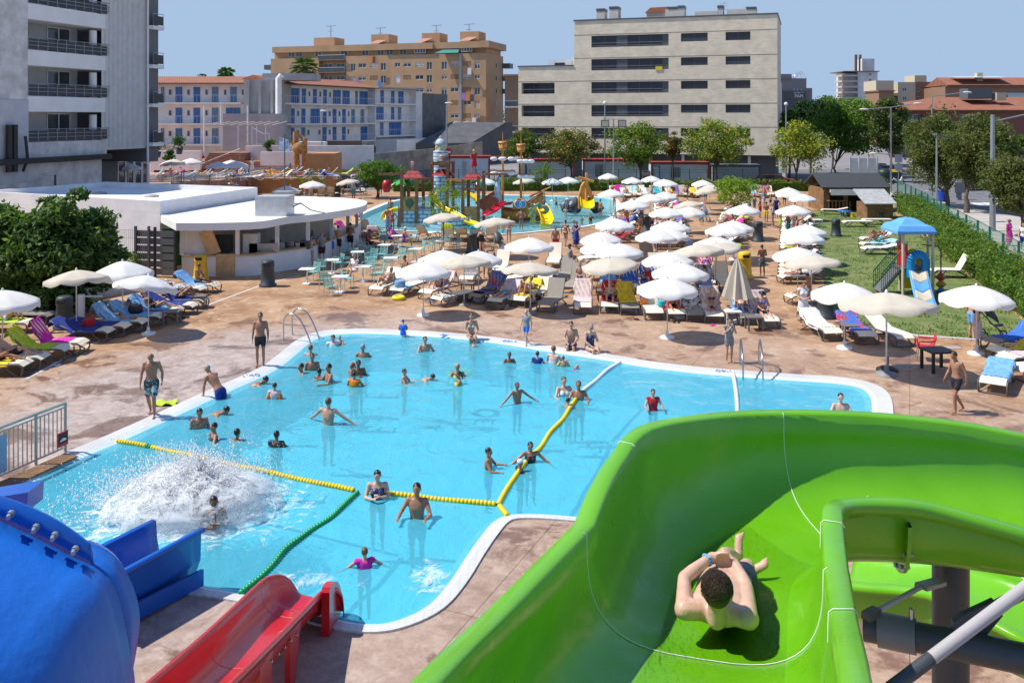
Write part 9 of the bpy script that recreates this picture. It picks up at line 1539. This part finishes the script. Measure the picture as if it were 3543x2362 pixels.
sh3=thing('pirate_ship','orange wooden pirate ship with two sail masts and goggle portholes','play ship');SY=72
rows=[]
for i in range(9):
 q=i/8;x=g3(1400+370*q,700,SY).x;zt_=g3(0,[755,765,770,765,745,715,680,650,615][i],SY).z;wd=1.9*math.sin(math.pi*min(.97,.25+q*.72))**.7;rows.append([V((x,SY+wd*.55*math.cos(k*math.pi/8),zt_-(zt_+.35)*math.sin(k*math.pi/8)**.8))for k in range(9)])
shell_obj('hull',rows,M_or2,sh3,.08);m_=MB();[m_.tube([r_[k]+V((0,-.05,0))for r_ in rows],.07,5)for k in(0,2,6,8)];m_.build('wale',M_po,sh3)
m_=MB();m_.extrude([g3(1500,720,70.6),g3(1545,672,70.6),g3(1620,690,70.6),g3(1650,770,70.6),g3(1500,770,70.6)],(0,1.2,0));m_.build('stern',M_or2,sh3)
for x in(1548,1590):a=g3(x,722,70.5);m_=MB();m_.ball(a,.24,.06,.27,14,8);m_.mi=1;m_.tube([a+V((.26*math.cos(k*.45),-.03,.29*math.sin(k*.45)))for k in range(14)],.045,5,closed=True);m_.build('porthole',[plain('porthole_blue',(.10,.35,.75),.2),white],sh3)
MB().cyl(g3(1655,655,SY),g3(1845,567,SY-1),.08,.04).build('bowsprit',M_or2,sh3)
for x,yt,yn,rws in((1410,70,(155,232),((300,1290,1525),(432,1290,1525))),(1575,85,(178,252),((322,1545,1690),(462,1545,1690)))):
 b_=g3(x,640,SY);MB().cyl((b_.x,SY,-.3),(b_.x,SY,g3(0,yn[1],SY).z),.11,.09,n=12).build('mast',M_or2,sh3);MB().cyl((b_.x,SY,g3(0,yn[0],SY).z),(b_.x,SY,g3(0,yt,SY).z),.04,.015).build('mast_tip',M_or2,sh3)
 z0,z1=g3(0,yn[1],SY).z,g3(0,yn[0],SY).z;m_=MB();m_.lathe([(.28,0),(.38,z1-z0),(.33,z1-z0),(.25,.1)],16,(b_.x,SY,z0));m_.mi=1;[m_.tube([(b_.x+rr*math.cos(q*.39),SY+rr*math.sin(q*.39),z0+z)for q in range(16)],.04,5,closed=True)for rr,z in((.30,.12),(.37,(z1-z0)*.8))];m_.build('crow_nest',[M_or2,M_po],sh3)
 for y,xa,xb in rws:
  m_=MB();m_.beam(g3(xa,y-8,SY-.3),g3(xb,y-8,SY-.3),.1,.1);m_.build('yard',M_po,sh3)
  for k in range(3):a=g3(xa+(xb-xa)*(k+.5)/3,y+14,SY-.45);m_=MB();m_.ball(a,.30+.05*(k%2),.12,.17,12,8);m_.build('furled_sail',wplas,sh3)
wr_=thing('red_play_slide','wide red children slide beside the brown ramp of the ship','play slide');chute([g3(1470,722,70.5),g3(1400,735,69.8),g3(1330,790,69),g3(1255,825,68.2)],.36,M_rs2,'slide_bed',wr_,.22)
m_=MB();m_.extrude([g3(1170,715,71),g3(1365,590,71),g3(1375,720,71),g3(1255,790,71),g3(1200,760,71)],(0,1.5,0));m_.build('ramp_side',mat('ramp_boards',(.45,.12,.05),.5,.2,3),wr_);MB().beam(g3(1165,715,70.9),g3(1370,592,70.9),.3,.16).build('ramp_rail',M_po,wr_)
dp=thing('dolphin','blue and white dolphin figure hanging above the red slide','dolphin figure');q=[g3(1385,480,70),g3(1370,520,70),g3(1362,575,70),g3(1368,640,70),g3(1388,685,70),g3(1400,708,70)];m_=MB();m_.tube(crom(q,3),[.04,.06,.09,.12,.15,.19,.22,.23,.23,.22,.20,.17,.13,.10,.07,.04],12)
for a,b,c in((g3(1362,590,69.9),g3(1400,600,69.7),g3(1375,640,69.9)),(g3(1360,640,69.8),g3(1312,650,69.6),g3(1362,665,69.8)),(g3(1384,485,70),g3(1352,492,70),g3(1375,505,70)),(g3(1384,485,70),g3(1400,470,70),g3(1378,510,70))):m_.extrude([a,b,c],(0,.06,0))
m_.build('body',mat('dolphin_skin',(.12,.30,.50),.3,col2=(.55,.65,.70),scale=1.2),dp);MB().cyl(g3(1380,452,70),g3(1382,500,70),.03).build('cable',black,dp)
dr_=thing('dragon_slide','yellow slide with a striped spiky blue and green dragon frame','play slide');DY=68.2
chute([g3(1745,770,DY+1.6),g3(1770,800,DY+.8),g3(1800,860,DY),g3(1815,915,DY-.8)],.45,M_ye,'slide_bed',dr_,.5)
m_=MB();pts=[g3(x,y,DY+.6)for x,y in((1690,905),(1652,895),(1665,850),(1640,835),(1660,800),(1640,770),(1672,755),(1660,715),(1700,735),(1740,712),(1760,735),(1810,735),(1830,790),(1855,900),(1825,905),(1800,790),(1765,750),(1720,765),(1705,830),(1710,900))];m_.extrude(pts,(0,.5,0));m_.build('dragon_frame',mat('dragon_scales',(.02,.28,.35),.4,col2=(.55,.40,.02),scale=2.5,lo=.5,hi=.55),dr_)
for i in range(3):a=g3(1765,905-i*28,DY-.8+i*.4);MB().box(a.x-.1,a.x+.5,a.y,a.y+.4,-.3,max(.1,a.z)).build('step',M_ye,dr_)
wk=thing('shipwreck_slide','orange ship bow with wooden cross mast and yellow slide, right of the shallow pool','play slide');WY=76
m_=MB();m_.extrude([g3(x,y,WY)for x,y in((2095,765),(2100,640),(2122,560),(2150,522),(2185,540),(2215,610),(2235,700),(2243,765),(2215,765),(2200,660),(2165,640),(2135,680),(2125,765))],(0,1.0,0));m_.build('bow',M_or2,wk);chute([g3(2170,660,WY+.6),g3(2172,700,WY-.3),g3(2180,765,WY-1.3)],.55,M_ye,'slide_bed',wk,.3)
a,b=g3(2165,700,WY-.1),g3(2168,440,WY-.1);m_=MB();m_.cyl(a,b,.14,.11);m_.build('mast',M_or2,wk);MB().cyl(g3(2098,478,WY-.2),g3(2232,518,WY-.2),.10).build('yard',M_or2,wk)
rk=thing('artificial_rocks','dark blue-grey artificial rocks beside the wreck slide','rocks');r=random.Random(3);m_=MB()
for x,y,s in((1965,700,.4),(2000,690,.45),(2050,685,.5),(2085,705,.5),(2020,725,.5),(2070,735,.5),(2255,705,.4),(2275,735,.4),(1990,735,.4)):
 p=g3(x,y+12,77);b0=len(m_.v);m_.ball((p.x,77,max(.0,p.z-.2)),s,s,s*.75,10,7)
 for k in range(b0,len(m_.v)):q=V(m_.v[k]);n_=noise.noise(q*1.6)*.35;m_.v[k]=tuple(q+V((n_,n_*.7,n_)))
m_.sm=[False]*len(m_.sm);m_.build('rock',mat('rock_blue',(.06,.075,.10),.5,.4,3),rk)
for lb,x,y in(('barrel planter with green lantern left of the ship',1225,560),('green lantern right of the dolphin',1392,550)):a=g3(x,y+20,80);t_=thing('lantern',lb,'lantern',(a.x,80,0),0,'green lanterns');MB().cyl((0,0,0),(0,0,a.z),.05).build('post',M_po,t_);MB().lathe([(.1,0),(.28,.15),(.28,.6),(.1,.8),(.0,.9)],8,(0,0,a.z)).build('lamp',plain('lantern_green',(.02,.25,.08),.4),t_)
LY=40.5;j3=lambda x,y,Y=LY:atY('J',x,y,Y)
pt2=thing('toddler_play_tower','toddler play tower with blue tiled canopy, blue arch and striped slide on the lawn','play structure');M_pb=plain('play_light_blue',(.13,.38,.78),.4);M_pp=plain('play_post_cream',(.60,.54,.40),.45);M_ab=plain('play_arch_blue',(.01,.24,.52),.35)
for x,Y in((992,LY),(1208,LY),(968,41.9),(1172,41.9)):a=j3(x,220,Y);MB().cyl((a.x,Y,0),(a.x,Y,a.z),.065).build('post',M_pp,pt2)
a,c,ap=j3(950,228,LY-.2),j3(1232,228,LY-.2),j3(1090,106,41.2);x0,x1,z0,z1=a.x,c.x,a.z,ap.z;m_=MB();y0,y1=LY-.25,42.1;cx_,cy_=(x0+x1)/2,(y0+y1)/2;R4=lambda k,z:[V((cx_+sx*(x1-x0)/2*k,cy_+sy*(y1-y0)/2*k,z))for sx,sy in((-1,-1),(1,-1),(1,1),(-1,1),(-1,-1))]
m_.grid([R4(1,z0-.02),R4(1,z0+.10),R4(.86,z0+.32),R4(.62,z0+(z1-z0)*.6),R4(.35,z0+(z1-z0)*.88),R4(.08,z1)],False);m_.add(R4(1,z0-.02)[:4],[(3,2,1,0)]);m_.build('canopy',M_pb,pt2)
m_=MB();[m_.bc((cx_+(i-(6-k)/2+.5*(k%2))*.2*1.0,y0+(cy_-y0)*(.12+.14*k)-.0,z0+.18+(z1-z0)*(.12*k)),.13,.05,.10)for k in range(5)for i in range(6-k)];m_.build('canopy_tiles',M_pb,pt2)
zp=1.25;MB().box(x0+.3,x1-.3,LY+.05,41.9,zp-.08,zp).build('platform',plain('play_deck_grey',(.12,.12,.13),.6),pt2)
def arch(xa,xb,ya,yb,Y,m,w_=.32):a_,b_=j3(xa,yb,Y),j3(xb,ya,Y);R2=(b_.x-a_.x)/2;q=[V((a_.x+w_/2,Y,a_.z)),V((a_.x+w_/2,Y,b_.z-R2))]+[V((a_.x+R2-(R2-w_/2)*math.cos(t*.314),Y,b_.z-R2+(R2-w_/2)*math.sin(t*.314)))for t in range(11)]+[V((b_.x-w_/2,Y,a_.z))];m2=MB();[m2 .beam(u,v2,.14,w_,(0,1,0))if False else m2 .tube([u,v2],w_/2,10)for u,v2 in zip(q,q[1:])];m2 .build('arch',m,pt2)
arch(1015,1185,345,540,LY-.05,M_ab,.40);arch(1000,1130,335,500,41.9,M_ye,.30);a=j3(1000,610,41.2);MB().box(a.x,a.x+.7,41.1,41.3,.25,zp-.1).build('panel',M_ye,pt2);a=j3(972,330,41.4);MB().box(a.x-.03,a.x+.03,LY+.2,41.7,zp,zp+1.1).build('panel',M_rs2,pt2)
sl_=crom([j3(1100,505,LY),j3(1110,560,39.9),j3(1132,660,39.2),j3(1160,755,38.4),j3(1180,790,38.0)],6);sg=[0,8,12,16,24];mm_=[M_pp,M_pb,M_pp,M_pb]
for k in range(4):
 q=sl_[sg[k]:sg[k+1]+1];rws=[[p+V((.36*x,0,.16*(abs(x)>.8)))for x in(-1,-.85,0,.85,1)]for p in q];shell_obj('slide_bed',rws,mm_[k],pt2,.03)
m_=MB();[m_.tube([p+V((sx*.38,0,.14))for p in sl_],.055,6)for sx in(-1,1)];m_.build('slide_rim',M_pb,pt2)
s0_,s1_=j3(945,500,41.5),j3(790,640,41.5);m_=MB();m_.beam(V((s0_.x,41.2,zp)),V((s1_.x,41.2,.1)),.9,.10);m_.build('ramp',plain('play_deck_grey',(.12,.12,.13),.6),pt2)
m_=MB();n=11
for Yr in(40.8,41.7):
 for i in range(n+1):p=V((s0_.x,Yr,zp)).lerp(V((s1_.x,Yr,.1)),i/n);m_.beam(p,p+V((0,0,.85)),.025,.025,(0,1,0))
 for h in(.08,.85):m_.beam(V((s0_.x,Yr,zp+h)),V((s1_.x,Yr,.1+h)),.045,.045)
m_.build('railing',plain('rail_green',(.01,.16,.05),.4),pt2)
for k,(x,y,m)in enumerate(((1266,540,plain('diamond_red',(.45,.05,.02),.4)),(1266,592,plain('diamond_amber',(.5,.28,.03),.4)),(1266,645,plain('diamond_green',(.01,.25,.18),.4)),(1266,698,M_pb))):p=j3(x,y,40.6);m_=MB();m_.lathe([(.02,-.24),(.26,0),(.02,.24)],4,(p.x,40.6,max(.2,p.z)),False);m_.build('spinner',m,pt2)
p=j3(1266,320,40.6);MB().tube([(p.x-.55,41.2,p.z),(p.x-.1,40.6,p.z),(p.x,40.6,p.z-.2),(p.x,40.6,0)],.03,6).build('spinner_post',dgrey,pt2)
def split_parts(names):
 for o in[o for o in bpy.data.objects if o.type=='MESH' and o.parent and o.name.split('.')[0]in names and len(o.data.vertices)<2500]:
  me=o.data;par=list(range(len(me.vertices)))
  def fd(a):
   while par[a]!=a:par[a]=par[par[a]];a=par[a]
   return a
  for e in me.edges:par[fd(e.vertices[0])]=fd(e.vertices[1])
  g={}
  for v in me.vertices:g.setdefault(fd(v.index),[]).append(v.index)
  bx=[[V([min(me.vertices[i].co[k]for i in ix)for k in range(3)]),V([max(me.vertices[i].co[k]for i in ix)for k in range(3)]),ix]for ix in g.values()];ch=True
  while ch and len(bx)<80:
   ch=False
   for i in range(len(bx)):
    for j in range(i+1,len(bx)):
     if all(bx[i][0][k]-.06<=bx[j][1][k]and bx[j][0][k]-.06<=bx[i][1][k]for k in range(3)):
      bx[i]=[V([min(bx[i][0][k],bx[j][0][k])for k in range(3)]),V([max(bx[i][1][k],bx[j][1][k])for k in range(3)]),bx[i][2]+bx[j][2]];bx.pop(j);ch=True;break
    if ch:break
  if not 1<len(bx)<=24:continue
  own={i:k for k,b in enumerate(bx)for i in b[2]};nm=o.name.split('.')[0];mats_=list(me.materials)
  for k in range(len(bx)):
   m2=MB();mp={}
   for i in bx[k][2]:mp[i]=len(m2 .v);m2 .v.append(tuple(me.vertices[i].co))
   for p in me.polygons:
    if own[p.vertices[0]]==k:m2 .f.append(tuple(mp[i]for i in p.vertices));m2 .m.append(p.material_index);m2 .sm.append(p.use_smooth)
   if k==0:o.data=m2 .mesh(nm,mats_)
   else:q=m2 .build(nm,mats_,o.parent);q.matrix_local=o.matrix_local.copy()
split_parts({'chimney','antenna','roof_house','pillar','roof_vent','water_tank','post','lift_house','lean_to_roof','awning','carving','hoop','porthole','bars_x','upper_block','roof_room','string_x'})
for o in bpy.data.objects:
 if 'label' in o and len(o['label'].split())>16:print('LONG',o['label'])
